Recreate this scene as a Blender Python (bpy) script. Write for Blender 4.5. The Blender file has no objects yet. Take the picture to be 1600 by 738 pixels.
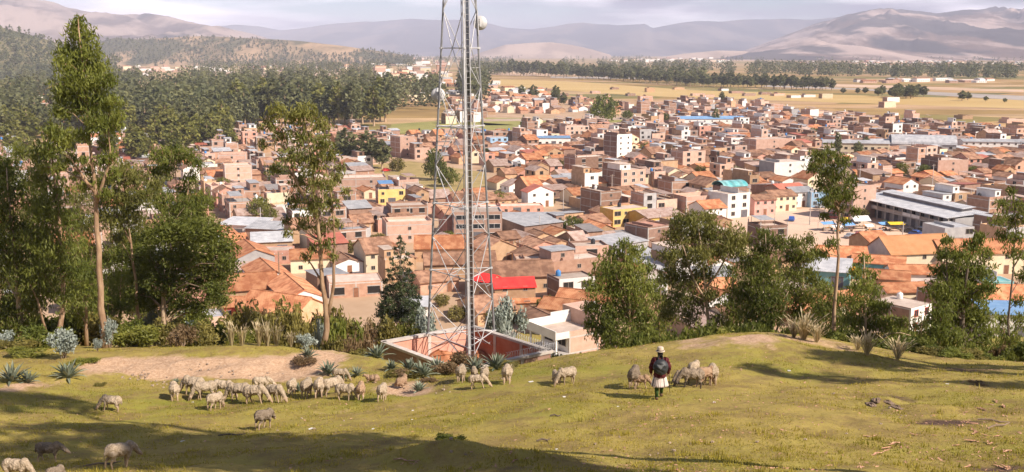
import bpy, math, random
import numpy as np
from mathutils import Vector, Matrix
R = math.radians
scene = bpy.context.scene
COL = scene.collection

# ------------------------------------------------------------------ camera, world, sun, exposure
CAM_Z = 50.0
TILT = R(10.17)
F = 1600.0                                    # focal length in photo pixels (photo is 1600 x 738)
cd = bpy.data.cameras.new("camera"); cam = bpy.data.objects.new("camera", cd); COL.objects.link(cam)
cam.location = (0, 0, CAM_Z); cam.rotation_euler = (R(90) - TILT, 0, 0)
cd.sensor_width = 36; cd.lens = 36; cd.clip_start = 0.3; cd.clip_end = 90000
scene.camera = cam

SUN_AZ = math.atan2(0.83, -0.55)              # measured from +Y towards +X
SUN_EL = R(40)
to_sun = Vector((math.sin(SUN_AZ) * math.cos(SUN_EL), math.cos(SUN_AZ) * math.cos(SUN_EL), math.sin(SUN_EL)))
world = bpy.data.worlds.new("World"); scene.world = world; world.use_nodes = True
nt = world.node_tree; nt.nodes.clear()
def N(nt, t, **kw):
    n = nt.nodes.new(t)
    for k, v in kw.items():
        if k.startswith('i_'): n.inputs[k[2:]].default_value = v
        else: setattr(n, k, v)
    return n
wo = N(nt, 'ShaderNodeOutputWorld'); bg = N(nt, 'ShaderNodeBackground')
sky = N(nt, 'ShaderNodeTexSky'); sky.sky_type = 'NISHITA'; sky.sun_disc = False
sky.sun_elevation = SUN_EL; sky.sun_rotation = SUN_AZ; sky.altitude = 3300; sky.dust_density = 2.0
# broken cloud cover laid over the sky in world directions
tc = N(nt, 'ShaderNodeTexCoord'); mp = N(nt, 'ShaderNodeMapping'); mp.inputs['Scale'].default_value = (1.0, 1.0, 7.0)
nz = N(nt, 'ShaderNodeTexNoise'); nz.inputs['Scale'].default_value = 3.1; nz.inputs['Detail'].default_value = 9; nz.inputs['Roughness'].default_value = 0.55
nz2 = N(nt, 'ShaderNodeTexNoise'); nz2.inputs['Scale'].default_value = 5.5; nz2.inputs['Detail'].default_value = 8
cr = N(nt, 'ShaderNodeValToRGB'); cr.color_ramp.elements[0].position = 0.40; cr.color_ramp.elements[1].position = 0.56
cr2 = N(nt, 'ShaderNodeValToRGB'); cr2.color_ramp.elements[0].position = 0.40; cr2.color_ramp.elements[1].position = 0.66
CLOUD_A, CLOUD_B = (3.9, 3.9, 5.2, 1), (25.0, 22.8, 23.4, 1)
cr2.color_ramp.elements[0].color = (0, 0, 0, 1); cr2.color_ramp.elements[1].color = (1, 1, 1, 1)
cm = N(nt, 'ShaderNodeMix'); cm.data_type = 'RGBA'; cm.inputs[6].default_value = CLOUD_A; cm.inputs[7].default_value = CLOUD_B
mx = N(nt, 'ShaderNodeMix'); mx.data_type = 'RGBA'
L = nt.links.new
L(tc.outputs['Generated'], mp.inputs['Vector']); L(mp.outputs[0], nz.inputs['Vector']); L(mp.outputs[0], nz2.inputs['Vector'])
L(nz.outputs['Fac'], cr.inputs[0]); L(nz2.outputs['Fac'], cr2.inputs[0]); L(cr2.outputs[0], cm.inputs[0])
sx_ = N(nt, 'ShaderNodeSeparateXYZ'); L(tc.outputs['Generated'], sx_.inputs[0])
fz = N(nt, 'ShaderNodeMapRange'); fz.inputs[1].default_value = 0.50; fz.inputs[2].default_value = 0.16; fz.inputs[3].default_value = 0.12; L(sx_.outputs[2], fz.inputs[0])
fm = N(nt, 'ShaderNodeMath'); fm.operation = 'MULTIPLY'; L(cr.outputs[0], fm.inputs[0]); L(fz.outputs[0], fm.inputs[1]); L(fm.outputs[0], mx.inputs[0]); L(sky.outputs[0], mx.inputs[6]); L(cm.outputs[2], mx.inputs[7])
L(mx.outputs[2], bg.inputs[0]); bg.inputs[1].default_value = 0.07; L(bg.outputs[0], wo.inputs[0])
sd = bpy.data.lights.new("sun", 'SUN'); so = bpy.data.objects.new("sun", sd); COL.objects.link(so)
sd.energy = 5.0; sd.angle = R(0.5); sd.color = (1.0, 0.89, 0.76)
so.rotation_euler = to_sun.to_track_quat('Z', 'Y').to_euler(); so.location = (60, -40, 120)
vs = scene.view_settings; vs.view_transform = 'Standard'; vs.look = 'None'; vs.gamma = 1; vs.exposure = 0.70; vs.use_curve_mapping = False
scene.render.engine = 'CYCLES'
cy = scene.cycles
cy.use_denoising = True; cy.max_bounces = 5; cy.diffuse_bounces = 3; cy.glossy_bounces = 2; cy.transmission_bounces = 3
cy.transparent_max_bounces = 6; cy.volume_bounces = 0; cy.caustics_reflective = False; cy.caustics_refractive = False
cy.use_adaptive_sampling = True; cy.adaptive_threshold = 0.02
try: cy.denoising_input_passes = 'RGB_ALBEDO_NORMAL'
except Exception: pass

# ------------------------------------------------------------------ pixel <-> world helpers (photo pixels)
CT, ST = math.cos(TILT), math.sin(TILT)
def ray(px, py):
    X = (px - 800) / F; Y = (369 - py) / F
    return np.array((X, CT + Y * ST, -ST + Y * CT))
def at_d(px, py, D):
    r = ray(px, py); k = D / r[1]
    return np.array((r[0] * k, D, CAM_Z + r[2] * k))
def on_z(px, py, z=0.0):
    r = ray(px, py); k = (z - CAM_Z) / r[2]
    return np.array((r[0] * k, r[1] * k, z))
def proj(x, y, z):
    dz = z - CAM_Z
    f = y * CT - dz * ST; u = y * ST + dz * CT
    f = np.maximum(f, 1e-3)
    return 800 + F * x / f, 369 - F * u / f

# ------------------------------------------------------------------ terrain of the hill: thin-plate surface through surveyed points
S = [(598,562,43.2),(645,574,41.3),(0,738,21),(400,738,20),(800,738,18.5),(1200,738,18),(1600,738,18),
     (0,690,25),(200,690,25.5),(400,690,25.5),(800,690,22.5),(1200,690,21.5),(1600,690,21),
     (0,650,29.5),(200,645,32),(411,668,28.5),(800,650,26.5),(1200,650,24.5),(1600,650,24),
     (0,622,33),(200,622,34.5),(400,632,33.5),(600,622,33),(800,622,30),(1030,624,27.6),(1200,622,27.5),(1600,622,27),
     (30,600,35.5),(300,608,36.5),(600,600,36),(760,600,34.5),(880,598,33),(1078,605,29.3),(1300,600,30.5),(1600,600,30),
     (100,585,38),(200,592,38.5),(300,594,38.6),(430,592,38.6),(550,578,39),(700,585,38),(860,563,40.5),(950,552,41),(1050,536,42),
     (1150,523,43),(1230,524,43),(1300,544,39.5),(1380,563,36),(1500,575,34),(1600,577,33.5),
     (200,552,41.8),(300,549,41.5),(420,550,41.5),(500,548,42.5),(300,543,44.5),(420,543,44.5),(570,562,41),(60,558,42.5),(0,552,44)]
PTS = [at_d(*s) for s in S]
for x, y, dr in [(0,0,1.7),(0,9,4.6),(-12,9,5.2),(12,9,4.0),(0,-12,-1.5),(-20,-10,0.5),(20,-10,-2.5),(40,0,-1),(-40,0,5),(45,30,7),(-45,30,13),
                 (-60,60,17),(-30,58,17.2),(-15,55,16.8),(-8,58,19.4),(-6.5,47.5,16.8),(-3.5,46,16.8),(0,46,16.4),(3,47,16.6),(-8,52,18.0),(-2,57,19.4),(-3,63,19.2),(2,57,19.2),(14,60,20),(30,55,20),(55,55,19),(20,48,15.6),(11,50,16.2),
                 (-60,85,25),(-25,85,26),(0,85,27.5),(25,85,29),(60,85,28),(-70,115,35),(0,110,38),(15,110,38),(70,115,38),
                 (-80,150,46),(0,150,47),(80,150,47),(-90,185,50.4),(-30,185,50.4),(30,185,50.4),(90,185,50.4)]:
    PTS.append(np.array((x, y, CAM_Z - dr)))
PTS = np.array(PTS)
def _U(r2): return np.where(r2 > 1e-9, r2 * np.log(r2 + 1e-12) * 0.5, 0.0)
_sc = 1 / 40.0
_P = PTS[:, :2] * _sc; n_ = len(_P)
_K = _U(((_P[:, None] - _P[None]) ** 2).sum(-1)) + np.eye(n_) * 0.0008
_A = np.zeros((n_ + 3, n_ + 3)); _A[:n_, :n_] = _K; _A[:n_, n_] = 1; _A[:n_, n_+1:] = _P; _A[n_, :n_] = 1; _A[n_+1:, :n_] = _P.T
_W = np.linalg.solve(_A, np.concatenate([PTS[:, 2], np.zeros(3)]))
BUMPS = []
def Hbase(x, y):
    x = np.asarray(x, float); y = np.asarray(y, float); sh = x.shape
    q = np.stack([np.clip(x, -110, 110).ravel(), np.clip(y, -14, 190).ravel()], -1) * _sc
    out = np.empty(len(q))
    for i in range(0, len(q), 20000):
        b = q[i:i+20000]
        out[i:i+20000] = _U(((b[:, None] - _P[None]) ** 2).sum(-1)) @ _W[:n_] + _W[n_] + b @ _W[n_+1:]
    return out.reshape(sh)
def wave(x, y):
    return (0.10 * np.sin(x * 0.55 + 1.3 * np.sin(y * 0.31)) * np.sin(y * 0.47 + 0.9 * np.sin(x * 0.37 + 1)) +
            0.045 * np.sin(x * 1.7 + 2 * np.sin(y * 0.9)) * np.sin(y * 1.9 + np.sin(x * 1.3)) +
            0.018 * np.sin(x * 5.1 + 2 * np.sin(y * 2.9)) * np.sin(y * 5.7 + 2 * np.sin(x * 3.1)))
def H(x, y):
    z = Hbase(x, y) + wave(np.asarray(x, float), np.asarray(y, float))
    for bx, by, bh, rx, ry in BUMPS:
        z = z + bh * np.exp(-((x - bx) / rx) ** 2 - ((y - by) / ry) ** 2)
    return z
def G(x, y):                                    # ground height anywhere
    return float(max(H(np.array(float(x)), np.array(float(y))), 0.0)) if y < 186 else 0.0
def hit(px, py):                                # where the sight line first meets the ground
    r = ray(px, py)
    D = np.concatenate([np.arange(14, 60, 0.05), np.arange(60, 200, 0.4)])
    k = D / r[1]; z = CAM_Z + r[2] * k
    g = np.maximum(H(r[0] * k, D), 0)
    i = np.argmax(z <= g)
    if z[i] > g[i]: return on_z(px, py, 0)
    return np.array((r[0] * k[i], D[i], g[i]))
for px, py, bh, rx, ry in [(705,716,0.42,1.25,0.5),(820,722,0.28,1.0,0.4),(1385,632,0.22,0.6,0.35),(1440,640,0.16,1.1,0.35),(1195,540,0.25,1.6,1.2),(640,608,-0.12,0.8,0.7),(1330,560,0.22,1.6,1.0)]:
    p = hit(px, py); BUMPS.append((p[0], p[1], bh, rx, ry))

# ------------------------------------------------------------------ materials
MATS = {}
def new_mat(name):
    m = bpy.data.materials.new(name); m.use_nodes = True; nt = m.node_tree
    b = nt.nodes['Principled BSDF']; return m, nt, b
def rgba(c): return (c[0], c[1], c[2], 1)
def mk(name, c1, c2, scale=1.5, rough=0.85, tint=0.35, bump=0.0, spec=0.25, detail=5, stretch=(1, 1, 1), metal=0.0, stripe=None, lo=0.35, hi=0.65):
    """two colours mottled by noise, brightness varied by the per-face 'tint' attribute; stripe=(axis scale vector, depth) adds courses"""
    m, nt, b = new_mat(name); L = nt.links.new
    tc = N(nt, 'ShaderNodeTexCoord'); mp = N(nt, 'ShaderNodeMapping'); mp.inputs['Scale'].default_value = stretch
    nz = N(nt, 'ShaderNodeTexNoise'); nz.inputs['Scale'].default_value = scale; nz.inputs['Detail'].default_value = detail; nz.inputs['Roughness'].default_value = 0.6
    L(tc.outputs['Object'], mp.inputs['Vector']); L(mp.outputs[0], nz.inputs['Vector'])
    mr = N(nt, 'ShaderNodeMapRange'); mr.inputs[1].default_value = lo; mr.inputs[2].default_value = hi; L(nz.outputs['Fac'], mr.inputs[0])
    mx = N(nt, 'ShaderNodeMix'); mx.data_type = 'RGBA'; mx.inputs[6].default_value = rgba(c1); mx.inputs[7].default_value = rgba(c2); L(mr.outputs[0], mx.inputs[0])
    out = mx.outputs[2]
    at = N(nt, 'ShaderNodeAttribute'); at.attribute_name = 'tint'
    tr = N(nt, 'ShaderNodeMapRange'); tr.inputs[3].default_value = 1 - tint; tr.inputs[4].default_value = 1 + tint; L(at.outputs['Fac'], tr.inputs[0])
    vm = N(nt, 'ShaderNodeVectorMath'); vm.operation = 'SCALE'; L(out, vm.inputs[0]); L(tr.outputs[0], vm.inputs['Scale'])
    out = vm.outputs[0]
    hgt = nz.outputs['Fac']
    if stripe:
        sx, depth, sh = stripe
        mp2 = N(nt, 'ShaderNodeMapping'); mp2.inputs['Scale'].default_value = sx; L(tc.outputs['Object'], mp2.inputs['Vector'])
        dt = N(nt, 'ShaderNodeVectorMath'); dt.operation = 'DOT_PRODUCT'; dt.inputs[1].default_value = (1, 1, 1); L(mp2.outputs[0], dt.inputs[0])
        sn = N(nt, 'ShaderNodeMath'); sn.operation = 'SINE'; L(dt.outputs['Value'], sn.inputs[0])
        s2 = N(nt, 'ShaderNodeMapRange'); s2.inputs[1].default_value = -1; s2.inputs[2].default_value = sh; s2.inputs[3].default_value = 1 - depth; s2.inputs[4].default_value = 1; L(sn.outputs[0], s2.inputs[0])
        v2 = N(nt, 'ShaderNodeVectorMath'); v2.operation = 'SCALE'; L(out, v2.inputs[0]); L(s2.outputs[0], v2.inputs['Scale']); out = v2.outputs[0]
    oi = N(nt, 'ShaderNodeObjectInfo'); orr = N(nt, 'ShaderNodeMapRange'); orr.inputs[3].default_value = 0.86; orr.inputs[4].default_value = 1.12; L(oi.outputs['Random'], orr.inputs[0])
    v3 = N(nt, 'ShaderNodeVectorMath'); v3.operation = 'SCALE'; L(out, v3.inputs[0]); L(orr.outputs[0], v3.inputs['Scale']); out = v3.outputs[0]
    L(out, b.inputs['Base Color'])
    b.inputs['Roughness'].default_value = rough; b.inputs['Specular IOR Level'].default_value = spec; b.inputs['Metallic'].default_value = metal
    if bump:
        bp = N(nt, 'ShaderNodeBump'); bp.inputs['Strength'].default_value = bump; bp.inputs['Distance'].default_value = 0.1; L(hgt, bp.inputs['Height']); L(bp.outputs[0], b.inputs['Normal'])
    MATS[name] = m; return m
def leafmat(name, c1, c2, trans=0.25, rough=0.55):
    m, nt, b = new_mat(name); L = nt.links.new
    at = N(nt, 'ShaderNodeAttribute'); at.attribute_name = 'tint'
    oi = N(nt, 'ShaderNodeObjectInfo')
    mx = N(nt, 'ShaderNodeMix'); mx.data_type = 'RGBA'; mx.inputs[6].default_value = rgba(c1); mx.inputs[7].default_value = rgba(c2); L(at.outputs['Fac'], mx.inputs[0])
    mr = N(nt, 'ShaderNodeMapRange'); mr.inputs[3].default_value = 0.8; mr.inputs[4].default_value = 1.2; L(oi.outputs['Random'], mr.inputs[0])
    vm = N(nt, 'ShaderNodeVectorMath'); vm.operation = 'SCALE'; L(mx.outputs[2], vm.inputs[0]); L(mr.outputs[0], vm.inputs['Scale'])
    L(vm.outputs[0], b.inputs['Base Color']); b.inputs['Roughness'].default_value = rough; b.inputs['Specular IOR Level'].default_value = 0.25
    t = N(nt, 'ShaderNodeBsdfTranslucent'); L(vm.outputs[0], t.inputs[0])
    ms = N(nt, 'ShaderNodeMixShader'); ms.inputs[0].default_value = trans; L(b.outputs[0], ms.inputs[1]); L(t.outputs[0], ms.inputs[2])
    L(ms.outputs[0], nt.nodes['Material Output'].inputs['Surface'])
    MATS[name] = m; return m

mk('brick', (0.36,0.205,0.14), (0.46,0.285,0.205), 0.9, 0.9, 0.38, stripe=((0,0,31),0.12,0.2))
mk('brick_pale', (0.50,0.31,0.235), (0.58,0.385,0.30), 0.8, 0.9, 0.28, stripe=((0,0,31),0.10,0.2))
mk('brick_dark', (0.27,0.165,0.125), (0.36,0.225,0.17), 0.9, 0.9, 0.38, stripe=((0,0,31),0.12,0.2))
mk('adobe', (0.42,0.26,0.15), (0.53,0.35,0.22), 0.8, 0.95, 0.25)
mk('concrete', (0.42,0.38,0.35), (0.54,0.49,0.45), 1.2, 0.9, 0.2)
mk('slab', (0.44,0.34,0.28), (0.58,0.47,0.40), 0.5, 0.95, 0.3)
mk('white', (0.70,0.66,0.62), (0.80,0.77,0.74), 0.6, 0.8, 0.1)
mk('cream', (0.66,0.54,0.37), (0.74,0.63,0.46), 0.6, 0.85, 0.12)
mk('yellow', (0.66,0.46,0.16), (0.74,0.55,0.22), 0.6, 0.85, 0.12)
mk('mustard', (0.52,0.31,0.07), (0.60,0.40,0.12), 0.6, 0.85, 0.12)
mk('pink', (0.62,0.30,0.25), (0.70,0.40,0.34), 0.6, 0.85, 0.12)
mk('blue', (0.25,0.40,0.58), (0.34,0.49,0.64), 0.6, 0.8, 0.15)
mk('teal', (0.16,0.40,0.42), (0.26,0.50,0.50), 0.6, 0.8, 0.12)
mk('grey', (0.38,0.36,0.36), (0.48,0.46,0.45), 0.6, 0.85, 0.15)
mk('redpaint', (0.50,0.06,0.04), (0.58,0.10,0.06), 0.6, 0.7, 0.1)
mk('tile', (0.38,0.140,0.065), (0.56,0.265,0.135), 0.55, 0.9, 0.32, bump=0.3, detail=9, lo=0.42, hi=0.6, stripe=((15,15,0),0.14,0.3))
mk('tile_old', (0.24,0.125,0.08), (0.42,0.235,0.15), 0.6, 0.95, 0.34, bump=0.3, detail=9, lo=0.42, hi=0.6, stripe=((24,24,0),0.16,0.3))
mk('tile_clean', (0.52,0.245,0.11), (0.60,0.31,0.15), 0.5, 0.9, 0.1, bump=0.2, detail=6, stripe=((22,22,0),0.12,0.3))
mk('metal', (0.36,0.36,0.38), (0.55,0.54,0.55), 0.5, 0.55, 0.25, metal=0.1, stripe=((9,9,0),0.16,0.3))
mk('metal_rust', (0.30,0.19,0.15), (0.48,0.36,0.31), 0.7, 0.7, 0.2, stripe=((9,9,0),0.18,0.3))
mk('metal_dark', (0.20,0.18,0.18), (0.30,0.27,0.26), 0.6, 0.65, 0.2, stripe=((9,9,0),0.16,0.3))
mk('metal_red', (0.72,0.035,0.035), (0.80,0.06,0.05), 0.5, 0.5, 0.08, stripe=((16,16,0),0.12,0.3))
mk('metal_blue', (0.14,0.27,0.47), (0.22,0.36,0.56), 0.5, 0.5, 0.15, stripe=((9,9,0),0.14,0.3))
mk('metal_teal', (0.06,0.33,0.36), (0.30,0.55,0.56), 0.35, 0.45, 0.1, stripe=((2.2,0,0),0.35,0.3))
mk('metal_red_dull', (0.42,0.12,0.08), (0.52,0.18,0.12), 0.6, 0.6, 0.15, stripe=((9,9,0),0.14,0.3))
mk('opening', (0.02,0.016,0.014), (0.035,0.028,0.024), 1.0, 0.7, 0.2)  # near-black panels: inner shade of uncut openings put into the colour
mk('frame', (0.30,0.25,0.21), (0.38,0.32,0.28), 1.0, 0.6, 0.15)
mk('door_metal', (0.10,0.10,0.12), (0.17,0.16,0.17), 1.0, 0.5, 0.2)
mk('door_wood', (0.20,0.09,0.05), (0.30,0.14,0.08), 1.5, 0.7, 0.2)
mk('tank_black', (0.03,0.03,0.035), (0.05,0.05,0.055), 1, 0.4, 0.1)
mk('tank_white', (0.70,0.68,0.66), (0.78,0.76,0.74), 1, 0.5, 0.1)
mk('tank_blue', (0.06,0.20,0.48), (0.08,0.26,0.56), 1, 0.4, 0.1)
mk('steel', (0.44,0.43,0.44), (0.56,0.55,0.55), 3, 0.5, 0.15, metal=0.2)
mk('steel_dark', (0.22,0.22,0.23), (0.30,0.30,0.31), 3, 0.5, 0.15, metal=0.4)
mk('cable', (0.02,0.02,0.022), (0.04,0.04,0.04), 3, 0.6, 0.1)
mk('dish_white', (0.46,0.45,0.45), (0.62,0.60,0.59), 2, 0.45, 0.1)
mk('plaster_pink', (0.50,0.235,0.165), (0.64,0.37,0.29), 0.9, 0.95, 0.12, detail=8, lo=0.3, hi=0.7)
mk('plaster_red', (0.36,0.12,0.07), (0.46,0.19,0.12), 0.9, 0.95, 0.12, detail=8)
mk('coping', (0.40,0.35,0.31), (0.54,0.48,0.44), 1.5, 0.9, 0.12)
mk('soil_red', (0.36,0.13,0.06), (0.52,0.24,0.13), 1.2, 0.95, 0.2, bump=0.5)
mk('bark', (0.36,0.24,0.15), (0.52,0.39,0.27), 3.0, 0.85, 0.25, stretch=(3,3,0.5), detail=8)
mk('bark_orange', (0.21,0.120,0.068), (0.44,0.30,0.19), 2.2, 0.85, 0.25, stretch=(3,3,0.5), detail=8)
mk('bark_dark', (0.10,0.075,0.055), (0.17,0.13,0.10), 3, 0.9, 0.25)
mk('wood', (0.20,0.14,0.10), (0.30,0.22,0.16), 3, 0.85, 0.2)
mk('road', (0.40,0.30,0.22), (0.52,0.40,0.30), 0.05, 0.95, 0.1, detail=8)
mk('plaza', (0.54,0.37,0.27), (0.64,0.46,0.35), 0.05, 0.95, 0.1, detail=8)
mk('asphalt', (0.06,0.06,0.06), (0.09,0.085,0.08), 0.1, 0.9, 0.1)
mk('tarp_blue', (0.10,0.26,0.55), (0.22,0.40,0.66), 1.0, 0.5, 0.1)
mk('tarp_white', (0.68,0.66,0.66), (0.78,0.76,0.74), 1.0, 0.6, 0.1)
mk('tarp_yellow', (0.75,0.48,0.03), (0.82,0.56,0.05), 1.0, 0.6, 0.1)
mk('tarp_orange', (0.85,0.30,0.02), (0.90,0.36,0.03), 1.0, 0.6, 0.1)
mk('tarp_green', (0.02,0.26,0.20), (0.05,0.34,0.27), 1.0, 0.6, 0.1)
mk('rubber', (0.02,0.02,0.02), (0.03,0.03,0.03), 2, 0.8, 0.1)
mk('carglass', (0.02,0.025,0.03), (0.03,0.035,0.04), 2, 0.1, 0.1, spec=0.5)
for nme, c in [('car_white',(0.72,0.72,0.72)),('car_red',(0.55,0.03,0.03)),('car_blue',(0.05,0.12,0.40)),('car_dark',(0.04,0.04,0.05)),('car_grey',(0.35,0.36,0.38)),('car_maroon',(0.16,0.03,0.03)),('car_green',(0.05,0.16,0.10))]:
    mk(nme, c, tuple(v * 1.08 for v in c), 2, 0.3, 0.05, spec=0.5)
mk('rockface', (0.13,0.085,0.055), (0.30,0.215,0.16), 6, 0.95, 0.3, bump=0.5)
mk('stone', (0.28,0.20,0.14), (0.48,0.37,0.29), 4, 0.9, 0.3, bump=0.4)
mk('paper', (0.56,0.53,0.49), (0.66,0.63,0.60), 4, 0.8, 0.1)
mk('bark_strip', (0.34,0.17,0.10), (0.55,0.33,0.22), 5, 0.85, 0.3)
mk('wool', (0.40,0.305,0.21), (0.60,0.48,0.355), 9, 0.98, 0.2, bump=0.9, detail=6, spec=0.05)
mk('wool_grey', (0.23,0.175,0.125), (0.35,0.275,0.205), 9, 0.98, 0.2, bump=0.9, detail=6, spec=0.05)
mk('wool_rust', (0.38,0.235,0.145), (0.52,0.355,0.235), 9, 0.98, 0.2, bump=0.9, detail=6, spec=0.05)
mk('sheep_skin', (0.42,0.29,0.19), (0.54,0.40,0.28), 8, 0.9, 0.2)
mk('sheep_dark', (0.07,0.055,0.045), (0.12,0.095,0.08), 8, 0.9, 0.2)
leafmat('leaf_euc', (0.086,0.110,0.020), (0.26,0.27,0.055), 0.45)
leafmat('leaf_euc_light', (0.115,0.130,0.030), (0.30,0.28,0.075), 0.42)
leafmat('leaf_dark', (0.080,0.104,0.020), (0.24,0.255,0.052), 0.45)
leafmat('leaf_conifer', (0.030,0.046,0.020), (0.095,0.115,0.045), 0.2)
leafmat('leaf_yellow', (0.13,0.14,0.022), (0.26,0.25,0.05), 0.35)
leafmat('leaf_olive', (0.12,0.105,0.028), (0.28,0.235,0.065), 0.35)
leafmat('leaf_brown', (0.15,0.095,0.045), (0.30,0.205,0.11), 0.3)
leafmat('leaf_silver', (0.17,0.205,0.175), (0.36,0.39,0.345), 0.12)
leafmat('leaf_far', (0.085,0.100,0.044), (0.27,0.265,0.115), 0.4)
leafmat('agave', (0.105,0.130,0.085), (0.27,0.29,0.215), 0.08)
leafmat('straw', (0.30,0.24,0.11), (0.58,0.48,0.31), 0.3)
leafmat('grass_blade', (0.135,0.155,0.012), (0.40,0.32,0.052), 0.4)
# person
mk('skin', (0.30,0.16,0.10), (0.36,0.20,0.13), 6, 0.6, 0.05)
mk('hair', (0.012,0.010,0.010), (0.02,0.017,0.016), 8, 0.5, 0.05)
mk('felt', (0.44,0.35,0.27), (0.52,0.43,0.34), 6, 0.9, 0.05)
mk('hatband', (0.03,0.02,0.02), (0.05,0.035,0.03), 6, 0.8, 0.05)
mk('jacket', (0.06,0.010,0.013), (0.10,0.016,0.020), 9, 0.9, 0.05)
mk('skirt', (0.60,0.50,0.46), (0.72,0.62,0.58), 7, 0.9, 0.05)
mk('skirt_trim', (0.02,0.02,0.025), (0.03,0.03,0.035), 7, 0.9, 0.05)
mk('stocking', (0.03,0.07,0.018), (0.05,0.10,0.026), 9, 0.9, 0.05)
mk('shoe', (0.10,0.05,0.03), (0.14,0.08,0.05), 9, 0.7, 0.05)
mk('shawl', (0.025,0.028,0.032), (0.05,0.053,0.058), 5, 0.5, 0.05)
mk('shawl_gleam', (0.13,0.135,0.14), (0.19,0.195,0.20), 5, 0.45, 0.05)  # gleam on the bundle cloth, put in as a paler colour

# ------------------------------------------------------------------ mesh helpers
class MB:
    """collects boxes, prisms, tubes ... and links them as ONE mesh object"""
    def __init__(self): self.v = []; self.f = []; self.m = []; self.t = []
    def add(self, vs, fs, mat, tint=0.5):
        o = len(self.v); self.v.extend([tuple(map(float, p)) for p in vs])
        for f in fs: self.f.append([i + o for i in f]); self.m.append(mat); self.t.append(tint)
        return self
    def box(self, x0, x1, y0, y1, z0, z1, mat, tint=0.5):
        vs = [(x0,y0,z0),(x1,y0,z0),(x1,y1,z0),(x0,y1,z0),(x0,y0,z1),(x1,y0,z1),(x1,y1,z1),(x0,y1,z1)]
        return self.add(vs, [(3,2,1,0),(4,5,6,7),(0,1,5,4),(1,2,6,5),(2,3,7,6),(3,0,4,7)], mat, tint)
    def extrude(self, prof, axis, a0, a1, mat, tint=0.5):
        """closed profile in the two other axes (u,z), swept from a0 to a1 along axis 'x' or 'y'"""
        n = len(prof); vs = []
        for a in (a0, a1):
            for p in prof: vs.append((a, p[0], p[1]) if axis == 'x' else (p[0], a, p[1]))
        fs = [tuple(range(n))[::-1], tuple(range(n, 2*n))] + [(i, (i+1) % n, n+(i+1) % n, n+i) for i in range(n)]
        return self.add(vs, fs, mat, tint)
    def tube(self, pts, radii, mat, sides=6, tint=0.5, cap=True):
        pts = [np.array(p, float) for p in pts]; vs = []; fs = []
        n = len(pts); prev = None
        for i, p in enumerate(pts):
            d = pts[min(i+1, n-1)] - pts[max(i-1, 0)]; d = d / (np.linalg.norm(d) + 1e-9)
            if prev is None:
                a = np.cross(d, (0, 0, 1) if abs(d[2]) < 0.9 else (1, 0, 0))
            else: a = prev - d * prev.dot(d)
            a = a / (np.linalg.norm(a) + 1e-9); prev = a; b = np.cross(d, a)
            r = radii[i] if hasattr(radii, '__len__') else radii
            for k in range(sides):
                t = 2 * math.pi * k / sides; vs.append(p + r * (math.cos(t) * a + math.sin(t) * b))
        for i in range(n - 1):
            for k in range(sides):
                k2 = (k + 1) % sides; fs.append((i*sides+k, i*sides+k2, (i+1)*sides+k2, (i+1)*sides+k))
        if cap: fs += [tuple(range(sides))[::-1], tuple(range((n-1)*sides, n*sides))]
        return self.add(vs, fs, mat, tint)
    def lathe(self, prof, mat, c=(0,0,0), sides=12, tint=0.5, squash=(1,1)):
        vs = []; fs = []; n = len(prof)
        for r, z in prof:
            for k in range(sides):
                t = 2*math.pi*k/sides; vs.append((c[0]+r*math.cos(t)*squash[0], c[1]+r*math.sin(t)*squash[1], c[2]+z))
        for i in range(n-1):
            for k in range(sides):
                k2 = (k+1) % sides; fs.append((i*sides+k, i*sides+k2, (i+1)*sides+k2, (i+1)*sides+k))
        fs += [tuple(range(sides))[::-1], tuple(range((n-1)*sides, n*sides))]
        return self.add(vs, fs, mat, tint)
    def ell(self, c, r, mat, rot=None, seg=12, rings=8, tint=0.5):
        vs = []; fs = []
        for i in range(rings+1):
            ph = math.pi * i / rings
            for k in range(seg):
                t = 2*math.pi*k/seg
                p = np.array((r[0]*math.sin(ph)*math.cos(t), r[1]*math.sin(ph)*math.sin(t), r[2]*math.cos(ph)))
                if rot is not None: p = rot @ p
                vs.append(p + np.array(c))
        for i in range(rings):
            for k in range(seg):
                k2 = (k+1) % seg; fs.append((i*seg+k, (i+1)*seg+k, (i+1)*seg+k2, i*seg+k2))
        return self.add(vs, fs, mat, tint)
    def merge(self, o, M=None):
        vs = o.v if M is None else [tuple(M @ Vector(p)) for p in o.v]
        k = len(self.v); self.v.extend(vs)
        self.f.extend([[i + k for i in f] for f in o.f]); self.m.extend(o.m); self.t.extend(o.t)
    def mesh(self, name, smooth=False):
        me = bpy.data.meshes.new(name); me.from_pydata(self.v, [], self.f)
        keys = list(dict.fromkeys(self.m))
        for k in keys: me.materials.append(MATS[k])
        me.polygons.foreach_set('material_index', [keys.index(k) for k in self.m])
        at = me.attributes.new('tint', 'FLOAT', 'FACE'); at.data.foreach_set('value', self.t)
        if smooth: me.polygons.foreach_set('use_smooth', [True] * len(self.f))
        me.update(); return me
    def build(self, name, parent=None, smooth=False):
        return link(name, self.mesh(name, smooth), parent)
def link(name, data, parent=None):
    o = bpy.data.objects.new(name, data); COL.objects.link(o)
    if parent is not None: o.parent = parent
    return o
def tag(o, label=None, cat=None, group=None, kind=None):
    if label: o['label'] = label
    if cat: o['category'] = cat
    if group: o['group'] = group
    if kind: o['kind'] = kind
    return o
def empty(name, loc, rz=0, label=None, cat=None, group=None):
    o = bpy.data.objects.new(name, None); COL.objects.link(o); o.location = tuple(loc); o.rotation_euler = (0, 0, rz)
    o.empty_display_size = 0.2
    return tag(o, label, cat, group)
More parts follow.
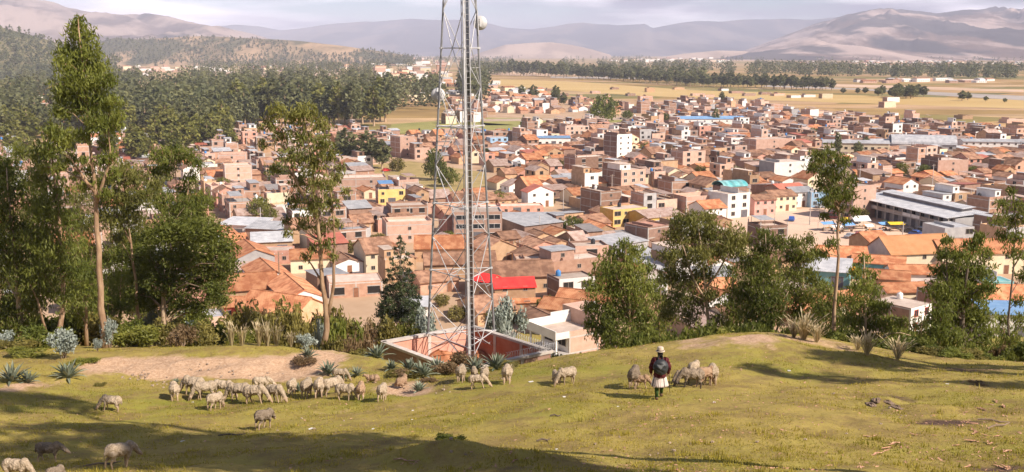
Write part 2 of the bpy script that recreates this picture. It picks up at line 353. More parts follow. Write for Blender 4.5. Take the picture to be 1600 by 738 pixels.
def np_mesh(name, V, Fq, mats, mi=None, tint=None, smooth=False):
    """fast mesh from numpy arrays; Fq is (n,3) or (n,4)"""
    me = bpy.data.meshes.new(name); nf, k = Fq.shape
    me.vertices.add(len(V)); me.vertices.foreach_set('co', np.ascontiguousarray(V, np.float32).ravel())
    me.loops.add(nf * k); me.loops.foreach_set('vertex_index', np.ascontiguousarray(Fq, np.int32).ravel())
    me.polygons.add(nf); me.polygons.foreach_set('loop_start', np.arange(0, nf*k, k, dtype=np.int32))
    for m in mats: me.materials.append(MATS[m])
    if mi is not None: me.polygons.foreach_set('material_index', np.asarray(mi, np.int32))
    if smooth: me.polygons.foreach_set('use_smooth', np.ones(nf, bool))
    if tint is not None:
        a = me.attributes.new('tint', 'FLOAT', 'FACE'); a.data.foreach_set('value', np.asarray(tint, np.float32))
    me.update(calc_edges=True); return me
# ------------------------------------------------------------------ noise
_rs = np.random.RandomState(7); _perm = _rs.permutation(512); _val = _rs.rand(512)
def _h(ix, iy): return _val[(_perm[(ix & 511)] + iy) & 511]
def vnoise(x, y):
    x = np.asarray(x, float); y = np.asarray(y, float)
    ix = np.floor(x).astype(int); iy = np.floor(y).astype(int); fx = x - ix; fy = y - iy
    fx = fx*fx*(3-2*fx); fy = fy*fy*(3-2*fy)
    return (_h(ix,iy)*(1-fx)+_h(ix+1,iy)*fx)*(1-fy) + (_h(ix,iy+1)*(1-fx)+_h(ix+1,iy+1)*fx)*fy
def fbm(x, y, o=5, g=0.5):
    s = 0; a = 1; t = 0
    for i in range(o): s = s + a*vnoise(x*2**i + 17.3*i, y*2**i - 9.1*i); t += a; a *= g
    return s / t
def ridged(x, y, o=5):
    s = 0; a = 1; t = 0
    for i in range(o): s = s + a*(1 - np.abs(2*vnoise(x*2**i + 5.3*i, y*2**i + 3.7*i) - 1)); t += a; a *= 0.5
    return s / t
def grid_mesh(name, X, Y, Z, mats, attrs=None):
    ny, nx = X.shape; V = np.stack([X, Y, Z], -1).reshape(-1, 3)
    i = np.arange(ny*nx).reshape(ny, nx)
    Fq = np.stack([i[:-1,:-1], i[:-1,1:], i[1:,1:], i[1:,:-1]], -1).reshape(-1, 4)
    me = np_mesh(name, V, Fq, mats, smooth=True)
    for k, a in (attrs or {}).items():
        at = me.attributes.new(k, 'FLOAT', 'POINT'); at.data.foreach_set('value', np.asarray(a, np.float32).ravel())
    return me

# ------------------------------------------------------------------ the valley floor
m, nt, b = new_mat('valley'); L = nt.links.new
tc = N(nt, 'ShaderNodeTexCoord')
mp = N(nt, 'ShaderNodeMapping'); mp.inputs['Scale'].default_value = (0.0045, 0.011, 1); mp.inputs['Rotation'].default_value = (0, 0, R(-9)); L(tc.outputs['Object'], mp.inputs[0])
vo = N(nt, 'ShaderNodeTexVoronoi'); vo.inputs['Scale'].default_value = 1.0; vo.inputs['Randomness'].default_value = 0.8; L(mp.outputs[0], vo.inputs['Vector'])
sp = N(nt, 'ShaderNodeSeparateColor'); L(vo.outputs['Color'], sp.inputs[0])
cr = N(nt, 'ShaderNodeValToRGB'); cr.color_ramp.interpolation = 'CONSTANT'
cols = [(0.0,(0.41,0.26,0.125)),(0.22,(0.33,0.215,0.085)),(0.42,(0.46,0.31,0.17)),(0.58,(0.24,0.19,0.07)),(0.72,(0.43,0.28,0.16)),(0.88,(0.20,0.175,0.07))]
el = cr.color_ramp.elements
while len(el) < len(cols): el.new(0.5)
for e, (p, c) in zip(el, cols): e.position = p; e.color = rgba(c)
L(sp.outputs[0], cr.inputs[0])
nz = N(nt, 'ShaderNodeTexNoise'); nz.inputs['Scale'].default_value = 0.02; nz.inputs['Detail'].default_value = 10; nz.inputs['Roughness'].default_value = 0.65
mp2 = N(nt, 'ShaderNodeMapping'); mp2.inputs['Scale'].default_value = (0.35, 1, 1); L(tc.outputs['Object'], mp2.inputs[0]); L(mp2.outputs[0], nz.inputs['Vector'])
mr = N(nt, 'ShaderNodeMapRange'); mr.inputs[1].default_value = 0.3; mr.inputs[2].default_value = 0.7; mr.inputs[3].default_value = 0.6; mr.inputs[4].default_value = 1.3; L(nz.outputs['Fac'], mr.inputs[0])
vm = N(nt, 'ShaderNodeVectorMath'); vm.operation = 'SCALE'; L(cr.outputs[0], vm.inputs[0]); L(mr.outputs[0], vm.inputs['Scale'])
L(vm.outputs[0], b.inputs['Base Color']); b.inputs['Roughness'].default_value = 0.95; b.inputs['Specular IOR Level'].default_value = 0.1
MATS['valley'] = m
mk('town_dust', (0.40,0.26,0.16), (0.53,0.37,0.25), 0.06, 0.95, 0.1, detail=9)
mk('pitch', (0.26,0.25,0.075), (0.36,0.32,0.11), 0.05, 0.95, 0.1, detail=8)
mk('scrub', (0.27,0.21,0.075), (0.42,0.30,0.14), 0.12, 0.95, 0.1, detail=9)
mk('river_bed', (0.36,0.31,0.28), (0.47,0.41,0.37), 0.01, 0.95, 0.1, detail=8, stretch=(0.2,1,1))
mk('stubble', (0.46,0.30,0.11), (0.55,0.39,0.17), 0.012, 0.95, 0.1, detail=9, stretch=(0.25,1,1))
mk('tan_earth', (0.50,0.33,0.22), (0.62,0.45,0.33), 0.008, 0.95, 0.1, detail=9)
gs = MB(); gs.add([(-25000,-350,0),(25000,-350,0),(25000,25000,0),(-25000,25000,0)], [(0,1,2,3)], 'valley')
tag(gs.build('ground'), kind='structure')
def sheet(name, pxs, z, mat, sub=None):
    P = [on_z(px, py, z) for px, py in pxs]
    mb = MB(); mb.add(P, [tuple(range(len(P)))], mat)
    o = mb.build(name); tag(o, kind='structure'); return o
TOWN = [(-90,245),(60,236),(200,228),(330,236),(400,206),(560,203),(640,215),(700,205),(700,168),(760,150),(900,158),(980,166),(1150,163),(1290,186),(1420,193),(1600,212),(1690,214),(2000,330),(1800,520),(800,520),(-400,520),(-500,330)]
sheet('town_ground', TOWN, 0.03, 'town_dust')
sheet('football_field', [(606,208),(612,194),(700,188),(812,196),(806,208),(700,212)], 0.09, 'pitch')
sheet('scrub_lot', [(560,272),(575,258),(640,252),(760,270),(762,312),(690,322),(640,296),(600,292)], 0.09, 'scrub')
sheet('grass_strip', [(742,190),(760,184),(1000,186),(1000,194),(760,196)], 0.09, 'pitch')
sheet('plaza', [(1120,352),(1160,334),(1295,322),(1345,330),(1480,372),(1430,380),(1372,366),(1310,392),(1200,380)], 0.09, 'plaza')
sheet('street', [(880,520),(862,500),(905,492),(935,520)], 0.09, 'road')
sheet('street', [(700,176),(760,186),(1010,183),(1010,187),(760,190),(700,184)], 0.14, 'road')
sheet('stubble_field', [(782,124),(900,128),(1080,141),(1300,148),(1600,156),(1600,170),(1300,160),(1000,150),(780,134)], 0.10, 'stubble')
sheet('river', [(1190,135.5),(1330,140),(1460,149),(1600,157),(1760,163),(1760,156),(1600,150),(1440,143),(1300,136.5),(1200,133.5)], 0.18, 'river_bed')
sheet('river', [(860,119.5),(1040,121),(1200,126),(1200,128),(1040,124),(860,122)], 0.25, 'river_bed')
sheet('river', [(1180,128),(1400,134),(1600,141),(1600,144),(1380,138),(1180,131)], 0.25, 'tan_earth')
sheet('bare_terrace', [(740,116),(770,108),(830,107),(905,112),(900,118),(820,119)], 0.3, 'tan_earth')
sheet('bare_field', [(300,112),(420,110),(560,113),(540,118),(330,118)], 0.3, 'tan_earth')

# ------------------------------------------------------------------ mountains round the valley (far terrain)
def mtn_mat(name, cA, cB, cC, s, drk):
    m, nt, b = new_mat(name); L = nt.links.new
    tc = N(nt, 'ShaderNodeTexCoord'); 
    n1 = N(nt, 'ShaderNodeTexNoise'); n1.inputs['Scale'].default_value = s; n1.inputs['Detail'].default_value = 12; n1.inputs['Roughness'].default_value = 0.62
    n2 = N(nt, 'ShaderNodeTexNoise'); n2.inputs['Scale'].default_value = s*0.62; n2.inputs['Detail'].default_value = 8
    mpp = N(nt, 'ShaderNodeMapping'); mpp.inputs['Scale'].default_value = (1, 0.33, 1.0); L(tc.outputs['Object'], mpp.inputs[0])
    L(mpp.outputs[0], n1.inputs['Vector']); L(mpp.outputs[0], n2.inputs['Vector'])
    c = N(nt, 'ShaderNodeValToRGB'); e = c.color_ramp.elements; e[0].position = 0.44; e[0].color = rgba(cA); e[1].position = 0.56; e[1].color = rgba(cB); L(n1.outputs['Fac'], c.inputs[0])
    r = N(nt, 'ShaderNodeValToRGB'); e = r.color_ramp.elements; e[0].position = 0.43; e[0].color = (1,1,1,1); e[1].position = 0.48; e[1].color = (0,0,0,1); L(n2.outputs['Fac'], r.inputs[0])  # dark patches: ground tone, with cloud shadow on the mountains painted in
    ml = N(nt, 'ShaderNodeMath'); ml.operation = 'MULTIPLY'; ml.inputs[1].default_value = drk; L(r.outputs[0], ml.inputs[0])
    x = N(nt, 'ShaderNodeMix'); x.data_type = 'RGBA'; x.inputs[7].default_value = rgba(cC); L(ml.outputs[0], x.inputs[0]); L(c.outputs[0], x.inputs[6])
    L(x.outputs[2], b.inputs['Base Color']); b.inputs['Roughness'].default_value = 1; b.inputs['Specular IOR Level'].default_value = 0
    MATS[name] = m
mtn_mat('mtn_left', (0.12,0.085,0.075), (0.33,0.25,0.215), (0.04,0.040,0.044), 0.0024, 0.85)
mtn_mat('mtn_far', (0.060,0.062,0.078), (0.17,0.14,0.135), (0.04,0.042,0.056), 0.0014, 0.8)  # bluish dark base: distance haze partly put into the colour
mtn_mat('mtn_right', (0.17,0.115,0.095), (0.48,0.36,0.31), (0.04,0.040,0.046), 0.0022, 0.85)
mtn_mat('mtn_tan', (0.36,0.26,0.20), (0.50,0.37,0.29), (0.28,0.20,0.165), 0.0025, 0.5)
mtn_mat('hill_wood', (0.08,0.085,0.04), (0.19,0.16,0.085), (0.06,0.066,0.035), 0.006, 0.5)
mtn_mat('hill_tan', (0.20,0.15,0.085), (0.40,0.27,0.165), (0.10,0.095,0.05), 0.006, 0.95)
HILLS_LIST = []; ZTOP = []
def mountain(name, ridge, Dr, Db, mat, amp, seed, nx=260, ny=64, back=0.5, pw=1.15, wl=900.0, zb=-2):
    rp = np.array(ridge, float)
    xs = np.linspace((rp[0,0]-800)/F, (rp[-1,0]-800)/F, nx)          # tangent of bearing
    pxs = xs*F+800
    py = np.interp(pxs, rp[:,0], rp[:,1])
    k = np.array([at_d(a, b, 1.0)[2]-CAM_Z for a, b in zip(pxs, py)])
    hr = CAM_Z + k*Dr                                                  # ridge height above the plain
    ts = np.linspace(0, 1+back, ny)
    D = Db + (Dr-Db)*ts
    X = xs[None]*F*0 + xs[None]*D[:,None]/CT; Y = np.repeat(D[:,None], nx, 1)
    t = ts[:,None]
    prof = np.where(t <= 1, np.clip(t,0,1)**pw, 1-(t-1)*0.9)
    X0 = X/wl + seed*3.7; Y0 = Y/wl + seed*1.9
    wx = fbm(X0*0.7, Y0*0.7, 4)*1.6; rg = ridged(X0*1.0+wx, Y0*0.30+wx, 6)
    env = np.clip(t*1.0, 0, 1)*np.clip((1.12-t)*2.2, 0.12, 1)
    Z = hr[None]*prof + amp*(rg-0.62)*env*np.clip(hr[None]/hr.max(), 0.1, 1)
    Z = np.where(t <= 0.001, zb, np.maximum(Z, zb))
    ZTOP.append(float(Z.max()))
    o = link(name, grid_mesh(name, X, Y, Z, [mat])); tag(o, kind='structure')
    HILLS_LIST.append((X, Y, Z)) if name == 'hill' else None
    return o
mountain('mountain', [(-500,-10),(-200,-30),(0,-20),(70,-4),(100,2),(130,11),(200,21),(250,26),(330,39),(370,44),(410,54),(440,62),(480,71),(520,79),(570,90)], 9500, 5200, 'mtn_left', 800, 1, wl=850)
mountain('mountain', [(150,66),(250,58),(330,44),(380,38),(420,41),(450,48),(480,44),(520,37),(600,34),(650,31),(700,33),(760,36),(790,43),(830,45),(870,41),(900,37),(960,40),(1000,38),(1012,46),(1050,39),(1100,33),(1150,29),(1220,27),(1400,30)], 19000, 13500, 'mtn_far', 560, 2, wl=2600)
mountain('mountain', [(1060,97),(1110,90),(1150,79),(1200,60),(1240,43),(1270,33),(1300,27),(1330,21),(1370,17),(1400,20),(1440,24),(1480,19),(1520,17),(1560,21),(1600,13),(1700,4),(1900,0),(2200,10)], 12500, 6400, 'mtn_right', 950, 3, wl=1250)
mountain('mountain', [(735,88),(765,78),(790,70),(830,67),(860,66),(890,70),(920,77),(950,86)], 9800, 8600, 'mtn_tan', 30, 4, nx=90, ny=30, wl=900)
mountain('mountain', [(1020,90),(1060,84),(1110,79),(1150,80),(1190,86),(1230,92)], 9400, 8400, 'mtn_tan', 30, 5, nx=90, ny=30, wl=900)
mountain('hill', [(-300,-20),(-150,5),(0,35),(40,46),(90,60),(130,73),(165,84),(185,92)], 2700, 1750, 'hill_wood', 26, 6, nx=120, ny=40, wl=420)
mountain('hill', [(100,88),(150,73),(200,60),(240,62),(280,60),(330,57),(400,60),(450,63),(490,66),(540,72),(590,79),(650,88)], 4600, 3900, 'hill_tan', 40, 7, nx=140, ny=40, wl=500)

# ------------------------------------------------------------------ the grassy hillside in front
xs = np.concatenate([-28-np.linspace(0,1,46)[1:][::-1]**1.7*140, np.arange(-28, 28.01, 0.22), 28+np.linspace(0,1,46)[1:]**1.7*140])
ys = np.concatenate([np.arange(-16, 8, 1.0), np.arange(8, 50, 0.2), np.arange(50, 191, 1.5)])
X, Y = np.meshgrid(xs, ys)
Z = H(X, Y) + 0.05*(fbm(X*2.3, Y*2.3, 4)-0.5)
def blobs(lst):
    out = []
    for px, py, rx, ry, w in lst:
        p = hit(px, py); s = p[1]/F; q0 = hit(px, py-ry); q1 = hit(px, py+ry) if py+ry < 738 else p
        out.append((p[0], p[1], rx*s, max(0.5, min(3.5, abs(q0[1]-q1[1])*0.5)), w))
    return out
SOIL = blobs([(230,570,70,16,1),(300,578,80,16,1.1),(390,575,80,18,1.2),(450,585,40,14,1),(150,575,30,14,.8),(620,607,45,10,1.1),(655,613,30,7,.8),(530,600,40,10,.4),(80,600,40,14,.5),(1180,527,50,6,.8),(1080,535,60,7,.6),(1240,530,60,6,.7),(20,610,30,12,.7),(480,560,40,14,.8),(585,640,200,6,.5),(520,555,40,7,.7),(700,650,200,8,.3),(360,690,200,8,.3),(1330,548,40,5,.5)])
DARK = blobs([(1480,660,60,7,1.2),(1400,622,35,6,.8),(1400,572,120,6,.5),(1540,578,90,7,.6),(1560,600,120,6,.3),(690,612,20,10,.6),(1380,640,30,6,.5),(1560,735,80,5,.9),(800,732,70,6,.7),(560,660,60,5,.2)])  # dark soil, plus tree shade bands painted into the ground colour
GREEN = blobs([(300,630,150,22,.8),(150,615,90,20,.7),(560,625,60,12,.8),(760,595,120,16,.8),(900,570,80,12,.9),(960,590,60,14,.6),(700,660,250,16,.4),(1350,560,60,7,.7),(1450,630,90,10,.9),(1480,705,150,14,.8),(560,575,40,14,.7),(60,640,90,14,.8),(1250,580,120,12,.5),(830,620,120,8,.3),(1100,560,70,10,.4),(1250,655,160,16,-1.2),(1000,690,220,14,-1),(1100,640,120,12,-.9),(450,690,220,14,-.7),(1350,600,120,10,-.8),(200,600,80,8,-.6),(720,640,200,8,-.7),(1050,545,60,8,-1)])
def field(lst, x, y):
    s = 0
    for bx, by, rx, ry, w in lst: s = s + w*np.exp(-((x-bx)/rx)**2 - ((y-by)/ry)**2)
    return s
soil = field(SOIL, X, Y); Z = Z + np.clip(soil, 0, 1)*(0.34*(ridged(X*0.55, Y*0.9, 4)-0.6) + 0.10*(fbm(X*2.7, Y*2.7, 3)-0.5))
Z = np.where(Y > 184, np.minimum(Z, -0.6), Z); dark = field(DARK, X, Y); green = field(GREEN, X, Y)
m, nt, b = new_mat('hillside'); L = nt.links.new
tc = N(nt, 'ShaderNodeTexCoord')
def noise(s, d=8, r=0.6, stretch=None):
    n = N(nt, 'ShaderNodeTexNoise'); n.inputs['Scale'].default_value = s; n.inputs['Detail'].default_value = d; n.inputs['Roughness'].default_value = r
    L(tc.outputs['Object'], n.inputs['Vector']); return n.outputs['Fac']
def mth(op, a, bb, clamp=False):
    n = N(nt, 'ShaderNodeMath'); n.operation = op; n.use_clamp = clamp
    for i, v in enumerate((a, bb)):
        if isinstance(v, (int, float)): n.inputs[i].default_value = v
        else: L(v, n.inputs[i])
    return n.outputs[0]
def ramp(f, a, c):
    n = N(nt, 'ShaderNodeMapRange'); n.inputs[1].default_value = a; n.inputs[2].default_value = c; L(f, n.inputs[0]); return n.outputs[0]
def attr(n_):
    n = N(nt, 'ShaderNodeAttribute'); n.attribute_name = n_; return n.outputs['Fac']
def mixc(f, a, c):
    n = N(nt, 'ShaderNodeMix'); n.data_type = 'RGBA'; L(f, n.inputs[0])
    for i, v in ((6, a), (7, c)):
        if isinstance(v, tuple): n.inputs[i].default_value = rgba(v)
        else: L(v, n.inputs[i])
    return n.outputs[2]
n1, n2, n3 = noise(0.28), noise(1.6), noise(9.0, 6, 0.7)
grassf = mth('ADD', mth('MULTIPLY', n1, 0.9), mth('ADD', mth('MULTIPLY', n2, 0.55), mth('MULTIPLY', attr('green'), 0.22)))
c = mixc(ramp(grassf, 0.62, 1.0), (0.38,0.285,0.080), (0.24,0.24,0.028))
c = mixc(ramp(grassf, 0.92, 1.15), c, (0.10,0.14,0.014))
n4 = noise(0.75, 10, 0.72)
c = mixc(mth('MULTIPLY', ramp(n4, 0.47, 0.58), 0.85), c, (0.215,0.14,0.062))
c = mixc(mth('MULTIPLY', ramp(n3, 0.3, 0.75), 0.8), c, mixc(ramp(n2, 0.3, 0.7), (0.15,0.125,0.034), (0.40,0.305,0.105)))
sf = ramp(mth('ADD', attr('soil'), mth('MULTIPLY', mth('SUBTRACT', n2, 0.5), 1.1)), 0.42, 0.75)
c = mixc(sf, c, mixc(ramp(n3, 0.3, 0.7), (0.34,0.20,0.115), (0.60,0.42,0.29)))
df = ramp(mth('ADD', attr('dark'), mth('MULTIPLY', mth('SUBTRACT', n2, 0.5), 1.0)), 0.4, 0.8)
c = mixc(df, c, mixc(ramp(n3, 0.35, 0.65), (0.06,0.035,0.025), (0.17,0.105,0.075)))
L(c, b.inputs['Base Color']); b.inputs['Roughness'].default_value = 0.95; b.inputs['Specular IOR Level'].default_value = 0.1
bp = N(nt, 'ShaderNodeBump'); bp.inputs['Strength'].default_value = 0.7; bp.inputs['Distance'].default_value = 0.06
L(mth('ADD', n3, mth('MULTIPLY', n2, 1.5)), bp.inputs['Height']); L(bp.outputs[0], b.inputs['Normal'])
MATS['hillside'] = m
tag(link('hillside', grid_mesh('hillside', X, Y, Z, ['hillside'], {'soil': soil, 'dark': dark, 'green': green})), kind='structure')

# grass blades over the hillside
rg = np.random.RandomState(3)
NB = 260000
D = 17 + (rg.rand(NB)**1.25)*29; x = (rg.rand(NB)*2-1)*(D*0.53+0.5); y = D
sl = field(SOIL, x, y); dk = field(DARK, x, y); gr = field(GREEN, x, y)
dens = fbm(x*0.5+3, y*0.5, 4); fine = fbm(x*2.1, y*2.1+7, 3)
keep = (rg.rand(NB) < np.clip(4.2*(dens-0.33) + 0.45*gr, 0.04, 1)) & (sl + (fine-0.5)*0.8 < 0.5) & (dk + (fine-0.5) < 0.6)
x, y, gr, dens, fine = x[keep], y[keep], gr[keep], dens[keep], fine[keep]; n = len(x)
z = H(x, y) - 0.01
hh = (0.018 + 0.042*rg.rand(n)**2)*(0.45+1.1*fine)*(1+1.5*(fbm(x*4.3, y*4.3, 2) > 0.70)); ww = 0.007 + 0.010*rg.rand(n)
az = rg.rand(n)*6.283; ln = (rg.rand(n)-0.3)*0.9
base = np.stack([x, y, z], -1); sdv = np.stack([np.cos(az), np.sin(az), 0*az], -1)*ww[:,None]
tip = base + np.stack([-np.sin(az)*ln*hh, np.cos(az)*ln*hh, hh], -1)
V = np.stack([base-sdv, base+sdv, tip], 1).reshape(-1, 3)
tint = np.clip(1.15 - 1.1*(dens-0.22) - 0.42*np.clip(gr,-0.8,1.2) - 0.25*(fine-0.5) + (rg.rand(n)-0.5)*0.5, 0, 1)
o = link('grass', np_mesh('grass', V, np.arange(3*n).reshape(n, 3), ['grass_blade'], tint=tint)); tag(o, 'short olive and straw coloured pasture grass over the hillside', 'grass', kind='stuff')

# dry leaves and crumbs of bark strewn on the turf
rg = np.random.RandomState(5); n = 5200
D = 17.5 + (rg.rand(n)**1.2)*24; t_ = rg.rand(n); x = np.where(t_ < 0.55, (0.1+0.45*rg.rand(n))*D, (rg.rand(n)*2-1)*D*0.52); y = D
k = fbm(x*0.9+40, y*0.9, 3) > 0.47; x, y = x[k], y[k]; n = len(x); z = H(x, y)+0.012
a = rg.rand(n)*6.283; l = 0.015+0.05*rg.rand(n)**2; w = l*(0.25+0.3*rg.rand(n)); c_, s_ = np.cos(a), np.sin(a); P = np.stack([x, y, z], -1)
u = np.stack([c_*l, s_*l, 0.3*l*(rg.rand(n)-.3)], -1); v = np.stack([-s_*w, c_*w, 0.3*w], -1)
V = np.stack([P+u, P+v, P-u, P-v], 1).reshape(-1, 3)
o = link('fallen_leaves', np_mesh('fallen_leaves', V, np.arange(4*n).reshape(n, 4), ['bark_strip'], tint=rg.rand(n))); tag(o, 'dry leaves and bark crumbs strewn over the turf', 'fallen leaves', kind='stuff')

# ------------------------------------------------------------------ air of the valley
m = bpy.data.materials.new('haze'); m.use_nodes = True; nt = m.node_tree; nt.nodes.clear()
out = N(nt, 'ShaderNodeOutputMaterial'); pv = N(nt, 'ShaderNodeVolumePrincipled')
pv.inputs['Color'].default_value = (0.80, 0.815, 1.0, 1); pv.inputs['Density'].default_value = 0.76e-4; pv.inputs['Anisotropy'].default_value = -0.2
nt.links.new(pv.outputs[0], out.inputs['Volume']); MATS['haze'] = m
hz = MB(); hz.box(-25200, 25200, -390, 25200, -3, max(ZTOP)+25, 'haze')
tag(hz.build('haze'), 'pale lavender haze that fades the far side of the valley', 'haze', kind='stuff')
# ------------------------------------------------------------------ trees and plants
LEAFK = 1.0
def leaf_quads(rs, C, Rd, dens, Lf, Wf, droop=0.6, flat=0.8, mode='shell', asp=None):
    """leaf-shaped quads scattered through ellipsoid clumps; C (n,3) centres, Rd (n) radii"""
    Vs = []; T = []
    for c, r in zip(C, Rd):
        k = max(8, int(dens*LEAFK*r*r))
        d = rs.normal(size=(k, 3)); d /= np.linalg.norm(d, axis=1)[:, None] + 1e-9
        rad = r*(rs.rand(k)**0.45 if mode == 'shell' else rs.rand(k)**0.33)
        # lumpy outline
        ph = rs.rand(3)*6.28
        lump = 1 + 0.28*np.sin(3.1*d[:,0]*2+ph[0]) * np.sin(2.7*d[:,1]*2+ph[1]) + 0.22*np.sin(4.3*d[:,2]*2+ph[2])
        p = d*(rad*lump)[:,None]; p[:,2] *= flat; p = p + c
        a = rs.normal(size=(k, 3)); a[:,2] -= droop*1.8; a /= np.linalg.norm(a, axis=1)[:, None]
        bb = np.cross(a, rs.normal(size=(k, 3))); bb /= np.linalg.norm(bb, axis=1)[:, None] + 1e-9
        l = Lf*(0.6+0.8*rs.rand(k))[:,None]; w = Wf*(0.6+0.8*rs.rand(k))[:,None]
        Vs.append(np.stack([p+a*l, p+bb*w+a*l*0.1, p-a*l, p-bb*w+a*l*0.1], 1))
        base = rs.rand()
        T.append(np.clip(0.55*base + 0.45*rs.rand(k), 0, 1))
    V = np.concatenate(Vs).reshape(-1, 3); return V, np.arange(len(V)).reshape(-1, 4), np.concatenate(T)

def hero_tree(name, label, cat, base, D, clumps, trunks, leaf='leaf_euc', bark='bark', tr=0.16, dens=240, Lf=0.13, Wf=0.030, droop=0.95, seed=1, deep=0.75, rk=1.22, group=None, limb_every=1, flat=0.85):
    """a tree whose crown clumps and trunk bends were surveyed from the photo; every clump has real depth around the trunk"""
    rs = np.random.RandomState(seed)
    b = at_d(base[0], base[1], D); gz = G(b[0], b[1]); b[2] = gz - 0.05
    root = empty(name, b, 0, label, cat, group)
    def loc(px, py, dy=0):
        q = at_d(px, py, D+dy); return np.array((q[0]-b[0], q[1]-b[1], q[2]-b[2]))
    tp = []; mbT = MB()
    for i, tk in enumerate(trunks):
        pts = [loc(*p) for p in tk]
        if i == 0: pts = [np.array((pts[0][0], 0, 0.0))] + [p for p in pts if p[2] > 0.3]
        n = len(pts); r0 = tr*(1 if i == 0 else 0.55)
        pp = []
        for j in range(n-1):
            for s in (0, 0.5): pp.append(pts[j]*(1-s)+pts[j+1]*s + (rs.normal(size=3)*0.03 if j or s else 0))
        pp.append(pts[-1]); m_ = len(pp)
        rr = [max(0.018, r0*(1-0.88*j/(m_-1)))*(1.35 if j == 0 and i == 0 else 1) for j in range(m_)]
        mbT.tube(pp, rr, bark, 8); tp += [(p, r) for p, r in zip(pp, rr)]
    C = []; Rr = []
    for (px, py, r) in clumps:
        rm = r/F*D
        c = loc(px, py, (rs.rand()*2-1)*deep*1.2)
        C.append(c); Rr.append(rm)
    C = np.array(C); Rr = np.array(Rr)
    P = np.array([p for p, r in tp]); PR = np.array([r for p, r in tp])
    for c, rm in list(zip(C, Rr))[::limb_every]:
        dz = c[2] - P[:,2]; dist = np.linalg.norm(P-c, axis=1) + np.where(dz < 0.15*dist_h(P, c), 4.0, 0)
        j = int(np.argmin(dist)); s = P[j]; r0 = min(PR[j]*0.55, 0.07)
        mid = (s+c)/2 + np.array((0, 0, 0.12*np.linalg.norm(c-s))) + rs.normal(size=3)*0.08
        mbT.tube([s, mid, c], [r0, r0*0.6, 0.012], bark, 5, cap=False)
        for _ in range(4):
            e = c + rs.normal(size=3)*rm*0.55; mbT.tube([mid*0.35+c*0.65, (c+e)/2+rs.normal(size=3)*0.05, e], [0.018, 0.012, 0.006], bark, 4, cap=False)
    mbT.build('trunk', root, smooth=True)
    V, Fq, T = leaf_quads(rs, C, Rr*rk, dens*4.5*(1.22/rk)**1.2, Lf, Wf, droop, flat)
    link('crown', np_mesh('crown', V, Fq, [leaf], tint=T), root)
    return root
def dist_h(P, c): return np.linalg.norm((P-c)[:, :2], axis=1)

TG = 'eucalyptus trees along the edge of the hillside'
hero_tree('eucalyptus_tree', 'tallest slender eucalyptus on the left, its top above the far mountains', 'tree', (163,540), 46,
 [(122,35,12),(117,50,16),(133,58,18),(107,80,20),(140,85,22),(122,102,24),(97,100,13),(155,108,18),(110,128,24),(143,132,24),(168,125,14),(100,148,17),(125,162,22),(158,162,24),(178,160,13),(152,192,22),(174,195,18),(184,182,13),(95,175,15),(82,205,15),(100,220,19),(75,235,13),(130,212,14),(110,250,12),(165,225,13),(150,285,13),(165,302,11),(130,290,11),(178,272,12),(140,265,12),(160,250,13),(118,275,10),(92,262,11),(130,250,9),(175,245,11),(70,262,9)],
 [[(163,540),(160,480),(156,420),(152,360),(149,300),(145,260),(138,200),(130,120),(122,30)],[(150,320),(165,280),(172,240),(170,190)],[(149,300),(125,270),(100,230)]], 'leaf_euc', 'bark_orange', 0.17, seed=11, rk=1.14, group=TG)
hero_tree('eucalyptus_tree', 'leafy eucalyptus cut by the left edge of the picture', 'tree', (36,545), 50,
 [(8,265,22),(15,300,28),(-8,330,28),(12,350,28),(28,400,32),(2,430,30),(40,440,28),(18,480,32),(52,480,22),(-5,390,26),(40,360,16),(25,510,24),(-10,500,26)],
 [[(36,545),(30,470),(22,400),(15,330),(10,262)]], 'leaf_euc', 'bark', 0.16, dens=190, seed=12, group=TG)
hero_tree('eucalyptus_tree', 'dark drooping eucalyptus just left of the tallest slender tree', 'tree', (90,545), 49,
 [(70,240,20),(62,275,22),(86,300,24),(70,330,28),(98,345,24),(60,370,28),(92,390,28),(112,420,24),(70,425,28),(86,210,13),(55,320,18),(80,455,22),(105,465,18)],
 [[(90,545),(98,480),(96,400),(90,320),(80,250),(84,205)],[(72,520),(58,470),(46,440)]], 'leaf_dark', 'bark_orange', 0.15, dens=210, seed=13, group=TG)
hero_tree('eucalyptus_tree', 'thin leaning eucalyptus with bare side twigs right of the tallest slender tree', 'tree', (217,500), 56,
 [(170,280,18),(190,268,18),(210,278,20),(165,308,20),(195,308,22),(225,308,20),(180,342,20),(213,345,18),(200,328,18),(240,290,14),(160,335,14),(186,372,14)],
 [[(217,500),(212,440),(204,380),(198,320),(192,270)],[(204,380),(180,330)]], 'leaf_euc_light', 'bark_orange', 0.12, seed=14, group=TG)
hero_tree('eucalyptus_tree', 'eucalyptus with two dark leaf tiers above the big round tree', 'tree', (268,500), 64,
 [(250,243,16),(275,240,17),(295,243,14),(308,256,11),(262,262,15),(298,280,13),(242,268,13),(270,326,24),(295,322,22),(315,315,18),(250,310,17),(285,300,15),(305,335,16)],
 [[(268,500),(264,430),(270,370),(278,310),(272,245)],[(270,370),(295,300),(300,260)]], 'leaf_dark', 'bark_orange', 0.17, seed=15, group=TG)
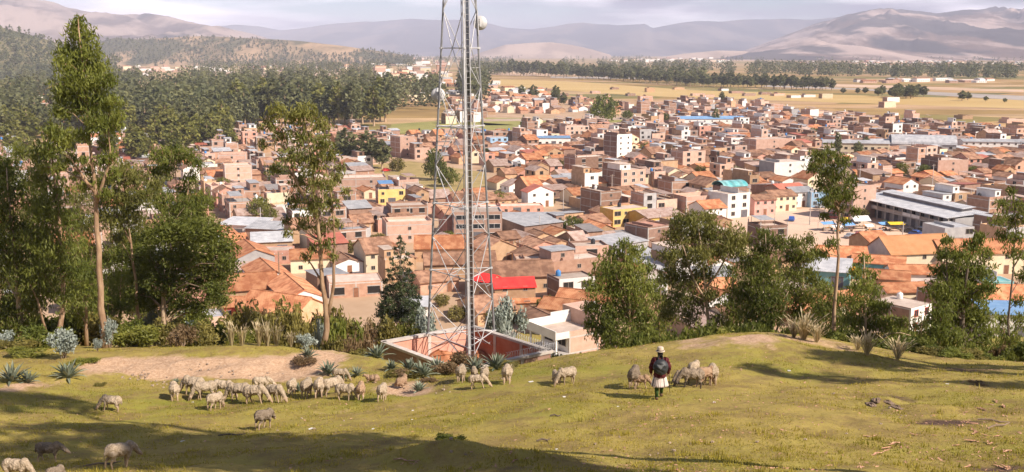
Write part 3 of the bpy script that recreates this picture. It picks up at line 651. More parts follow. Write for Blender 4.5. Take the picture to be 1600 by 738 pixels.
hero_tree('round_tree', 'big round dark tree beside the orange tiled roofs on the left', 'tree', (256,505), 56,
 [(230,370,26),(260,362,28),(295,358,28),(325,365,28),(345,388,26),(356,412,17),(218,400,26),(250,405,30),(285,400,32),(320,405,30),(345,430,24),(225,435,26),(260,440,28),(300,440,28),(335,455,20),(240,470,24),(280,475,24),(310,480,19),(218,462,20),(345,470,12)],
 [[(256,505),(256,460),(260,420),(266,370)],[(258,445),(290,415),(320,380)],[(258,440),(235,400)],[(262,400),(290,390),(340,400)]], 'leaf_dark', 'bark', 0.22, dens=240, Lf=0.10, Wf=0.045, droop=0.3, seed=16, deep=2.2, flat=0.75)
hero_tree('young_eucalyptus', 'bushy young eucalyptus between the tall trunks on the left', 'tree', (135,535), 53,
 [(120,382,18),(140,420,20),(112,450,22),(150,468,20),(122,490,18),(138,445,18)], [[(135,535),(134,470),(128,400),(120,375)],[(172,535),(150,470),(160,420)]], 'leaf_euc', 'bark_orange', 0.10, dens=170, seed=17, group=TG)
hero_tree('young_eucalyptus', 'small leafy eucalyptus between the tallest tree and the leaning one', 'tree', (186,520), 60,
 [(190,398,17),(180,436,19),(206,430,16),(196,462,18),(176,470,15),(208,476,15),(165,405,14)], [[(186,520),(188,460),(192,390)]], 'leaf_euc', 'bark_orange', 0.09, dens=190, seed=18, group=TG)
hero_tree('eucalyptus_tree', 'airy fork trunked eucalyptus standing alone left of the lattice tower', 'tree', (507,535), 46.5,
 [(433,172,15),(418,195,13),(458,182,15),(480,176,18),(500,195,17),(440,214,15),(470,213,18),(502,224,19),(455,244,18),(490,254,20),(516,244,13),(428,265,10),(470,283,18),(502,290,18),(524,278,13),(460,314,15),(490,322,18),(516,318,15),(474,348,13),(500,357,15),(524,348,11),(448,345,9),(510,382,11),(490,388,10),(540,300,8),(450,365,8),(532,262,9),(412,225,8),(478,402,8),(520,400,8)],
 [[(507,535),(512,497),(504,440),(498,380),(491,300),(482,220),(472,180)],[(512,497),(521,445),(523,380),(520,310),(505,240)],[(495,340),(460,280),(436,180)]], 'leaf_euc_light', 'bark_orange', 0.17, dens=200, seed=19, rk=1.22, group=TG)
for k, (px, py, D, lb, cl) in enumerate([
 (58,540,62,'leafy eucalyptus far behind the left edge trees',[(45,290,22),(30,240,20),(55,330,26),(40,370,28),(70,400,28),(35,420,28),(60,450,28),(30,470,24)]),
 (128,540,68,'bushy eucalyptus behind the tallest slender tree',[(125,310,20),(115,345,24),(140,350,24),(120,390,26),(145,400,24),(110,430,26),(140,440,26),(120,470,26),(150,480,22)]),
 (205,530,76,'broad eucalyptus filling the gap behind the leaning one',[(195,370,22),(215,380,24),(180,400,24),(205,415,26),(230,420,22),(185,440,26),(215,450,26),(195,475,24),(225,480,20)]),
 (170,540,58,'low leafy eucalyptus at the foot of the tallest tree',[(165,455,20),(150,475,20),(180,480,20),(165,500,20),(140,505,18)]),
 (0,545,58,'pale green eucalyptus cropped by the left edge',[(-10,255,22),(5,290,24),(-5,330,26),(10,380,26),(0,430,28),(12,480,26)]),
 (300,520,80,'olive crowned eucalyptus behind the big round tree',[(300,340,20),(285,360,22),(320,350,18),(300,385,24),(330,440,20),(340,470,18)]),
 (1030,530,60,'leafy eucalyptus between the brownish green and the tufted crown ones',[(1032,440,14),(1025,465,18),(1040,480,18),(1030,505,20),(1018,525,16)]),
 (1145,525,60,'shadowed eucalyptus between the tufted crown and the dense one',[(1145,425,16),(1150,450,18),(1140,475,20),(1155,490,20),(1140,505,18)]),
 (1300,540,54,'leafy low eucalyptus at the thin tall trunk',[(1295,455,15),(1310,470,18),(1290,485,20),(1315,500,20),(1300,520,20),(1325,520,16)]),
 (1440,565,50,'low leafy eucalyptus left of the large dark one',[(1440,505,14),(1425,520,18),(1450,525,20),(1435,545,20),(1410,545,16)]),
 (1572,580,50,'shrubby eucalyptus at the foot of the sparse right edge tree',[(1565,500,12),(1575,525,18),(1560,545,18),(1590,560,20),(1570,565,16)])]):
    hero_tree('eucalyptus_tree', lb, 'tree', (px, py), D, cl, [[(px, py), (px, (py+cl[0][1])/2), cl[0][:2]]], ['leaf_euc', 'leaf_euc_light', 'leaf_euc', 'leaf_dark'][k % 4], 'bark_orange', 0.11, dens=170, seed=40+k, group=TG)
rows = []
for i, y in enumerate(range(370, 502, 8)):
    w = 1.5 + (y-366)*0.30 if y < 478 else 35-(y-478)*0.35
    k = max(1, int(w/7.5))
    for j in range(-k, k+1): rows.append((625+j*w/max(k, 1)*0.9 + (2 if i % 2 else -2)*min(1, w/9), y+abs(j)*2.5, 2.6+w*0.17))
hero_tree('conifer_tree', 'dark pointed conifer beside the tower compound', 'tree', (626,520), 92, rows, [[(626,520),(626,440),(625,366)]], 'leaf_conifer', 'bark_dark', 0.2, dens=100, Lf=0.17, Wf=0.04, droop=-0.1, seed=20, rk=1.05, deep=1.7, limb_every=2, flat=0.7)
hero_tree('eucalyptus_tree', 'broad brownish green eucalyptus right of the white terrace house', 'tree', (978,560), 52,
 [(975,383,12),(958,400,17),(990,395,17),(948,425,22),(985,425,25),(1008,420,14),(928,450,17),(960,455,25),(995,455,25),(1014,450,12),(924,480,14),(950,490,25),(985,490,27),(1008,490,18),(935,515,20),(965,525,24),(1000,520,22),(950,540,14),(1014,520,12),(980,545,14),(922,505,10)],
 [[(978,560),(984,500),(980,450),(978,390)],[(984,500),(1005,460),(1008,415)],[(982,490),(955,440),(955,400)]], 'leaf_euc', 'bark_orange', 0.14, seed=21, group=TG, dens=250)
hero_tree('eucalyptus_tree', 'pale trunked eucalyptus with a tufted crown below the plaza corner', 'tree', (1107,525), 56,
 [(1080,345,18),(1060,345,14),(1105,342,16),(1055,370,18),(1085,370,23),(1110,365,20),(1148,370,19),(1140,385,20),(1163,376,11),(1045,400,16),(1070,400,22),(1100,400,20),(1120,392,15),(1155,394,12),(1050,430,20),(1080,435,22),(1105,430,16),(1060,465,22),(1090,470,20),(1112,460,12),(1045,490,16),(1075,495,18),(1120,500,12)],
 [[(1107,525),(1104,470),(1098,420),(1090,350)],[(1104,470),(1080,430),(1060,360)],[(1102,450),(1130,410),(1148,372)]], 'leaf_euc_light', 'bark', 0.14, seed=22, group=TG)
hero_tree('eucalyptus_tree', 'dense eucalyptus with several pale stems left of the thin tall tree', 'tree', (1206,525), 55,
 [(1195,366,12),(1215,380,16),(1190,390,16),(1170,410,18),(1195,415,22),(1178,440,22),(1205,445,22),(1165,460,18),(1190,470,24),(1215,470,18),(1175,490,18),(1205,495,18)],
 [[(1206,525),(1203,460),(1200,400),(1196,365)],[(1200,520),(1175,470),(1170,410)],[(1212,520),(1225,480),(1232,455)]], 'leaf_dark', 'bark', 0.11, seed=23, group=TG, dens=260)
hero_tree('eucalyptus_tree', 'dense dark eucalyptus touching the thin tall tree trunk', 'tree', (1252,530), 58,
 [(1240,380,12),(1263,375,11),(1235,400,16),(1255,400,17),(1275,396,11),(1235,430,18),(1260,430,18),(1280,446,14),(1240,460,20),(1265,465,20),(1284,482,16),(1245,490,18),(1275,500,16)],
 [[(1252,530),(1252,470),(1255,420),(1258,375)]], 'leaf_euc', 'bark', 0.11, seed=24, group=TG, dens=260)
hero_tree('eucalyptus_tree', 'tall thin bare trunked eucalyptus with its crown over the market square', 'tree', (1303,525), 50,
 [(1275,245,11),(1295,243,15),(1315,253,13),(1270,263,10),(1290,267,14),(1310,274,14),(1330,285,11),(1285,289,14),(1305,299,16),(1325,304,13),(1290,315,11),(1310,324,12),(1335,330,9),(1287,338,7),(1300,380,10),(1288,398,8),(1318,345,8)],
 [[(1303,525),(1306,440),(1310,360),(1311,310),(1300,245)],[(1311,320),(1326,290)],[(1310,330),(1285,280)]], 'leaf_euc', 'bark_orange', 0.13, seed=25, group=TG, dens=250)
hero_tree('eucalyptus_tree', 'bright green leaning young eucalyptus below the orange awning', 'tree', (1350,560), 47,
 [(1350,405,9),(1340,425,14),(1360,430,12),(1345,450,18),(1365,455,14),(1335,475,18),(1360,480,20),(1380,480,12),(1330,500,16),(1355,510,20),(1385,505,16),(1398,520,16),(1418,532,16),(1370,535,18),(1408,505,11),(1322,530,14),(1438,542,14)],
 [[(1350,560),(1352,500),(1350,400)],[(1350,545),(1390,520),(1425,525)]], 'leaf_euc', 'bark', 0.10, seed=26, group=TG, dens=250)
hero_tree('eucalyptus_tree', 'large dense dark eucalyptus right of the white house with red windows', 'tree', (1502,575), 44,
 [(1480,377,9),(1475,397,12),(1530,372,11),(1520,387,15),(1500,402,16),(1540,397,11),(1475,425,18),(1500,430,22),(1530,425,20),(1465,455,18),(1490,460,24),(1520,460,24),(1544,450,13),(1470,490,20),(1500,495,24),(1530,495,22),(1465,520,20),(1490,530,22),(1525,530,22),(1543,520,13),(1480,550,16),(1515,553,16)],
 [[(1502,575),(1503,500),(1508,440),(1520,375)],[(1503,500),(1480,440),(1478,385)]], 'leaf_dark', 'bark_dark', 0.16, seed=27, group=TG, dens=280)
hero_tree('eucalyptus_tree', 'sparse thin trunked eucalyptus cut by the right edge of the picture', 'tree', (1577,578), 47,
 [(1580,300,9),(1565,320,11),(1590,320,12),(1560,345,11),(1580,345,14),(1598,340,11),(1570,370,14),(1592,372,12),(1606,400,13),(1584,395,12),(1602,430,14),(1590,470,10),(1595,500,14),(1580,530,14),(1602,548,16),(1610,330,12)],
 [[(1577,578),(1576,500),(1582,420),(1588,360),(1582,300)],[(1582,420),(1600,390)]], 'leaf_euc', 'bark_dark', 0.08, seed=28, group=TG, dens=200)
# the row goes on beyond the picture: tall trees up-slope whose shade falls across the pasture
def side_tree(x, y, h, r, seed, cb=0.5):
    rs = np.random.RandomState(seed); z = G(x, y)
    root = empty('eucalyptus_tree', (x, y, z), 0, 'tall eucalyptus further up the slope outside the picture', 'tree', 'eucalyptus trees up the slope')
    C = []; Rr = []
    mb = MB(); mb.tube([(0,0,-0.2),(0.2,0,h*0.5),(0,0.2,h)], [0.25,0.17,0.03], 'bark', 7)
    for i in range(26):
        u = rs.rand(); a = rs.rand()*6.28; rr = r*math.sqrt(rs.rand())*(1-0.5*u)
        c = np.array((math.cos(a)*rr, math.sin(a)*rr, h*(cb+(1-cb)*u))); C.append(c); Rr.append(r*0.33*(0.7+0.6*rs.rand()))
        mb.tube([(0.1,0.1,max(c[2]-rr*0.9, h*cb*0.7)), c], [0.06,0.015], 'bark', 4, cap=False)
    mb.build('trunk', root); V, Fq, T = leaf_quads(rs, np.array(C), np.array(Rr), 130, 0.22, 0.08)
    link('crown', np_mesh('crown', V, Fq, ['leaf_euc'], tint=T), root)
def shade_tree(px, py, th, r, i):
    """stands off to the right so that its crown shades the pasture at this pixel"""
    P = hit(px, py); x, y = P[0]+0.834*th, P[1]-0.552*th; cz_ = P[2]+th*math.tan(SUN_EL); ch = cz_-G(x, y); h = ch+r*1.2
    side_tree(x, y, h, r, 60+i, max(0.2, (ch-r*1.2)/h))
for i, a in enumerate([(330,700,21,2.6),(210,690,23,2.4),(460,712,19,2.6),(120,720,24,2.0),(600,722,16,1.9),(20,625,31,1.9),(735,722,14,1.6),(850,736,14.5,1.5),(1400,570,17,1.5),(1550,574,15,1.7),(1560,602,16,1.2),(1260,590,21,1.2),(1340,560,20,1.3)]): shade_tree(*a, i)

# ---- shrubs: one mesh kind per look, copied
def shrub_mesh(seed, leaf, n=9, dens=420, Lf=0.075, Wf=0.03, tall=1.0, stems='wood'):
    rs = np.random.RandomState(seed); mb = MB(); C = []; Rr = []
    for i in range(n):
        a = rs.rand()*6.28; q = math.sqrt(rs.rand())*0.75
        c = np.array((math.cos(a)*q, math.sin(a)*q, (0.28+0.5*rs.rand()*(1-q*0.6))*tall)); C.append(c); Rr.append(0.25+0.16*rs.rand())
        mb.tube([(c[0]*0.15, c[1]*0.15, -0.05), c*np.array((0.6,0.6,0.7)), c+rs.normal(size=3)*0.12], [0.025,0.016,0.006], stems, 4, cap=False)
    V, Fq, T = leaf_quads(rs, np.array(C), np.array(Rr), dens*7, Lf, Wf, 0.1, 0.9)
    sm = mb.mesh('stems'); cm_ = np_mesh('foliage', V, Fq, [leaf], tint=T); return sm, cm_
SHR = {k: [shrub_mesh(s+i, lf, **kw) for i in range(2)] for k, s, lf, kw in [
    ('olive', 100, 'leaf_olive', {}), ('green', 110, 'leaf_euc', {}), ('brown', 120, 'leaf_brown', dict(dens=260)), ('yellow', 130, 'leaf_yellow', {}), ('dark', 140, 'leaf_dark', {}),
    ('silver', 150, 'leaf_silver', dict(n=10, dens=260, Lf=0.06, Wf=0.045, tall=1.5))]}
SHN = {'olive': ('olive green', 'shrub'), 'green': ('leafy green', 'shrub'), 'brown': ('dry brown', 'shrub'), 'yellow': ('yellowish green', 'shrub'), 'dark': ('dark green', 'shrub'), 'silver': ('silvery blue young eucalyptus', 'shrub')}
def shrub(kind, px, py, D, rw, h, label, seed=0, name='shrub'):
    """px,py: pixel of the base; rw,h in photo pixels"""
    q = at_d(px, py, D) if D else hit(px, py); D = q[1]; z = G(q[0], q[1]); s = D/F
    top = at_d(px, py-h, D)[2]; hh = max(top - z, h*s*0.6)
    root = empty(name, (q[0], q[1], z), seed*1.7, label, 'shrub')
    st, fo = SHR[kind][seed % 2]
    sc = (rw*s, rw*s, hh/(1.05*(1.5 if kind == 'silver' else 1.0)))
    root.scale = (sc[0]*1.3, sc[1]*1.3, sc[2])
    link('stem', st, root); link('foliage', fo, root); return root
SH = [('olive',395,530,50,40,58,'olive green shrub below the orange tiled roofs'),('green',325,525,52,32,34,'leafy green shrub at the foot of the big round tree'),('yellow',236,535,47,32,30,'yellowish green shrub right of the tallest tree trunk'),
 ('olive',270,528,48,28,36,'olive green shrub under the big round tree'),('brown',285,538,46,24,34,'bare brown shrub at the crest of the dirt bank'),('olive',440,525,52,36,55,'olive green shrub left of the fork trunked eucalyptus'),
 ('brown',462,520,54,24,46,'dry brown shrub beside the fork trunked eucalyptus'),('olive',480,520,50,26,44,'olive shrub close behind the fork trunked eucalyptus'),('green',535,530,50,24,50,'leafy green shrub right of the fork trunked eucalyptus'),('brown',545,545,47,20,30,'dry flowering brown shrub right of the fork trunked eucalyptus'),
 ('brown',570,520,52,20,22,'dry brown shrub left of the compound wall'),
 ('dark',70,545,46,34,40,'dark green shrub under the left trees'),('olive',35,555,45,32,26,'olive green shrub in front of the left edge trees'),('green',200,530,50,28,40,'leafy green shrub behind the tallest tree trunk'),('yellow',130,580,40,20,18,'low yellowish shrub behind the lone agave'),
 ('olive',690,590,38.5,26,22,'olive green shrub among the agaves by the compound wall'),('brown',725,580,40,28,34,'dry brown shrub in front of the tower base'),('olive',655,605,37,18,22,'olive shrub at the little dirt scarp'),('brown',672,612,36,14,12,'low brown shrub on the little dirt scarp'),
 ('brown',476,572,40,17,16,'reddish brown low shrub on the dirt bank'),('green',860,490,None,20,34,'small green tree shrub right of the red roofed hall'),('olive',800,505,None,20,24,'olive shrub behind the compound wall'),('brown',832,500,None,20,16,'dry brown shrub beside the dirt street'),
 ('green',1035,532,48,30,34,'leafy green shrub between the two right hand eucalyptus crowns'),('green',1075,525,49,32,30,'leafy green shrub at the crest behind the shepherd'),('green',1125,522,50,32,34,'leafy green shrub below the tufted crown eucalyptus'),('yellow',1095,515,52,24,20,'yellowish shrub at the crest above the shepherd'),
 ('dark',1170,525,52,30,34,'dark green shrub at the bare hump'),('green',1225,530,50,26,36,'leafy green shrub behind the feathery grass'),('dark',1280,545,47,30,44,'dark green shrub right of the feathery grass'),('green',1315,550,45,26,36,'leafy green shrub at the foot of the thin tall tree'),
 ('dark',1400,565,43,30,44,'dark green shrub below the white house with red windows'),('green',1440,568,42,26,44,'leafy green shrub left of the large dark eucalyptus'),('dark',1470,575,40,22,30,'dark green shrub at the foot of the large dark eucalyptus'),('green',1545,575,40,22,26,'leafy green shrub right of the large dark eucalyptus'),('dark',1585,580,42,22,50,'dark green shrub at the right edge of the picture'),
 ('brown',1562,570,44,16,36,'reddish brown shrub at the right edge of the picture'),('yellow',880,560,60,30,18,'yellowish weeds under the white terrace house'),
 ('green',703,706,22.6,24,30,'spindly green bush in the shade at the bottom of the pasture'),('brown',1527,606,29.5,13,11,'tuft of dark dry brush on the right pasture'),('olive',158,645,36.8,9,9,'small dry tussock at the mouth of the grazing sheep'),
 ('olive',350,520,58,44,40,'broad olive shrub between the big round tree and the crest'),('brown',420,505,60,38,30,'brown shrub behind the olive one below the orange tiled roofs'),('olive',455,505,62,40,40,'broad olive shrub behind the fork trunked eucalyptus'),('yellow',372,535,46,26,22,'yellowish weeds under the spiky grass'),('olive',500,505,62,40,36,'broad olive shrub far behind the fork trunked eucalyptus'),('green',530,510,60,34,34,'green shrub left of the conifer'),('olive',548,512,60,26,36,'broad olive shrub left of the conifer foot'),('brown',540,548,46,22,22,'low brown shrub right of the fork trunked eucalyptus foot'),('olive',515,545,46,22,26,'low olive shrub at the fork trunked eucalyptus foot'),('olive',310,535,48,34,30,'olive shrub right of the bare brown one'),('yellow',210,540,48,34,34,'yellowish olive shrub left of the big round tree'),('olive',160,530,55,40,44,'broad olive shrub behind the tallest tree foot'),('dark',110,530,55,40,50,'dark shrub behind the silvery eucalyptus on the left'),('green',60,530,55,44,50,'leafy shrub mass at the left edge trees'),('olive',10,545,52,40,44,'olive shrub at the left edge'),('yellow',40,575,42,34,22,'low yellowish weeds behind the left agaves'),('olive',240,520,60,44,40,'broad olive shrub under the dark tree tiers'),('green',285,505,64,44,34,'green shrub below the big round tree'),('dark',1010,540,48,26,30,'dark shrub at the right foot of the brownish green eucalyptus'),('green',1200,525,55,44,50,'broad green shrub behind the bare hump'),('green',1150,520,56,36,40,'green shrub right of the tufted crown eucalyptus'),('green',1260,530,54,36,50,'green shrub behind the large white feathery grass'),('green',1350,560,48,36,50,'green shrub between the thin tall tree and the white house'),('dark',1420,570,46,34,50,'dark shrub below the white house corner'),('green',1530,580,46,34,40,'green shrub behind the large dark eucalyptus'),('brown',700,590,37.5,22,26,'brown weeds among the agaves by the compound wall'),('brown',640,600,37.5,22,18,'brown weeds along the near wall of the compound'),('olive',622,592,38,18,16,'olive weeds at the near left wall of the compound'),('olive',800,588,37.5,20,16,'olive weeds right of the dark tall agave'),('olive',560,560,44,20,14,'low olive weeds near the compound corner'),
 ('green',1050,540,47,26,26,'low green shrub along the crest behind the shepherd'),('yellow',1130,530,47,26,24,'yellowish shrub at the crest right of the shepherd'),('green',1175,530,49,28,34,'green shrub at the left of the feathery grass'),('green',1300,550,46,28,40,'green shrub at the thin tall trunk foot'),('yellow',1330,555,44,24,26,'yellowish shrub under the leaning young eucalyptus'),('green',1375,565,43,28,40,'green shrub below the white house wall'),('olive',1455,580,40,26,30,'olive shrub left of the large dark eucalyptus foot'),('green',1490,585,39,26,26,'green shrub under the large dark eucalyptus'),('olive',1515,585,39,24,24,'olive shrub right of the large dark trunk'),('green',1000,548,47,26,34,'green shrub at the foot of the brownish green eucalyptus'),('yellow',960,560,45,26,28,'yellowish shrub left of the brownish green eucalyptus foot'),
 ('olive',602,528,70,26,34,'olive shrub mass under the conifer beyond the compound wall'),('yellow',642,520,72,22,28,'yellowish olive shrub right under the conifer'),('brown',572,520,62,24,30,'brown shrub left of the conifer foot'),
 ('silver',100,560,41,23,54,'silvery blue young eucalyptus behind the lone agave'),('silver',8,550,46,18,40,'silvery blue young eucalyptus at the left edge'),('silver',172,540,46,13,50,'silvery blue young eucalyptus right against the tallest trunk'),('silver',152,545,44,8,22,'small silvery sapling left of the tallest trunk'),
 ('silver',238,500,58,16,32,'silvery blue bush behind the yellowish shrub'),('silver',296,515,54,17,24,'pale silvery bush right of the big round tree trunk'),('silver',253,530,50,10,30,'narrow silvery sapling beside the brown bare shrub'),('silver',478,548,42.5,18,32,'round silvery bush on the crest of the dirt bank'),
 ('silver',498,515,47,9,32,'silvery sapling against the fork trunked eucalyptus'),('silver',663,525,72,19,62,'silvery blue young eucalyptus behind the left wall of the compound'),('silver',793,530,72,26,82,'large silvery blue eucalyptus behind the right wall of the compound'),('silver',775,520,70,16,60,'silvery eucalyptus sapling close behind the tower')]
for i, s in enumerate(SH): shrub(s[0], s[1], s[2], s[3], s[4], s[5], s[6], i, 'young_eucalyptus' if s[0] == 'silver' else 'shrub')

# ---- agaves
def agave_mesh(seed, n=30):
    rs = np.random.RandomState(seed); V = []; Fq = []; T = []
    for i in range(n):
        az = i*2.399 + rs.rand()*0.3; el = 0.25 + 1.15*(i/n) + rs.rand()*0.15; Ln = (0.75+0.35*rs.rand())*(1-0.25*(i/n)); w = 0.075*(0.8+0.4*rs.rand()); bend = 0.35*(1-i/n)+0.1*rs.rand()
        d = np.array((math.cos(az), math.sin(az))); s = np.array((-d[1], d[0], 0)); t0 = rs.rand(); o = len(V)
        p = np.array((d[0]*0.05, d[1]*0.05, 0.02)); e = el; prof = [0.75,1.0,0.95,0.6,0.04]
        for j in range(5):
            nrm = np.array((-d[0]*math.sin(e), -d[1]*math.sin(e), math.cos(e)))
            V += [p - s*w*prof[j] + nrm*0.3*w*prof[j], p - nrm*0.25*w*prof[j], p + s*w*prof[j] + nrm*0.3*w*prof[j]]
            p = p + np.array((d[0]*math.cos(e), d[1]*math.cos(e), math.sin(e)))*Ln/4; e -= bend*0.5
            if j < 4: Fq += [(o+j*3, o+j*3+1, o+j*3+4, o+j*3+3), (o+j*3+1, o+j*3+2, o+j*3+5, o+j*3+4)]; T += [t0, t0]
    return np_mesh('agave', np.array(V), np.array(Fq), ['agave'], tint=np.array(T))
AGM = [agave_mesh(200+i, 26+6*i) for i in range(3)]
AG = [(18,598,27,'big agave with dark gaps at the left edge of the pasture'),(44,600,20,'smaller agave right of the big one at the left edge'),(107,592,25,'lone broad agave at the left end of the dirt bank'),(482,560,17,'dark agave below the round silvery bush'),(513,585,19,'agave cluster behind the flock'),
 (538,590,13,'small agave right of the agave cluster behind the flock'),(558,588,14,'low agave at the right end of the flock'),(590,560,22,'pale agave left of the compound wall'),(612,578,14,'small agave in front of the pale one left of the wall'),(604,548,12,'narrow agave touching the corner of the compound wall'),
 (640,580,19,'agave at the left end of the row under the compound wall'),(662,590,22,'pale spread agave in the row under the compound wall'),(684,580,20,'upright agave in the row under the compound wall'),(706,574,17,'agave in the middle of the row under the compound wall'),(655,612,15,'agave on top of the little dirt scarp'),(743,580,20,'bluish agave left of the dark one'),(776,577,25,'dark tall agave at the right end of the row by the tower'),
 (762,572,13,'small agave squeezed behind the dark tall one'),(545,540,12,'pale agave on the crest right of the fork trunked eucalyptus'),(338,525,13,'pale agave among the spiky grass on the crest'),(465,612,12,'small agave among the flock'),(412,602,12,'small agave behind the flock'),(275,600,8,'tiny agave on the left dirt bank')]
for i, (px, py, r, lb) in enumerate(AG):
    p = hit(px, py); s = r*p[1]/F/0.72
    o = link('agave', AGM[i % 3]); o.location = p; o.rotation_euler = (0, 0, i*1.3); o.scale = (s, s, s*1.15); tag(o, lb, 'agave')
# ---- feathery and spiky grasses
def tuft_mesh(seed, n, h, spread, leaf='straw', plume=True):
    rs = np.random.RandomState(seed); V = []; Fq = []; T = []
    for i in range(n):
        az = rs.rand()*6.28; d = np.array((math.cos(az), math.sin(az), 0)); ln = spread*rs.rand(); hh = h*(0.55+0.5*rs.rand()); w = 0.012
        s = np.array((-d[1], d[0], 0)); p0 = d*0.08*rs.rand(); p1 = p0+d*ln*0.4*hh+np.array((0,0,hh*0.6)); p2 = p0+d*ln*hh+np.array((0,0,hh))
        ws = [w, w*1.4, 0.002] if not plume else [w*0.5, w*1.6, 0.004]
        o = len(V); t0 = rs.rand()
        for p, q in zip((p0, p1, p2), ws): V += [p-s*q, p+s*q]
        Fq += [(o,o+1,o+3,o+2), (o+2,o+3,o+5,o+4)]; T += [t0, t0]
        if plume and rs.rand() < 0.6:
            o = len(V); m_ = (p1+p2)/2; V += [m_, (m_+p2)/2+s*0.035, p2+d*0.05, (m_+p2)/2-s*0.035]; Fq.append((o,o+1,o+2,o+3)); T.append(1.0)
    return np_mesh('feather_grass', np.array(V), np.array(Fq), [leaf], tint=np.array(T))
TFM = [tuft_mesh(300, 90, 1.0, 1.0), tuft_mesh(301, 34, 1.0, 0.4), tuft_mesh(302, 70, 1.0, 0.6)]
TF = [(1256,532,0,1.15,'large white feathery grass clump on the crest right of the hump'),(1240,528,0,0.8,'smaller feathery grass left of the large white clump'),(1276,536,0,0.8,'feathery grass leaning right of the large white clump'),(1355,556,0,0.85,'pale feathery grass under the leaning young eucalyptus'),(1402,562,0,0.8,'pale feathery grass below the dark shrubs on the right'),(1340,548,0,0.6,'thin feathery grass at the foot of the right trees'),
 (362,540,1,1.1,'spiky straw grass at the left of the crest row'),(348,538,1,0.9,'leftmost spiky straw grass on the crest'),(378,541,1,1.0,'spiky straw grass under the olive shrub'),(405,541,1,1.1,'tall spiky straw grass in the middle of the crest row'),(418,541,1,1.2,'tallest spiky straw grass of the crest row'),(432,541,1,1.05,'spiky straw grass left of the round silvery bush'),(446,540,1,1.1,'spiky straw grass next to the round silvery bush'),(330,540,2,0.6,'low straw tuft at the left of the crest'),(455,543,2,0.7,'low straw tuft beside the round silvery bush'),(800,585,2,0.35,'low straw tuft by the dark tall agave')]
for i, (px, py, k, h, lb) in enumerate(TF):
    p = hit(px, py); o = link('feather_grass', TFM[k]); o.location = p; o.scale = (h, h, h); o.rotation_euler = (0, 0, i*2.1); tag(o, lb, 'grass clump')

# ---- trees of the town, the plantation and the fields: a few kinds, copied
def mid_tree(seed, kind, leaf, ncl=24, per=42, card=0.045):
    """unit-height tree"""
    rs = np.random.RandomState(seed); mb = MB(); C = []; Rr = []
    if kind == 'euc': prof = lambda u: 0.17*math.sin(math.pi*min(1, 0.12+0.9*u))**0.7; cb = 0.22
    elif kind == 'poplar': prof = lambda u: 0.11*math.sin(math.pi*(0.15+0.8*u))**0.6; cb = 0.06
    elif kind == 'cone': prof = lambda u: 0.27*(1-u)**0.9+0.01; cb = 0.05
    else: prof = lambda u: 0.50*math.sin(math.pi*min(0.96, 0.16+0.86*u))**0.6; cb = 0.16
    mb.tube([(0,0,-0.02),(0.01*rs.randn(),0.01*rs.randn(),0.45),(0,0,0.92)], [0.020,0.014,0.004], 'bark' if kind != 'cone' else 'bark_dark', 6)
    for i in range(ncl):
        u = (i+rs.rand())/ncl; a = i*2.4+rs.rand(); rr = prof(u)*(0.35+0.65*math.sqrt(rs.rand()))
        c = np.array((math.cos(a)*rr, math.sin(a)*rr, cb+(1-cb)*u*0.95)); C.append(c); Rr.append(max(0.03, prof(u)*(0.5 if kind == 'round' else 0.62))*(0.7+0.5*rs.rand()))
        mb.tube([(0,0,max(0.05, c[2]-rr*0.8)), c], [0.007,0.002], 'bark', 4, cap=False)
    Rr = np.array(Rr); dens = per/np.mean(Rr**2)
    V, Fq, T = leaf_quads(rs, np.array(C), Rr, dens, card, card*0.5, 0.35, 0.9)
    return mb.mesh('trunk'), np_mesh('crown', V, Fq, [leaf], tint=T)
MT = {'euc': [mid_tree(400+i, 'euc', 'leaf_far') for i in range(4)], 'poplar': [mid_tree(420+i, 'poplar', 'leaf_far', 22) for i in range(2)], 'cone': [mid_tree(430, 'cone', 'leaf_conifer', 34)],
      'round': [mid_tree(440+i, 'round', 'leaf_dark', 30, 60, 0.05) for i in range(2)], 'pale': [mid_tree(450+i, 'euc', 'leaf_euc_light') for i in range(2)], 'lime': [mid_tree(460, 'round', 'leaf_yellow', 26, 60, 0.05)], 'bush': [mid_tree(470, 'round', 'leaf_olive', 22, 60, 0.06)]}
_tn = [0]
def town_tree(kind, px, py, h_px, label, group=None, wd=1.0, D=None, name=None):
    p = on_z(px, py, 0.0) if D is None else at_d(px, py, D)
    if D is not None: p[2] = G(p[0], p[1])
    h = h_px*p[1]/F; _tn[0] += 1; i = _tn[0]
    st, cr_ = MT[kind][i % len(MT[kind])]
    r = empty(name or {'cone': 'conifer_tree', 'poplar': 'poplar_tree', 'round': 'round_tree', 'lime': 'round_tree', 'bush': 'bush'}.get(kind, 'eucalyptus_tree'), p, i*1.9, label, 'tree' if kind != 'bush' else 'bush', group)
    r.scale = (h*wd, h*wd, h); link('trunk', st, r); link('crown', cr_, r); return p, h
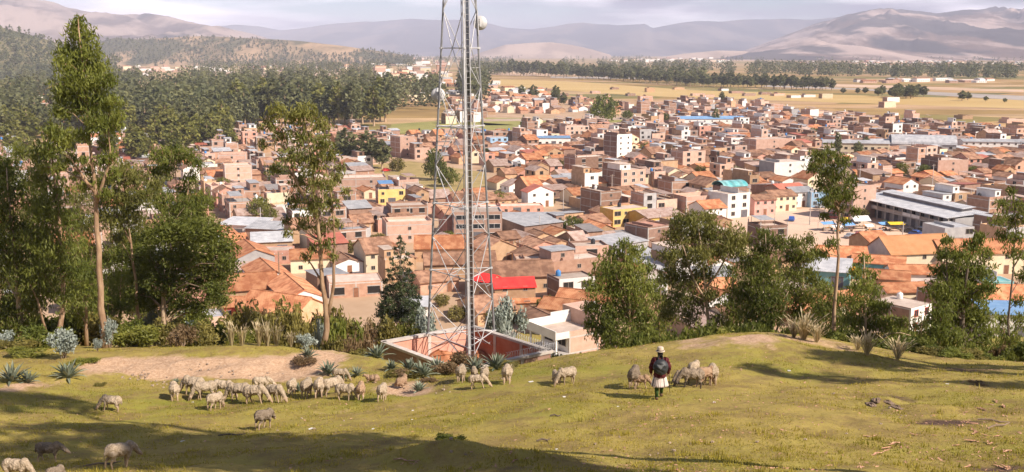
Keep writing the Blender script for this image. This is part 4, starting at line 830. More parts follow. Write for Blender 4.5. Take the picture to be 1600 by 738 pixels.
TT = [('bush',715,502,26,'olive bush behind the tower yard',1.3),('bush',772,507,28,'green bush behind the right yard wall',1.2),('bush',690,478,20,'small bush on the slope behind the tower left leg',1.3),('round',1060,262,13,'small round tree between brick houses in mid town',1),('round',985,290,14,'small tree in a yard above the yellow house',1),('bush',860,320,12,'bush in a yard left of the tall brick box',1.3),('round',1250,270,16,'round tree near the grey white block',1),('bush',1210,240,12,'bush by the wide pale brick block',1.3),('round',1520,275,16,'round tree right of the large pale brick block',1),('bush',1400,235,12,'bush in the school yard',1.4),('lime',1370,262,14,'light green tree beside the gable hall',1),('round',1180,262,14,'round tree among houses above the teal vault',1),('bush',1035,205,12,'bush at the upper edge of town',1.4),('round',930,225,14,'dark tree left of the tall white fronted block',1),('bush',800,262,12,'bush between tiled roofs right of the tower',1.4),('bush',520,350,22,'bush behind the airy eucalyptus trunk',1.2),('lime',350,300,24,'light green tree among the left brick houses',.9),('round',480,262,30,'dark round tree among the left roofs',1),('bush',545,395,20,'bush in a yard right of the airy eucalyptus',1.3),('bush',1505,215,10,'bush near the far warehouse',1.5),('round',1270,215,16,'dark tree by the columnar poplar',1),('bush',1165,205,12,'bush below the long blue roof',1.4),('round',1040,190,14,'dark round tree right of the lone large tree',1),('euc',1465,236,20,'eucalyptus at the arched warehouse end',1.4),('round',980,186,14,'dark small tree near the lone large tree',1.1),('round',944,191,44,'large lone round dark tree at the edge of the golden fields',.95),('cone',818,201,22,'small conifer beside the long white wall',1),('poplar',1308,247,42,'dark columnar poplar left of the grey school roof',1.1),('euc',575,262,60,'taller of the two dark trees on the scrubby lot',1.5),('euc',597,264,48,'shorter of the two dark trees on the scrubby lot',1.5),
 ('euc',541,258,60,'dark tree left of the scrubby lot behind the airy eucalyptus',1.6),('bush',622,268,22,'rounded bush on the scrubby lot',1),('round',680,282,52,'dark tree behind the tower left leg',.6),('round',700,292,32,'round tree behind the tower',.9),('lime',405,348,44,'yellow green round tree behind the grey metal sheds',.75),('lime',423,356,34,'lime coloured tree right of the yellow green round one',.7),
 ('round',437,290,38,'round dark tree behind the airy eucalyptus crown',.9),('round',893,366,30,'dark round tree at the grey metal roof right of the tower',1.2),('lime',778,322,24,'light green bush tree right of the tower top of the white block',1.3),('bush',884,268,20,'olive trees in a courtyard above the yellow house',1.5),('poplar',1118,198,30,'pale poplar in front of the long blue roof',1.2),
 ('lime',1010,240,18,'light green bush tree right of the tall white fronted block',1.3),('euc',833,160,28,'dark trees at the far left corner of the fields',1.3),('euc',815,152,20,'small dark clump beyond the football field',1.4),('euc',868,163,30,'eucalyptus group behind the roadside wall',1.4),('euc',880,166,22,'lower eucalyptus right of the roadside group',1.4),('euc',1128,160,18,'lone dark tree among the field houses',1.2),
 ('euc',1352,242,30,'dark trees beside the grey school roof',1.4),('euc',1340,246,26,'dark tree left of the school yard',1.4),('lime',1410,275,22,'light green tree in front of the gable roof hall',.9),('round',1442,280,24,'green round tree right of the light green one',1.0),('bush',1490,320,20,'olive bush behind the market roof',1.5),('euc',1295,330,28,'small tree at the edge of the plaza',1.2),('bush',1345,345,20,'bushy tree in front of the market arcade',1.2),
 ('bush',1440,230,14,'olive bush left of the arched warehouse',1.4),('bush',1560,232,18,'yellowish trees behind the far right houses',1.2),('round',1150,275,16,'small round tree among tile roofs left of the teal vault',1),('bush',1095,272,14,'olive bush among the tile roofs',1.2),('round',700,385,26,'round bush beside the white three storey block',.9),('bush',590,384,20,'olive bush left of the long brick wall',1.3),('lime',325,330,24,'light green tree near the left brick houses',.8),('round',1575,250,14,'small dark tree near the right edge houses',1),('poplar',735,238,18,'small poplar left of the football field',1),('bush',650,300,14,'thorny bush on the scrubby lot',1.4),('round',760,243,12,'small round tree on the grass by the tower',1)]
for i, t in enumerate(TT): town_tree(t[0], t[1], t[2], t[3], t[4], wd=t[5])
rr = np.random.RandomState(50)
GP = 'eucalyptus trees on the near edge of the plantation'
# near edge of the big plantation on the left
edge = np.array([(-40,232),(0,226),(60,216),(120,222),(200,218),(240,215),(330,226),(360,214),(400,200),(450,200),(500,203),(560,201),(612,200)], float)
for i in range(70):
    px = -30 + 640*(i+rr.rand()*0.8)/70; py = np.interp(px, edge[:,0], edge[:,1]) - rr.rand()*12
    if 92 < px < 128: py -= 25
    town_tree('euc' if rr.rand() < 0.7 else 'pale', px, py, (50+26*rr.rand())*(0.85 if px < 330 else 1.0), 'tall eucalyptus on the near edge of the plantation', GP, wd=1.0+0.5*rr.rand())
GM = 'pale eucalyptus trees on the left in front of the plantation'
rq = np.random.RandomState(8)
for px, py, h in [(-15+345*(i+rq.rand())/15, 238+70*rq.rand()**1.3, 44+20*rq.rand()) for i in range(15)] + [(210,250,46),(222,252,52),(245,238,58),(265,236,66),(290,236,60),(310,238,62),(332,226,56),(352,222,46),(360,236,40),(172,250,50),(20,240,60),(45,232,66)]:
    town_tree('pale', px, py, h, 'pale eucalyptus in front of the left plantation', GM, wd=1.35)
GR = 'trees in the near shelter row across the golden fields'
row = np.array([(775,118),(900,123),(1000,130),(1100,137),(1200,140),(1300,143)], float)
for i in range(92):
    px = 776 + 524*(i+rr.rand()*0.9)/92; py = np.interp(px, row[:,0], row[:,1]) - rr.rand()*3
    town_tree('euc', px, py, 18+8*rr.rand(), 'dark tree in the long shelter row across the golden fields', GR, wd=1.15+0.4*rr.rand())
GC = 'trees in the dark clump by the river'
for i in range(16):
    town_tree('euc', 1392+56*rr.rand(), 150+5*rr.rand(), 17+6*rr.rand(), 'tree in the dark clump by the pale river bed', GC, wd=1.6+0.5*rr.rand())
for px, py, h, lb in [(1317,147,10,'lone small tree left of the river'),(1372,151,15,'small tree group left of the dark river clump'),(1378,150,17,'taller tree of the small group left of the river clump'),(1503,158,17,'single dark tree right of the river clump'),(1512,157,14,'smaller tree beside the single dark one'),(1540,159,9,'low tree near the river at right'),(1570,161,8,'low bushes by the river at far right'),(1340,147,10,'tree of a little clump at the near river bank'),(1352,147,11,'right tree of the little clump at the near river bank')]:
    town_tree('euc', px, py, h, lb, wd=2.0)
# far-off woods that read as one mass
def far_cards(seed, n, card):
    rs = np.random.RandomState(seed); u = rs.rand(n); w = 0.26*np.sin(np.pi*np.clip(0.15+0.85*u,0,1))**0.6*np.sqrt(rs.rand(n)); a = rs.rand(n)*6.28
    p = np.stack([np.cos(a)*w, np.sin(a)*w, 0.12+0.86*u], -1); d = rs.normal(size=(n,3)); d /= np.linalg.norm(d, axis=1)[:,None]; e = np.cross(d, rs.normal(size=(n,3))); e /= np.linalg.norm(e, axis=1)[:,None]
    return np.stack([p+d*card, p+e*card*0.6, p-d*card, p-e*card*0.6], 1)
def far_wood(name, label, P, Hh, seed, n=46, card=0.085, wide=1.25):
    tm = [far_cards(seed+i, n, card) for i in range(5)]; rs = np.random.RandomState(seed); Vs = []; T = []
    for k in range(5):
        idx = np.arange(len(P))[k::5]
        if not len(idx): continue
        h = Hh[idx]; a = rs.rand(len(idx))*6.28
        q = tm[k][None].repeat(len(idx), 0)
        c, s = np.cos(a)[:,None,None], np.sin(a)[:,None,None]
        x = (q[...,0]*c - q[...,1]*s)*wide; y = (q[...,0]*s + q[...,1]*c)*wide
        q = np.stack([x, y, q[...,2]], -1)*h[:,None,None,None] + P[idx][:,None,None,:]
        Vs.append(q.reshape(-1,3)); T.append((0.72*rs.rand(len(idx))[:,None]**1.3+0.28*rs.rand(len(idx), n)).ravel())
    V = np.concatenate(Vs); o = link(name, np_mesh(name, V, np.arange(len(V)).reshape(-1,4), ['leaf_far'], tint=np.concatenate(T)))
    return tag(o, label, 'woods', kind='stuff')
def scatter_px(n, fn, seed, lo=84.5, hi=225, xmin=-60, xmax=1660):
    """random ground points (uniform per picture area) kept where fn(px,py) is true"""
    rs = np.random.RandomState(seed); px = xmin+(xmax-xmin)*rs.rand(n); py = lo+(hi-lo)*rs.rand(n)
    k = fn(px, py); P = np.array([on_z(a, b, 0) for a, b in zip(px[k], py[k])]); return P, px[k], py[k]
lump = lambda px, py, s: fbm(px/s+3, py/(s*0.3)+9, 3)
def in_plant(px, py):
    top = 108 + 0*px; bot = np.interp(px, edge[:,0], edge[:,1])-8
    ok = (py < bot) & (py > top) & (px < 640) & (lump(px, py, 60) > 0.36)
    clear = ((abs(px-320) < 130) & (py < 122) & (py > 108)) | ((abs(px-640) < 60) & (py < 142)) | ((abs(px-82) < 22) & (abs(py-188) < 22))
    return ok & ~clear | ((px > 560) & (px < 690) & (py > 142) & (py < 172) & (px-560 > (py-142)*0.2))
P, a, bq = scatter_px(5200, in_plant, 71); far_wood('plantation', 'wide eucalyptus plantation covering the valley floor on the left', P, 20+9*np.random.RandomState(1).rand(len(P)), 500, n=60, card=0.07, wide=1.1)
def in_bands(px, py):
    A = (px < 720) & (py > 88) & (py < 112) & (lump(px, py, 50) > 0.42)
    B = (px > 880) & (py > np.interp(px, [880,1000,1200,1600], [97,100,103,110])) & (py < np.interp(px, [880,1000,1200,1600], [113,116,119,125])) & (lump(px, py, 40) > 0.36)
    Cc = (px > 720) & (px < 800) & (py > 88) & (py < 160) & (px < 760+(py < 118)*60)
    Dd = (px > 760) & (py > 86.5) & (py < 96) & (lump(px, py, 70) > 0.5)
    E = (px > 775) & (px < 1100) & (py > np.interp(px, row[:,0], row[:,1])-7) & (py < np.interp(px, row[:,0], row[:,1])-2)
    return A | B | Cc | Dd | E
P, a, bq = scatter_px(11000, in_bands, 72, 86, 162); far_wood('distant_woods', 'distant belts of dark trees across the far valley', P, 20+9*np.random.RandomState(2).rand(len(P)), 520, n=40, card=0.085, wide=1.25)
Pm = []
rs = np.random.RandomState(77)
for k, nm in enumerate(['hill', 'hill.001']):
    X_, Y_, Z_ = HILLS_LIST[k]
    m_ = 2300
    i = rs.randint(2, X_.shape[0]-14, m_); j = rs.randint(0, X_.shape[1], m_)
    q = np.stack([X_[i,j], Y_[i,j], Z_[i,j]], -1); 
    q = q + np.stack([(rs.rand(m_)-.5)*70, (rs.rand(m_)-.5)*60, -1.5+0*rs.rand(m_)], -1)
    if k == 1: q = q[fbm(q[:,0]/260, q[:,1]/260, 3) > 0.40]
    Pm.append(q)
far_wood('hill_woods', 'dark woods scattered over the low hills on the left', np.concatenate(Pm), 9+6*rs.rand(sum(map(len, Pm))), 540, n=18, card=0.17, wide=1.3)
# ------------------------------------------------------------------ houses
def window_mesh(w, h, glass='opening', fr='frame'):
    mb = MB(); t = 0.07
    mb.box(-w/2, w/2, -0.03, 0.02, -h/2, h/2, glass)
    for x0, x1, z0, z1 in [(-w/2-t, w/2+t, h/2, h/2+t), (-w/2-t, w/2+t, -h/2-t, -h/2), (-w/2-t, -w/2, -h/2, h/2), (w/2, w/2+t, -h/2, h/2)]: mb.box(x0, x1, -0.08, 0.015, z0, z1, fr)
    mb.box(-0.03, 0.03, -0.05, -0.031, -h/2, h/2, fr)
    return mb.mesh('window')
WM = {'std': window_mesh(1.3, 1.15), 'wide': window_mesh(2.1, 1.25), 'small': window_mesh(0.8, 0.8), 'white': window_mesh(1.3, 1.2, 'carglass', 'white'), 'strip': window_mesh(3.2, 1.2, 'carglass', 'white'), 'red': window_mesh(1.1, 1.2, 'carglass', 'redpaint')}
def hole_mesh(w, h):
    mb = MB(); mb.box(-w/2, w/2, -0.02, 0.02, -h/2, h/2, 'opening'); mb.box(-w/2-0.15, w/2+0.15, -0.10, 0.019, -h/2-0.12, -h/2, 'concrete'); mb.box(-w/2-0.1, w/2+0.1, -0.05, 0.018, h/2, h/2+0.18, 'concrete'); return mb.mesh('window')
WM['hole'] = hole_mesh(1.7, 1.4); WM['holewide'] = hole_mesh(2.6, 1.5)
def door_mesh(w, h, mat):
    mb = MB(); mb.box(-w/2, w/2, -0.04, 0.02, 0, h, mat); mb.box(-w/2-0.08, w/2+0.08, -0.07, 0.018, h, h+0.1, 'frame'); mb.box(-w/2-0.08, -w/2, -0.07, 0.018, 0, h, 'frame'); mb.box(w/2, w/2+0.08, -0.07, 0.018, 0, h, 'frame'); return mb.mesh('door')
DM = {'metal': door_mesh(2.4, 2.3, 'door_metal'), 'wood': door_mesh(1.0, 2.0, 'door_wood'), 'red': door_mesh(1.6, 2.2, 'redpaint')}
def tank_mesh(mat):
    mb = MB(); mb.lathe([(0.5,0),(0.55,0.1),(0.55,0.95),(0.45,1.12),(0.16,1.22),(0.16,1.3)], mat, sides=12); return mb.mesh('water_tank', True)
TM = {k: tank_mesh('tank_'+k) for k in ('black', 'white', 'blue')}

class House:
    """parts are collected first: {part name: mesh}; then linked as one thing, or merged into the distant mass"""
    def __init__(self): self.parts = []; self.desc = {}
    def add(self, name, mb, parent=None): self.parts.append((name, mb, None, parent)); return len(self.parts)-1
    def inst(self, name, mesh, loc, rz=0, parent=None): self.parts.append((name, mesh, (loc, rz), parent))

def flat_house(rs, w, d, n, wall='brick', front=None, win='std', par=0.7, nwin=None, tank=None, stubs=True, room=False, left_win=False, right_win=False, canopy=None, fh=2.45, door=True, tint=None, slabmat='slab', bands=True, sidemat=None):
    h = House(); Ht = fh*n; tn = rs.rand() if tint is None else tint
    mb = MB(); mb.box(-w/2, w/2, -d/2, d/2, -1.5, Ht, wall, tn)
    t = 0.16
    if par > 0:
        mb.box(-w/2, w/2, -d/2, -d/2+t, Ht, Ht+par, wall, tn); mb.box(-w/2, w/2, d/2-t, d/2, Ht, Ht+par*0.9, wall, tn)
        mb.box(-w/2, -w/2+t, -d/2+t, d/2-t, Ht, Ht+par, wall, tn); mb.box(w/2-t, w/2, -d/2+t, d/2-t, Ht, Ht+par*0.95, wall, tn)
    if bands and wall.startswith('brick'):
        for k in range(1, n+1):
            z = fh*k
            mb.box(-w/2-0.02, -w/2-0.001, -d/2, d/2, z-0.22, z, 'concrete', tn)
            if front is None: mb.box(-w/2, w/2, -d/2-0.02, -d/2-0.001, z-0.22, z, 'concrete', tn)
        for y in np.linspace(-d/2+0.15, d/2-0.15, max(2, int(d/4)+1)): mb.box(-w/2-0.03, -w/2-0.002, y-0.13, y+0.13, 0, Ht+par*0.6, 'concrete', tn)
        if front is None:
            for x in np.linspace(-w/2+0.15, w/2-0.15, max(2, int(w/4.5)+1)): mb.box(x-0.13, x+0.13, -d/2-0.03, -d/2-0.002, 0, Ht+par*0.6, 'concrete', tn)
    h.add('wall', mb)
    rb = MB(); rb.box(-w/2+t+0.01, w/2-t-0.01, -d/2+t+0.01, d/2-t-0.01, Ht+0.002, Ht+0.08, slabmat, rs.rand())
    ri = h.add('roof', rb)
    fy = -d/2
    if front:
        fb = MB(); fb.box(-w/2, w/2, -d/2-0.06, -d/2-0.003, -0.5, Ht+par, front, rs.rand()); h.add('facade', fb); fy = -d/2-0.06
    if stubs:
        for x in np.linspace(-w/2+0.15, w/2-0.15, max(2, int(w/4.5)+1)):
            for y in (-d/2+0.15, d/2-0.15):
                if rs.rand() < 0.75:
                    cb = MB(); z0 = Ht+par; hh = 0.5+0.9*rs.rand(); cb.box(x-0.12, x+0.12, y-0.075, y+0.075, z0, z0+hh*0.6, 'concrete'); cb.box(x-0.03, x+0.03, y-0.03, y+0.03, z0+hh*0.6, z0+hh*1.3, 'metal_rust'); h.add('column_stub', cb)
    nw = nwin or max(1, int(w/3.0))
    for k in range(n):
        for i in range(nw):
            x = -w/2 + w*(i+0.5)/nw
            if k == 0 and door and i == nw//2:
                h.inst('door', DM['metal' if rs.rand() < .5 else 'wood'], (x, fy-0.001, 0.02)); continue
            if nwin is None and rs.rand() < 0.28: continue
            h.inst('window', WM[win if nwin or rs.rand() < .75 else 'small'], (x+(0 if nwin else (rs.rand()-.5)*0.5), fy-0.001, fh*k+1.45))
    if left_win:
        for k in range(n):
            for i in range(max(1, int(d/4))): h.inst('window', WM['std'], (-w/2-0.035, -d/2+d*(i+0.5)/max(1, int(d/4)), fh*k+1.45), -math.pi/2)
    if room:
        rw = w*(0.3+0.25*rs.rand()); x0 = -w/2+t+0.02 if rs.rand() < .5 else w/2-rw-t-0.02
        mb2 = MB(); mb2.box(x0, x0+rw, -d/2+1.2, d/2-t-0.02, Ht+0.081, Ht+2.5, wall if rs.rand() < .7 else 'white', tn); q = h.add('rooftop_room', mb2)
        c2 = MB(); c2.box(x0-0.25, x0+rw+0.25, -d/2+0.95, d/2-t+0.2, Ht+2.502, Ht+2.64, 'slab' if rs.rand() < .5 else 'metal', rs.rand()); h.add('room_roof', c2, q)
        h.inst('window', WM['small'], (x0+rw/2, -d/2+1.2-0.001, Ht+1.5), 0, q)
    if rs.rand() < 0.55 and n > 0 and w > 5:
        pw = MB(); xx = -w/2+t+0.3+rs.rand()*(w*0.5); pw.box(xx, xx+0.13, -d/2+t+0.3, d/2-t-0.3, Ht+0.081, Ht+0.7+1.3*rs.rand(), wall, tn); h.add('unfinished_partition', pw)
    if canopy:
        y0, y1 = -d/2+1.0, d/2-0.6; x0, x1 = (-w/2+0.5, w*0.1) if rs.rand() < .5 else (-w*0.05, w/2-0.5)
        cc = MB()
        for xx in (x0+0.15, x1-0.15):
            for yy in (y0+0.15, y1-0.15): cc.box(xx-0.05, xx+0.05, yy-0.05, yy+0.05, Ht+0.081, Ht+2.2, 'wood')
        cc.extrude([(y0, Ht+2.05), (y1, Ht+2.45), (y1, Ht+2.52), (y0, Ht+2.12)], 'x', x0, x1, canopy, rs.rand()); h.add('roof_shelter', cc)
    if tank: h.inst('water_tank', TM[tank], (w*(rs.rand()-.5)*0.6, d*0.2, Ht+0.081 + (2.56 if room and rs.rand() < .5 else 0)))
    h.top = Ht + par
    cm = {'brick': 'bare brick', 'brick_pale': 'pale brick', 'brick_dark': 'dark brick', 'adobe': 'mud brick'}
    h.desc = dict(st=n, wall=cm.get(wall, wall), front=front, roof='flat roof', extra='water tank' if tank else 'rooftop room' if room else 'rooftop shelter' if canopy else 'bare column stubs' if stubs else 'plain parapet')
    return h
def gable_house(rs, w, d, eave, axis='v', wall='adobe', roof='tile', pitch=0.42, over=0.45, nwin=None, front=None, tint=None, win='small', leanto=False, side_win=False):
    """ridge along v (depth) or u (width)"""
    h = House(); tn = rs.rand() if tint is None else tint; span = w if axis == 'v' else d; L_ = d if axis == 'v' else w
    rz = eave + span/2*pitch; th = 0.16
    prof = [(-span/2, -1.5), (span/2, -1.5), (span/2, eave), (0, rz), (-span/2, eave)]
    mb = MB(); mb.extrude(prof, 'y' if axis == 'v' else 'x', -L_/2, L_/2, wall, tn); h.add('wall', mb)
    e = span/2+over; ez = eave-over*pitch; o = 0.015
    rp = [(-e, ez+o), (-e, ez+th+o), (0, rz+th+o), (e, ez+th+o), (e, ez+o), (0, rz+o)]
    rb = MB(); rt = rs.rand()
    # the roof is laid as strips so that its ridge and eaves sag a little, as old tiles do
    ns = 6; aa = np.linspace(-L_/2-over*0.6, L_/2+over*0.6, ns+1)
    vs = []; sag = [0.10*math.sin(math.pi*k/ns)*-1 + 0.03*rs.randn() for k in range(ns+1)]; sag = [min(0.0, s)*0.8 for s in sag] if roof.startswith('tile') else [0]*(ns+1)
    for k, a in enumerate(aa):
        for p in rp: vs.append((a, p[0], p[1]+sag[k]*0) if axis == 'u' else (p[0], a, p[1]+sag[k]*0))
    n6 = 6; fs = [tuple(range(6))[::-1], tuple(range(ns*6, ns*6+6))]
    rb.add(vs, fs, roof, rt)
    for k in range(ns):
        for i in range(6): rb.add([vs[k*6+i], vs[k*6+(i+1) % 6], vs[(k+1)*6+(i+1) % 6], vs[(k+1)*6+i]], [(0,1,2,3)], roof, min(1, max(0, rt+0.25*(rs.rand()-0.5))))
    ri = h.add('roof', rb)
    if roof.startswith('tile'):
        rc = MB(); pts = [(0, a, rz+th+0.03+o) if axis == 'v' else (a, 0, rz+th+0.03+o) for a in aa]; rc.tube(pts, 0.10, roof, 6, rt); h.add('ridge_cap', rc, ri)
    if front:
        fb = MB()
        if axis == 'v': fb.extrude([(-w/2, -0.5), (w/2, -0.5), (w/2, eave-0.02), (0, rz-0.02), (-w/2, eave-0.02)], 'y', -d/2-0.05, -d/2-0.003, front, rs.rand())
        else: fb.box(-w/2, w/2, -d/2-0.05, -d/2-0.003, -0.5, eave-over*pitch-0.02, front, rs.rand())
        h.add('facade', fb)
    fy = -d/2-(0.05 if front else 0)-0.001
    n = max(1, int(round(eave/2.7))); nw = nwin or max(1, int(w/3.4))
    for k in range(n):
        for i in range(nw):
            x = -w/2+w*(i+0.5)/nw
            if k == 0 and i == nw//2: h.inst('door', DM['wood'], (x, fy, 0.02))
            else: h.inst('window', WM[win], (x, fy, 2.6*k+1.4))
    if side_win or (axis == 'v' and rs.rand() < 0.5):
        for i in range(max(1, int(d/4))): h.inst('window', WM['small'], (-w/2-0.002, -d/2+d*(i+0.5)/max(1, int(d/4)), eave-1.1), -math.pi/2)
    h.top = rz
    cm = {'brick': 'bare brick', 'brick_pale': 'pale brick', 'brick_dark': 'dark brick', 'adobe': 'mud brick'}
    rm = {'tile': 'orange tiled gable roof', 'tile_old': 'weathered tiled gable roof', 'tile_clean': 'clean orange tiled gable roof', 'metal': 'grey metal gable roof', 'metal_rust': 'rusty metal gable roof', 'metal_dark': 'dark metal gable roof', 'metal_red': 'bright red gable roof', 'metal_blue': 'blue metal gable roof', 'metal_red_dull': 'dull red gable roof'}
    h.desc = dict(st=n, wall=cm.get(wall, wall), front=front, roof=rm[roof], extra='end gable to the front' if axis == 'v' else 'long side to the front')
    return h
def shed_house(rs, w, d, eave, wall='brick', roof='metal', rise=0.9, back=True, front=None, tint=None, nwin=None):
    h = House(); tn = rs.rand() if tint is None else tint
    z0, z1 = (eave, eave+rise) if back else (eave+rise, eave)
    mb = MB(); mb.extrude([(-d/2, -1.5), (d/2, -1.5), (d/2, z1), (-d/2, z0)], 'x', -w/2, w/2, wall, tn); h.add('wall', mb)
    s = (z1-z0)/d; o = 0.4; rb = MB(); rb.extrude([(-d/2-o, z0-s*o+0.012), (d/2+o, z1+s*o+0.012), (d/2+o, z1+s*o+0.10), (-d/2-o, z0-s*o+0.10)], 'x', -w/2-0.3, w/2+0.3, roof, rs.rand()); h.add('roof', rb)
    fy = -d/2
    if front:
        fb = MB(); fb.box(-w/2, w/2, -d/2-0.05, -d/2-0.003, -0.5, min(z0, z0)-0.25, front, rs.rand()); h.add('facade', fb); fy -= 0.05
    nw = nwin or max(1, int(w/3.4))
    for k in range(max(1, int(eave/2.6))):
        for i in range(nw):
            x = -w/2+w*(i+0.5)/nw
            if k == 0 and i == nw//2: h.inst('door', DM['metal'], (x, fy-0.001, 0.02))
            else: h.inst('window', WM['std'], (x, fy-0.001, 2.6*k+1.4))
    h.top = max(z0, z1)
    rm = {'metal': 'grey sloping metal roof', 'metal_rust': 'rusty sloping metal roof', 'metal_dark': 'dark sloping metal roof', 'metal_red': 'red sloping roof', 'metal_red_dull': 'dull red sloping roof', 'metal_blue': 'blue sloping roof', 'tile': 'orange tiled sloping roof', 'tile_old': 'weathered tiled sloping roof'}
    cm = {'brick': 'bare brick', 'brick_pale': 'pale brick', 'brick_dark': 'dark brick', 'adobe': 'mud brick'}
    h.desc = dict(st=max(1, int(eave/2.6)), wall=cm.get(wall, wall), front=front, roof=rm[roof], extra='high side to the back' if back else 'high side to the front')
    return h

A0 = R(25)
PLACED = []                                     # (x, y, radius) of everything that stands in the town
ALLH = []                                       # (score, house, x, y, z, rz, label or None, name)
def put(h, x, y, rz, label=None, name='house', z=0.0, r=None, w=8, d=8, force=True):
    ALLH.append((h, x, y, z, rz, label, name, force, max(w, d)))
    PLACED.append((x, y, r if r is not None else 0.5*math.hypot(w, d)*0.82, rz, w, d))
def corner(px, py, z): return on_z(px, py, z)
def at_front(px, py, ztop, w, d, rz=A0, side='mid'):
    """centre of a house whose front top edge (at height ztop) has its middle / left / right end at the pixel"""
    p = on_z(px, py, ztop); u = np.array((math.cos(rz), math.sin(rz))); v = np.array((-math.sin(rz), math.cos(rz)))
    k = {'mid': 0, 'left': 0.5*w, 'right': -0.5*w}[side]
    c = p[:2] + u*k + v*d/2
    return c[0], c[1]
RS = np.random.RandomState(11)
def HF(px, py, w, d, n, label, rz=A0, side='mid', **kw):
    h = flat_house(RS, w, d, n, **kw); x, y = at_front(px, py, h.top, w, d, rz, side); put(h, x, y, rz, label, w=w, d=d)
def HG(px, py, w, d, eave, label, rz=A0, side='mid', name='house', **kw):
    h = gable_house(RS, w, d, eave, **kw); x, y = at_front(px, py, eave, w, d, rz, side); put(h, x, y, rz, label, name, w=w, d=d)
def HS(px, py, w, d, eave, label, rz=A0, side='mid', name='house', **kw):
    h = shed_house(RS, w, d, eave, **kw); x, y = at_front(px, py, eave, w, d, rz, side); put(h, x, y, rz, label, name, w=w, d=d)

# ---- buildings one can name in the photograph (front top edge pixel, size in metres)
HG(805,449, 8.2,5.0,4.3,'hall with a bright red metal roof right of the lattice tower',rz=R(10),axis='u',wall='adobe',roof='metal_red',pitch=0.55,over=0.35,name='hall')
HG(752,440, 4.5,4.5,4.2,'small house with a red roof half hidden by the lattice tower',rz=R(-38),axis='u',wall='adobe',roof='metal_red',pitch=0.5,over=0.3)
HG(824,473, 5.5,2.4,1.7,'mud lean house with a small tiled roof at the foot of the red roofed hall',rz=R(8),axis='u',wall='adobe',roof='tile',pitch=0.3,over=0.3)
HG(628,452, 7.5,16,4.0,'white walled house with a long orange tiled roof below the utility pole',side='mid',rz=R(27),axis='v',wall='white',roof='tile',side_win=True) if False else None
HG(476,466, 7.2,17,4.0,'long orange tiled house with pale windowed side wall left of the forked eucalyptus',rz=R(25),axis='v',wall='grey',front='white',roof='tile',side_win=True)
HG(430,436, 7.6,15,4.2,'orange tiled house with a white gable front behind the wooden pole',rz=R(25),axis='v',wall='white',roof='tile')
HG(392,452, 11,9,3.4,'broad sagging orange tiled house beside the big round tree',rz=R(20),axis='u',wall='adobe',roof='tile',pitch=0.5)
HG(415,486, 14,9,3.2,'lowest orange tiled house above the olive shrubs',rz=R(-28),axis='u',wall='adobe',roof='tile',pitch=0.5)
HG(400,402, 8.5,14,4.0,'orange tiled house with a shaded blue grey side wall',rz=R(25),axis='v',wall='grey',roof='tile',side_win=True)
HG(372,478, 7,5,2.6,'low house with an orange tiled roof and red wall by the round tree',rz=R(15),axis='u',wall='redpaint',roof='tile')
HG(485,404, 9,7,3.4,'orange tiled house behind the fork trunked eucalyptus',rz=R(12),axis='u',wall='cream',roof='tile')
HF(556,440, 11,8,1,'flat roofed brick house with two dark openings, right of the fork trunked eucalyptus',rz=R(14),wall='brick',win='holewide',par=0.25,nwin=3,stubs=False,fh=3.1,slabmat='slab')
HF(640,346, 12.5,9,2,'large pale brick block with a white terrace wall behind the conifer',rz=R(14),wall='brick_pale',win='small',par=0.9,nwin=1,stubs=False,room=False,door=False)
HF(640,321, 11,9,2,'brick house with three dark square openings above the pale brick block',rz=R(16),wall='brick',win='hole',nwin=3,par=0.6,stubs=True)
HF(747,331, 13,9,3,'three storey block with white window bands behind the lattice tower',rz=R(6),wall='grey',front='brick_pale',win='strip',nwin=3,par=0.5,stubs=False,left_win=True,tank='white')
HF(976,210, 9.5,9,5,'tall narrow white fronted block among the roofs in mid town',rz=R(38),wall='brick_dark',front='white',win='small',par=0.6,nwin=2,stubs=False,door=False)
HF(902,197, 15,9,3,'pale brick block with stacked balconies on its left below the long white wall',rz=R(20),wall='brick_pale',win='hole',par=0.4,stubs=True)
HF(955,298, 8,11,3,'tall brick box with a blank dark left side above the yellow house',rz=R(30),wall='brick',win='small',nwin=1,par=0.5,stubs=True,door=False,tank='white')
HF(985,326, 12,7,2,'yellow two storey house left of the rusty roofed hall',rz=R(28),wall='mustard',front='yellow',win='wide',par=0.2,stubs=False,tank='black')
HG(1040,338, 13,11,3.6,'mustard walled hall with a broad rusty metal roof',rz=R(30),axis='u',wall='mustard',roof='metal_rust',pitch=0.25,name='hall')
HF(1030,353, 8,9,2,'dark brown box house in front of the rusty roofed hall',rz=R(36),wall='brick_dark',win='small',nwin=1,par=0.4,stubs=False,slabmat='plaster_pink',door=False)
HF(1098,306, 12,9,2,'blank pale brick house with a white top left of the plaza',rz=R(24),wall='brick_pale',win='small',nwin=1,par=1.4,stubs=False,door=False)
HF(1155,302, 9,9,3,'white and sky blue block under the teal vaulted roof',rz=R(30),wall='white',front='white',win='std',nwin=2,par=0.3,stubs=False)
HG(1118,325, 8,8,4.4,'white walled house with an orange roof left of the blue block',rz=R(25),axis='u',wall='white',roof='tile')
HG(1196,312, 7.5,7,5,'pink two storey shop house at the far side of the plaza',rz=R(17),axis='u',wall='pink',front='pink',roof='tile_old',nwin=3,pitch=0.3)
HG(1226,306, 9,8,5,'cream two storey shop house with orange doors at the far side of the plaza',rz=R(17),axis='u',wall='cream',front='cream',roof='tile_old',nwin=4,pitch=0.3)
HG(1256,300, 8,8,5,'white two storey shop house right of the cream one at the plaza',rz=R(17),axis='u',wall='cream',front='white',roof='metal',nwin=3,pitch=0.3)
HF(1282,300, 7,6,2,'sky blue shop house at the right end of the plaza row',rz=R(15),wall='blue',front='blue',win='white',par=0.2,stubs=False)
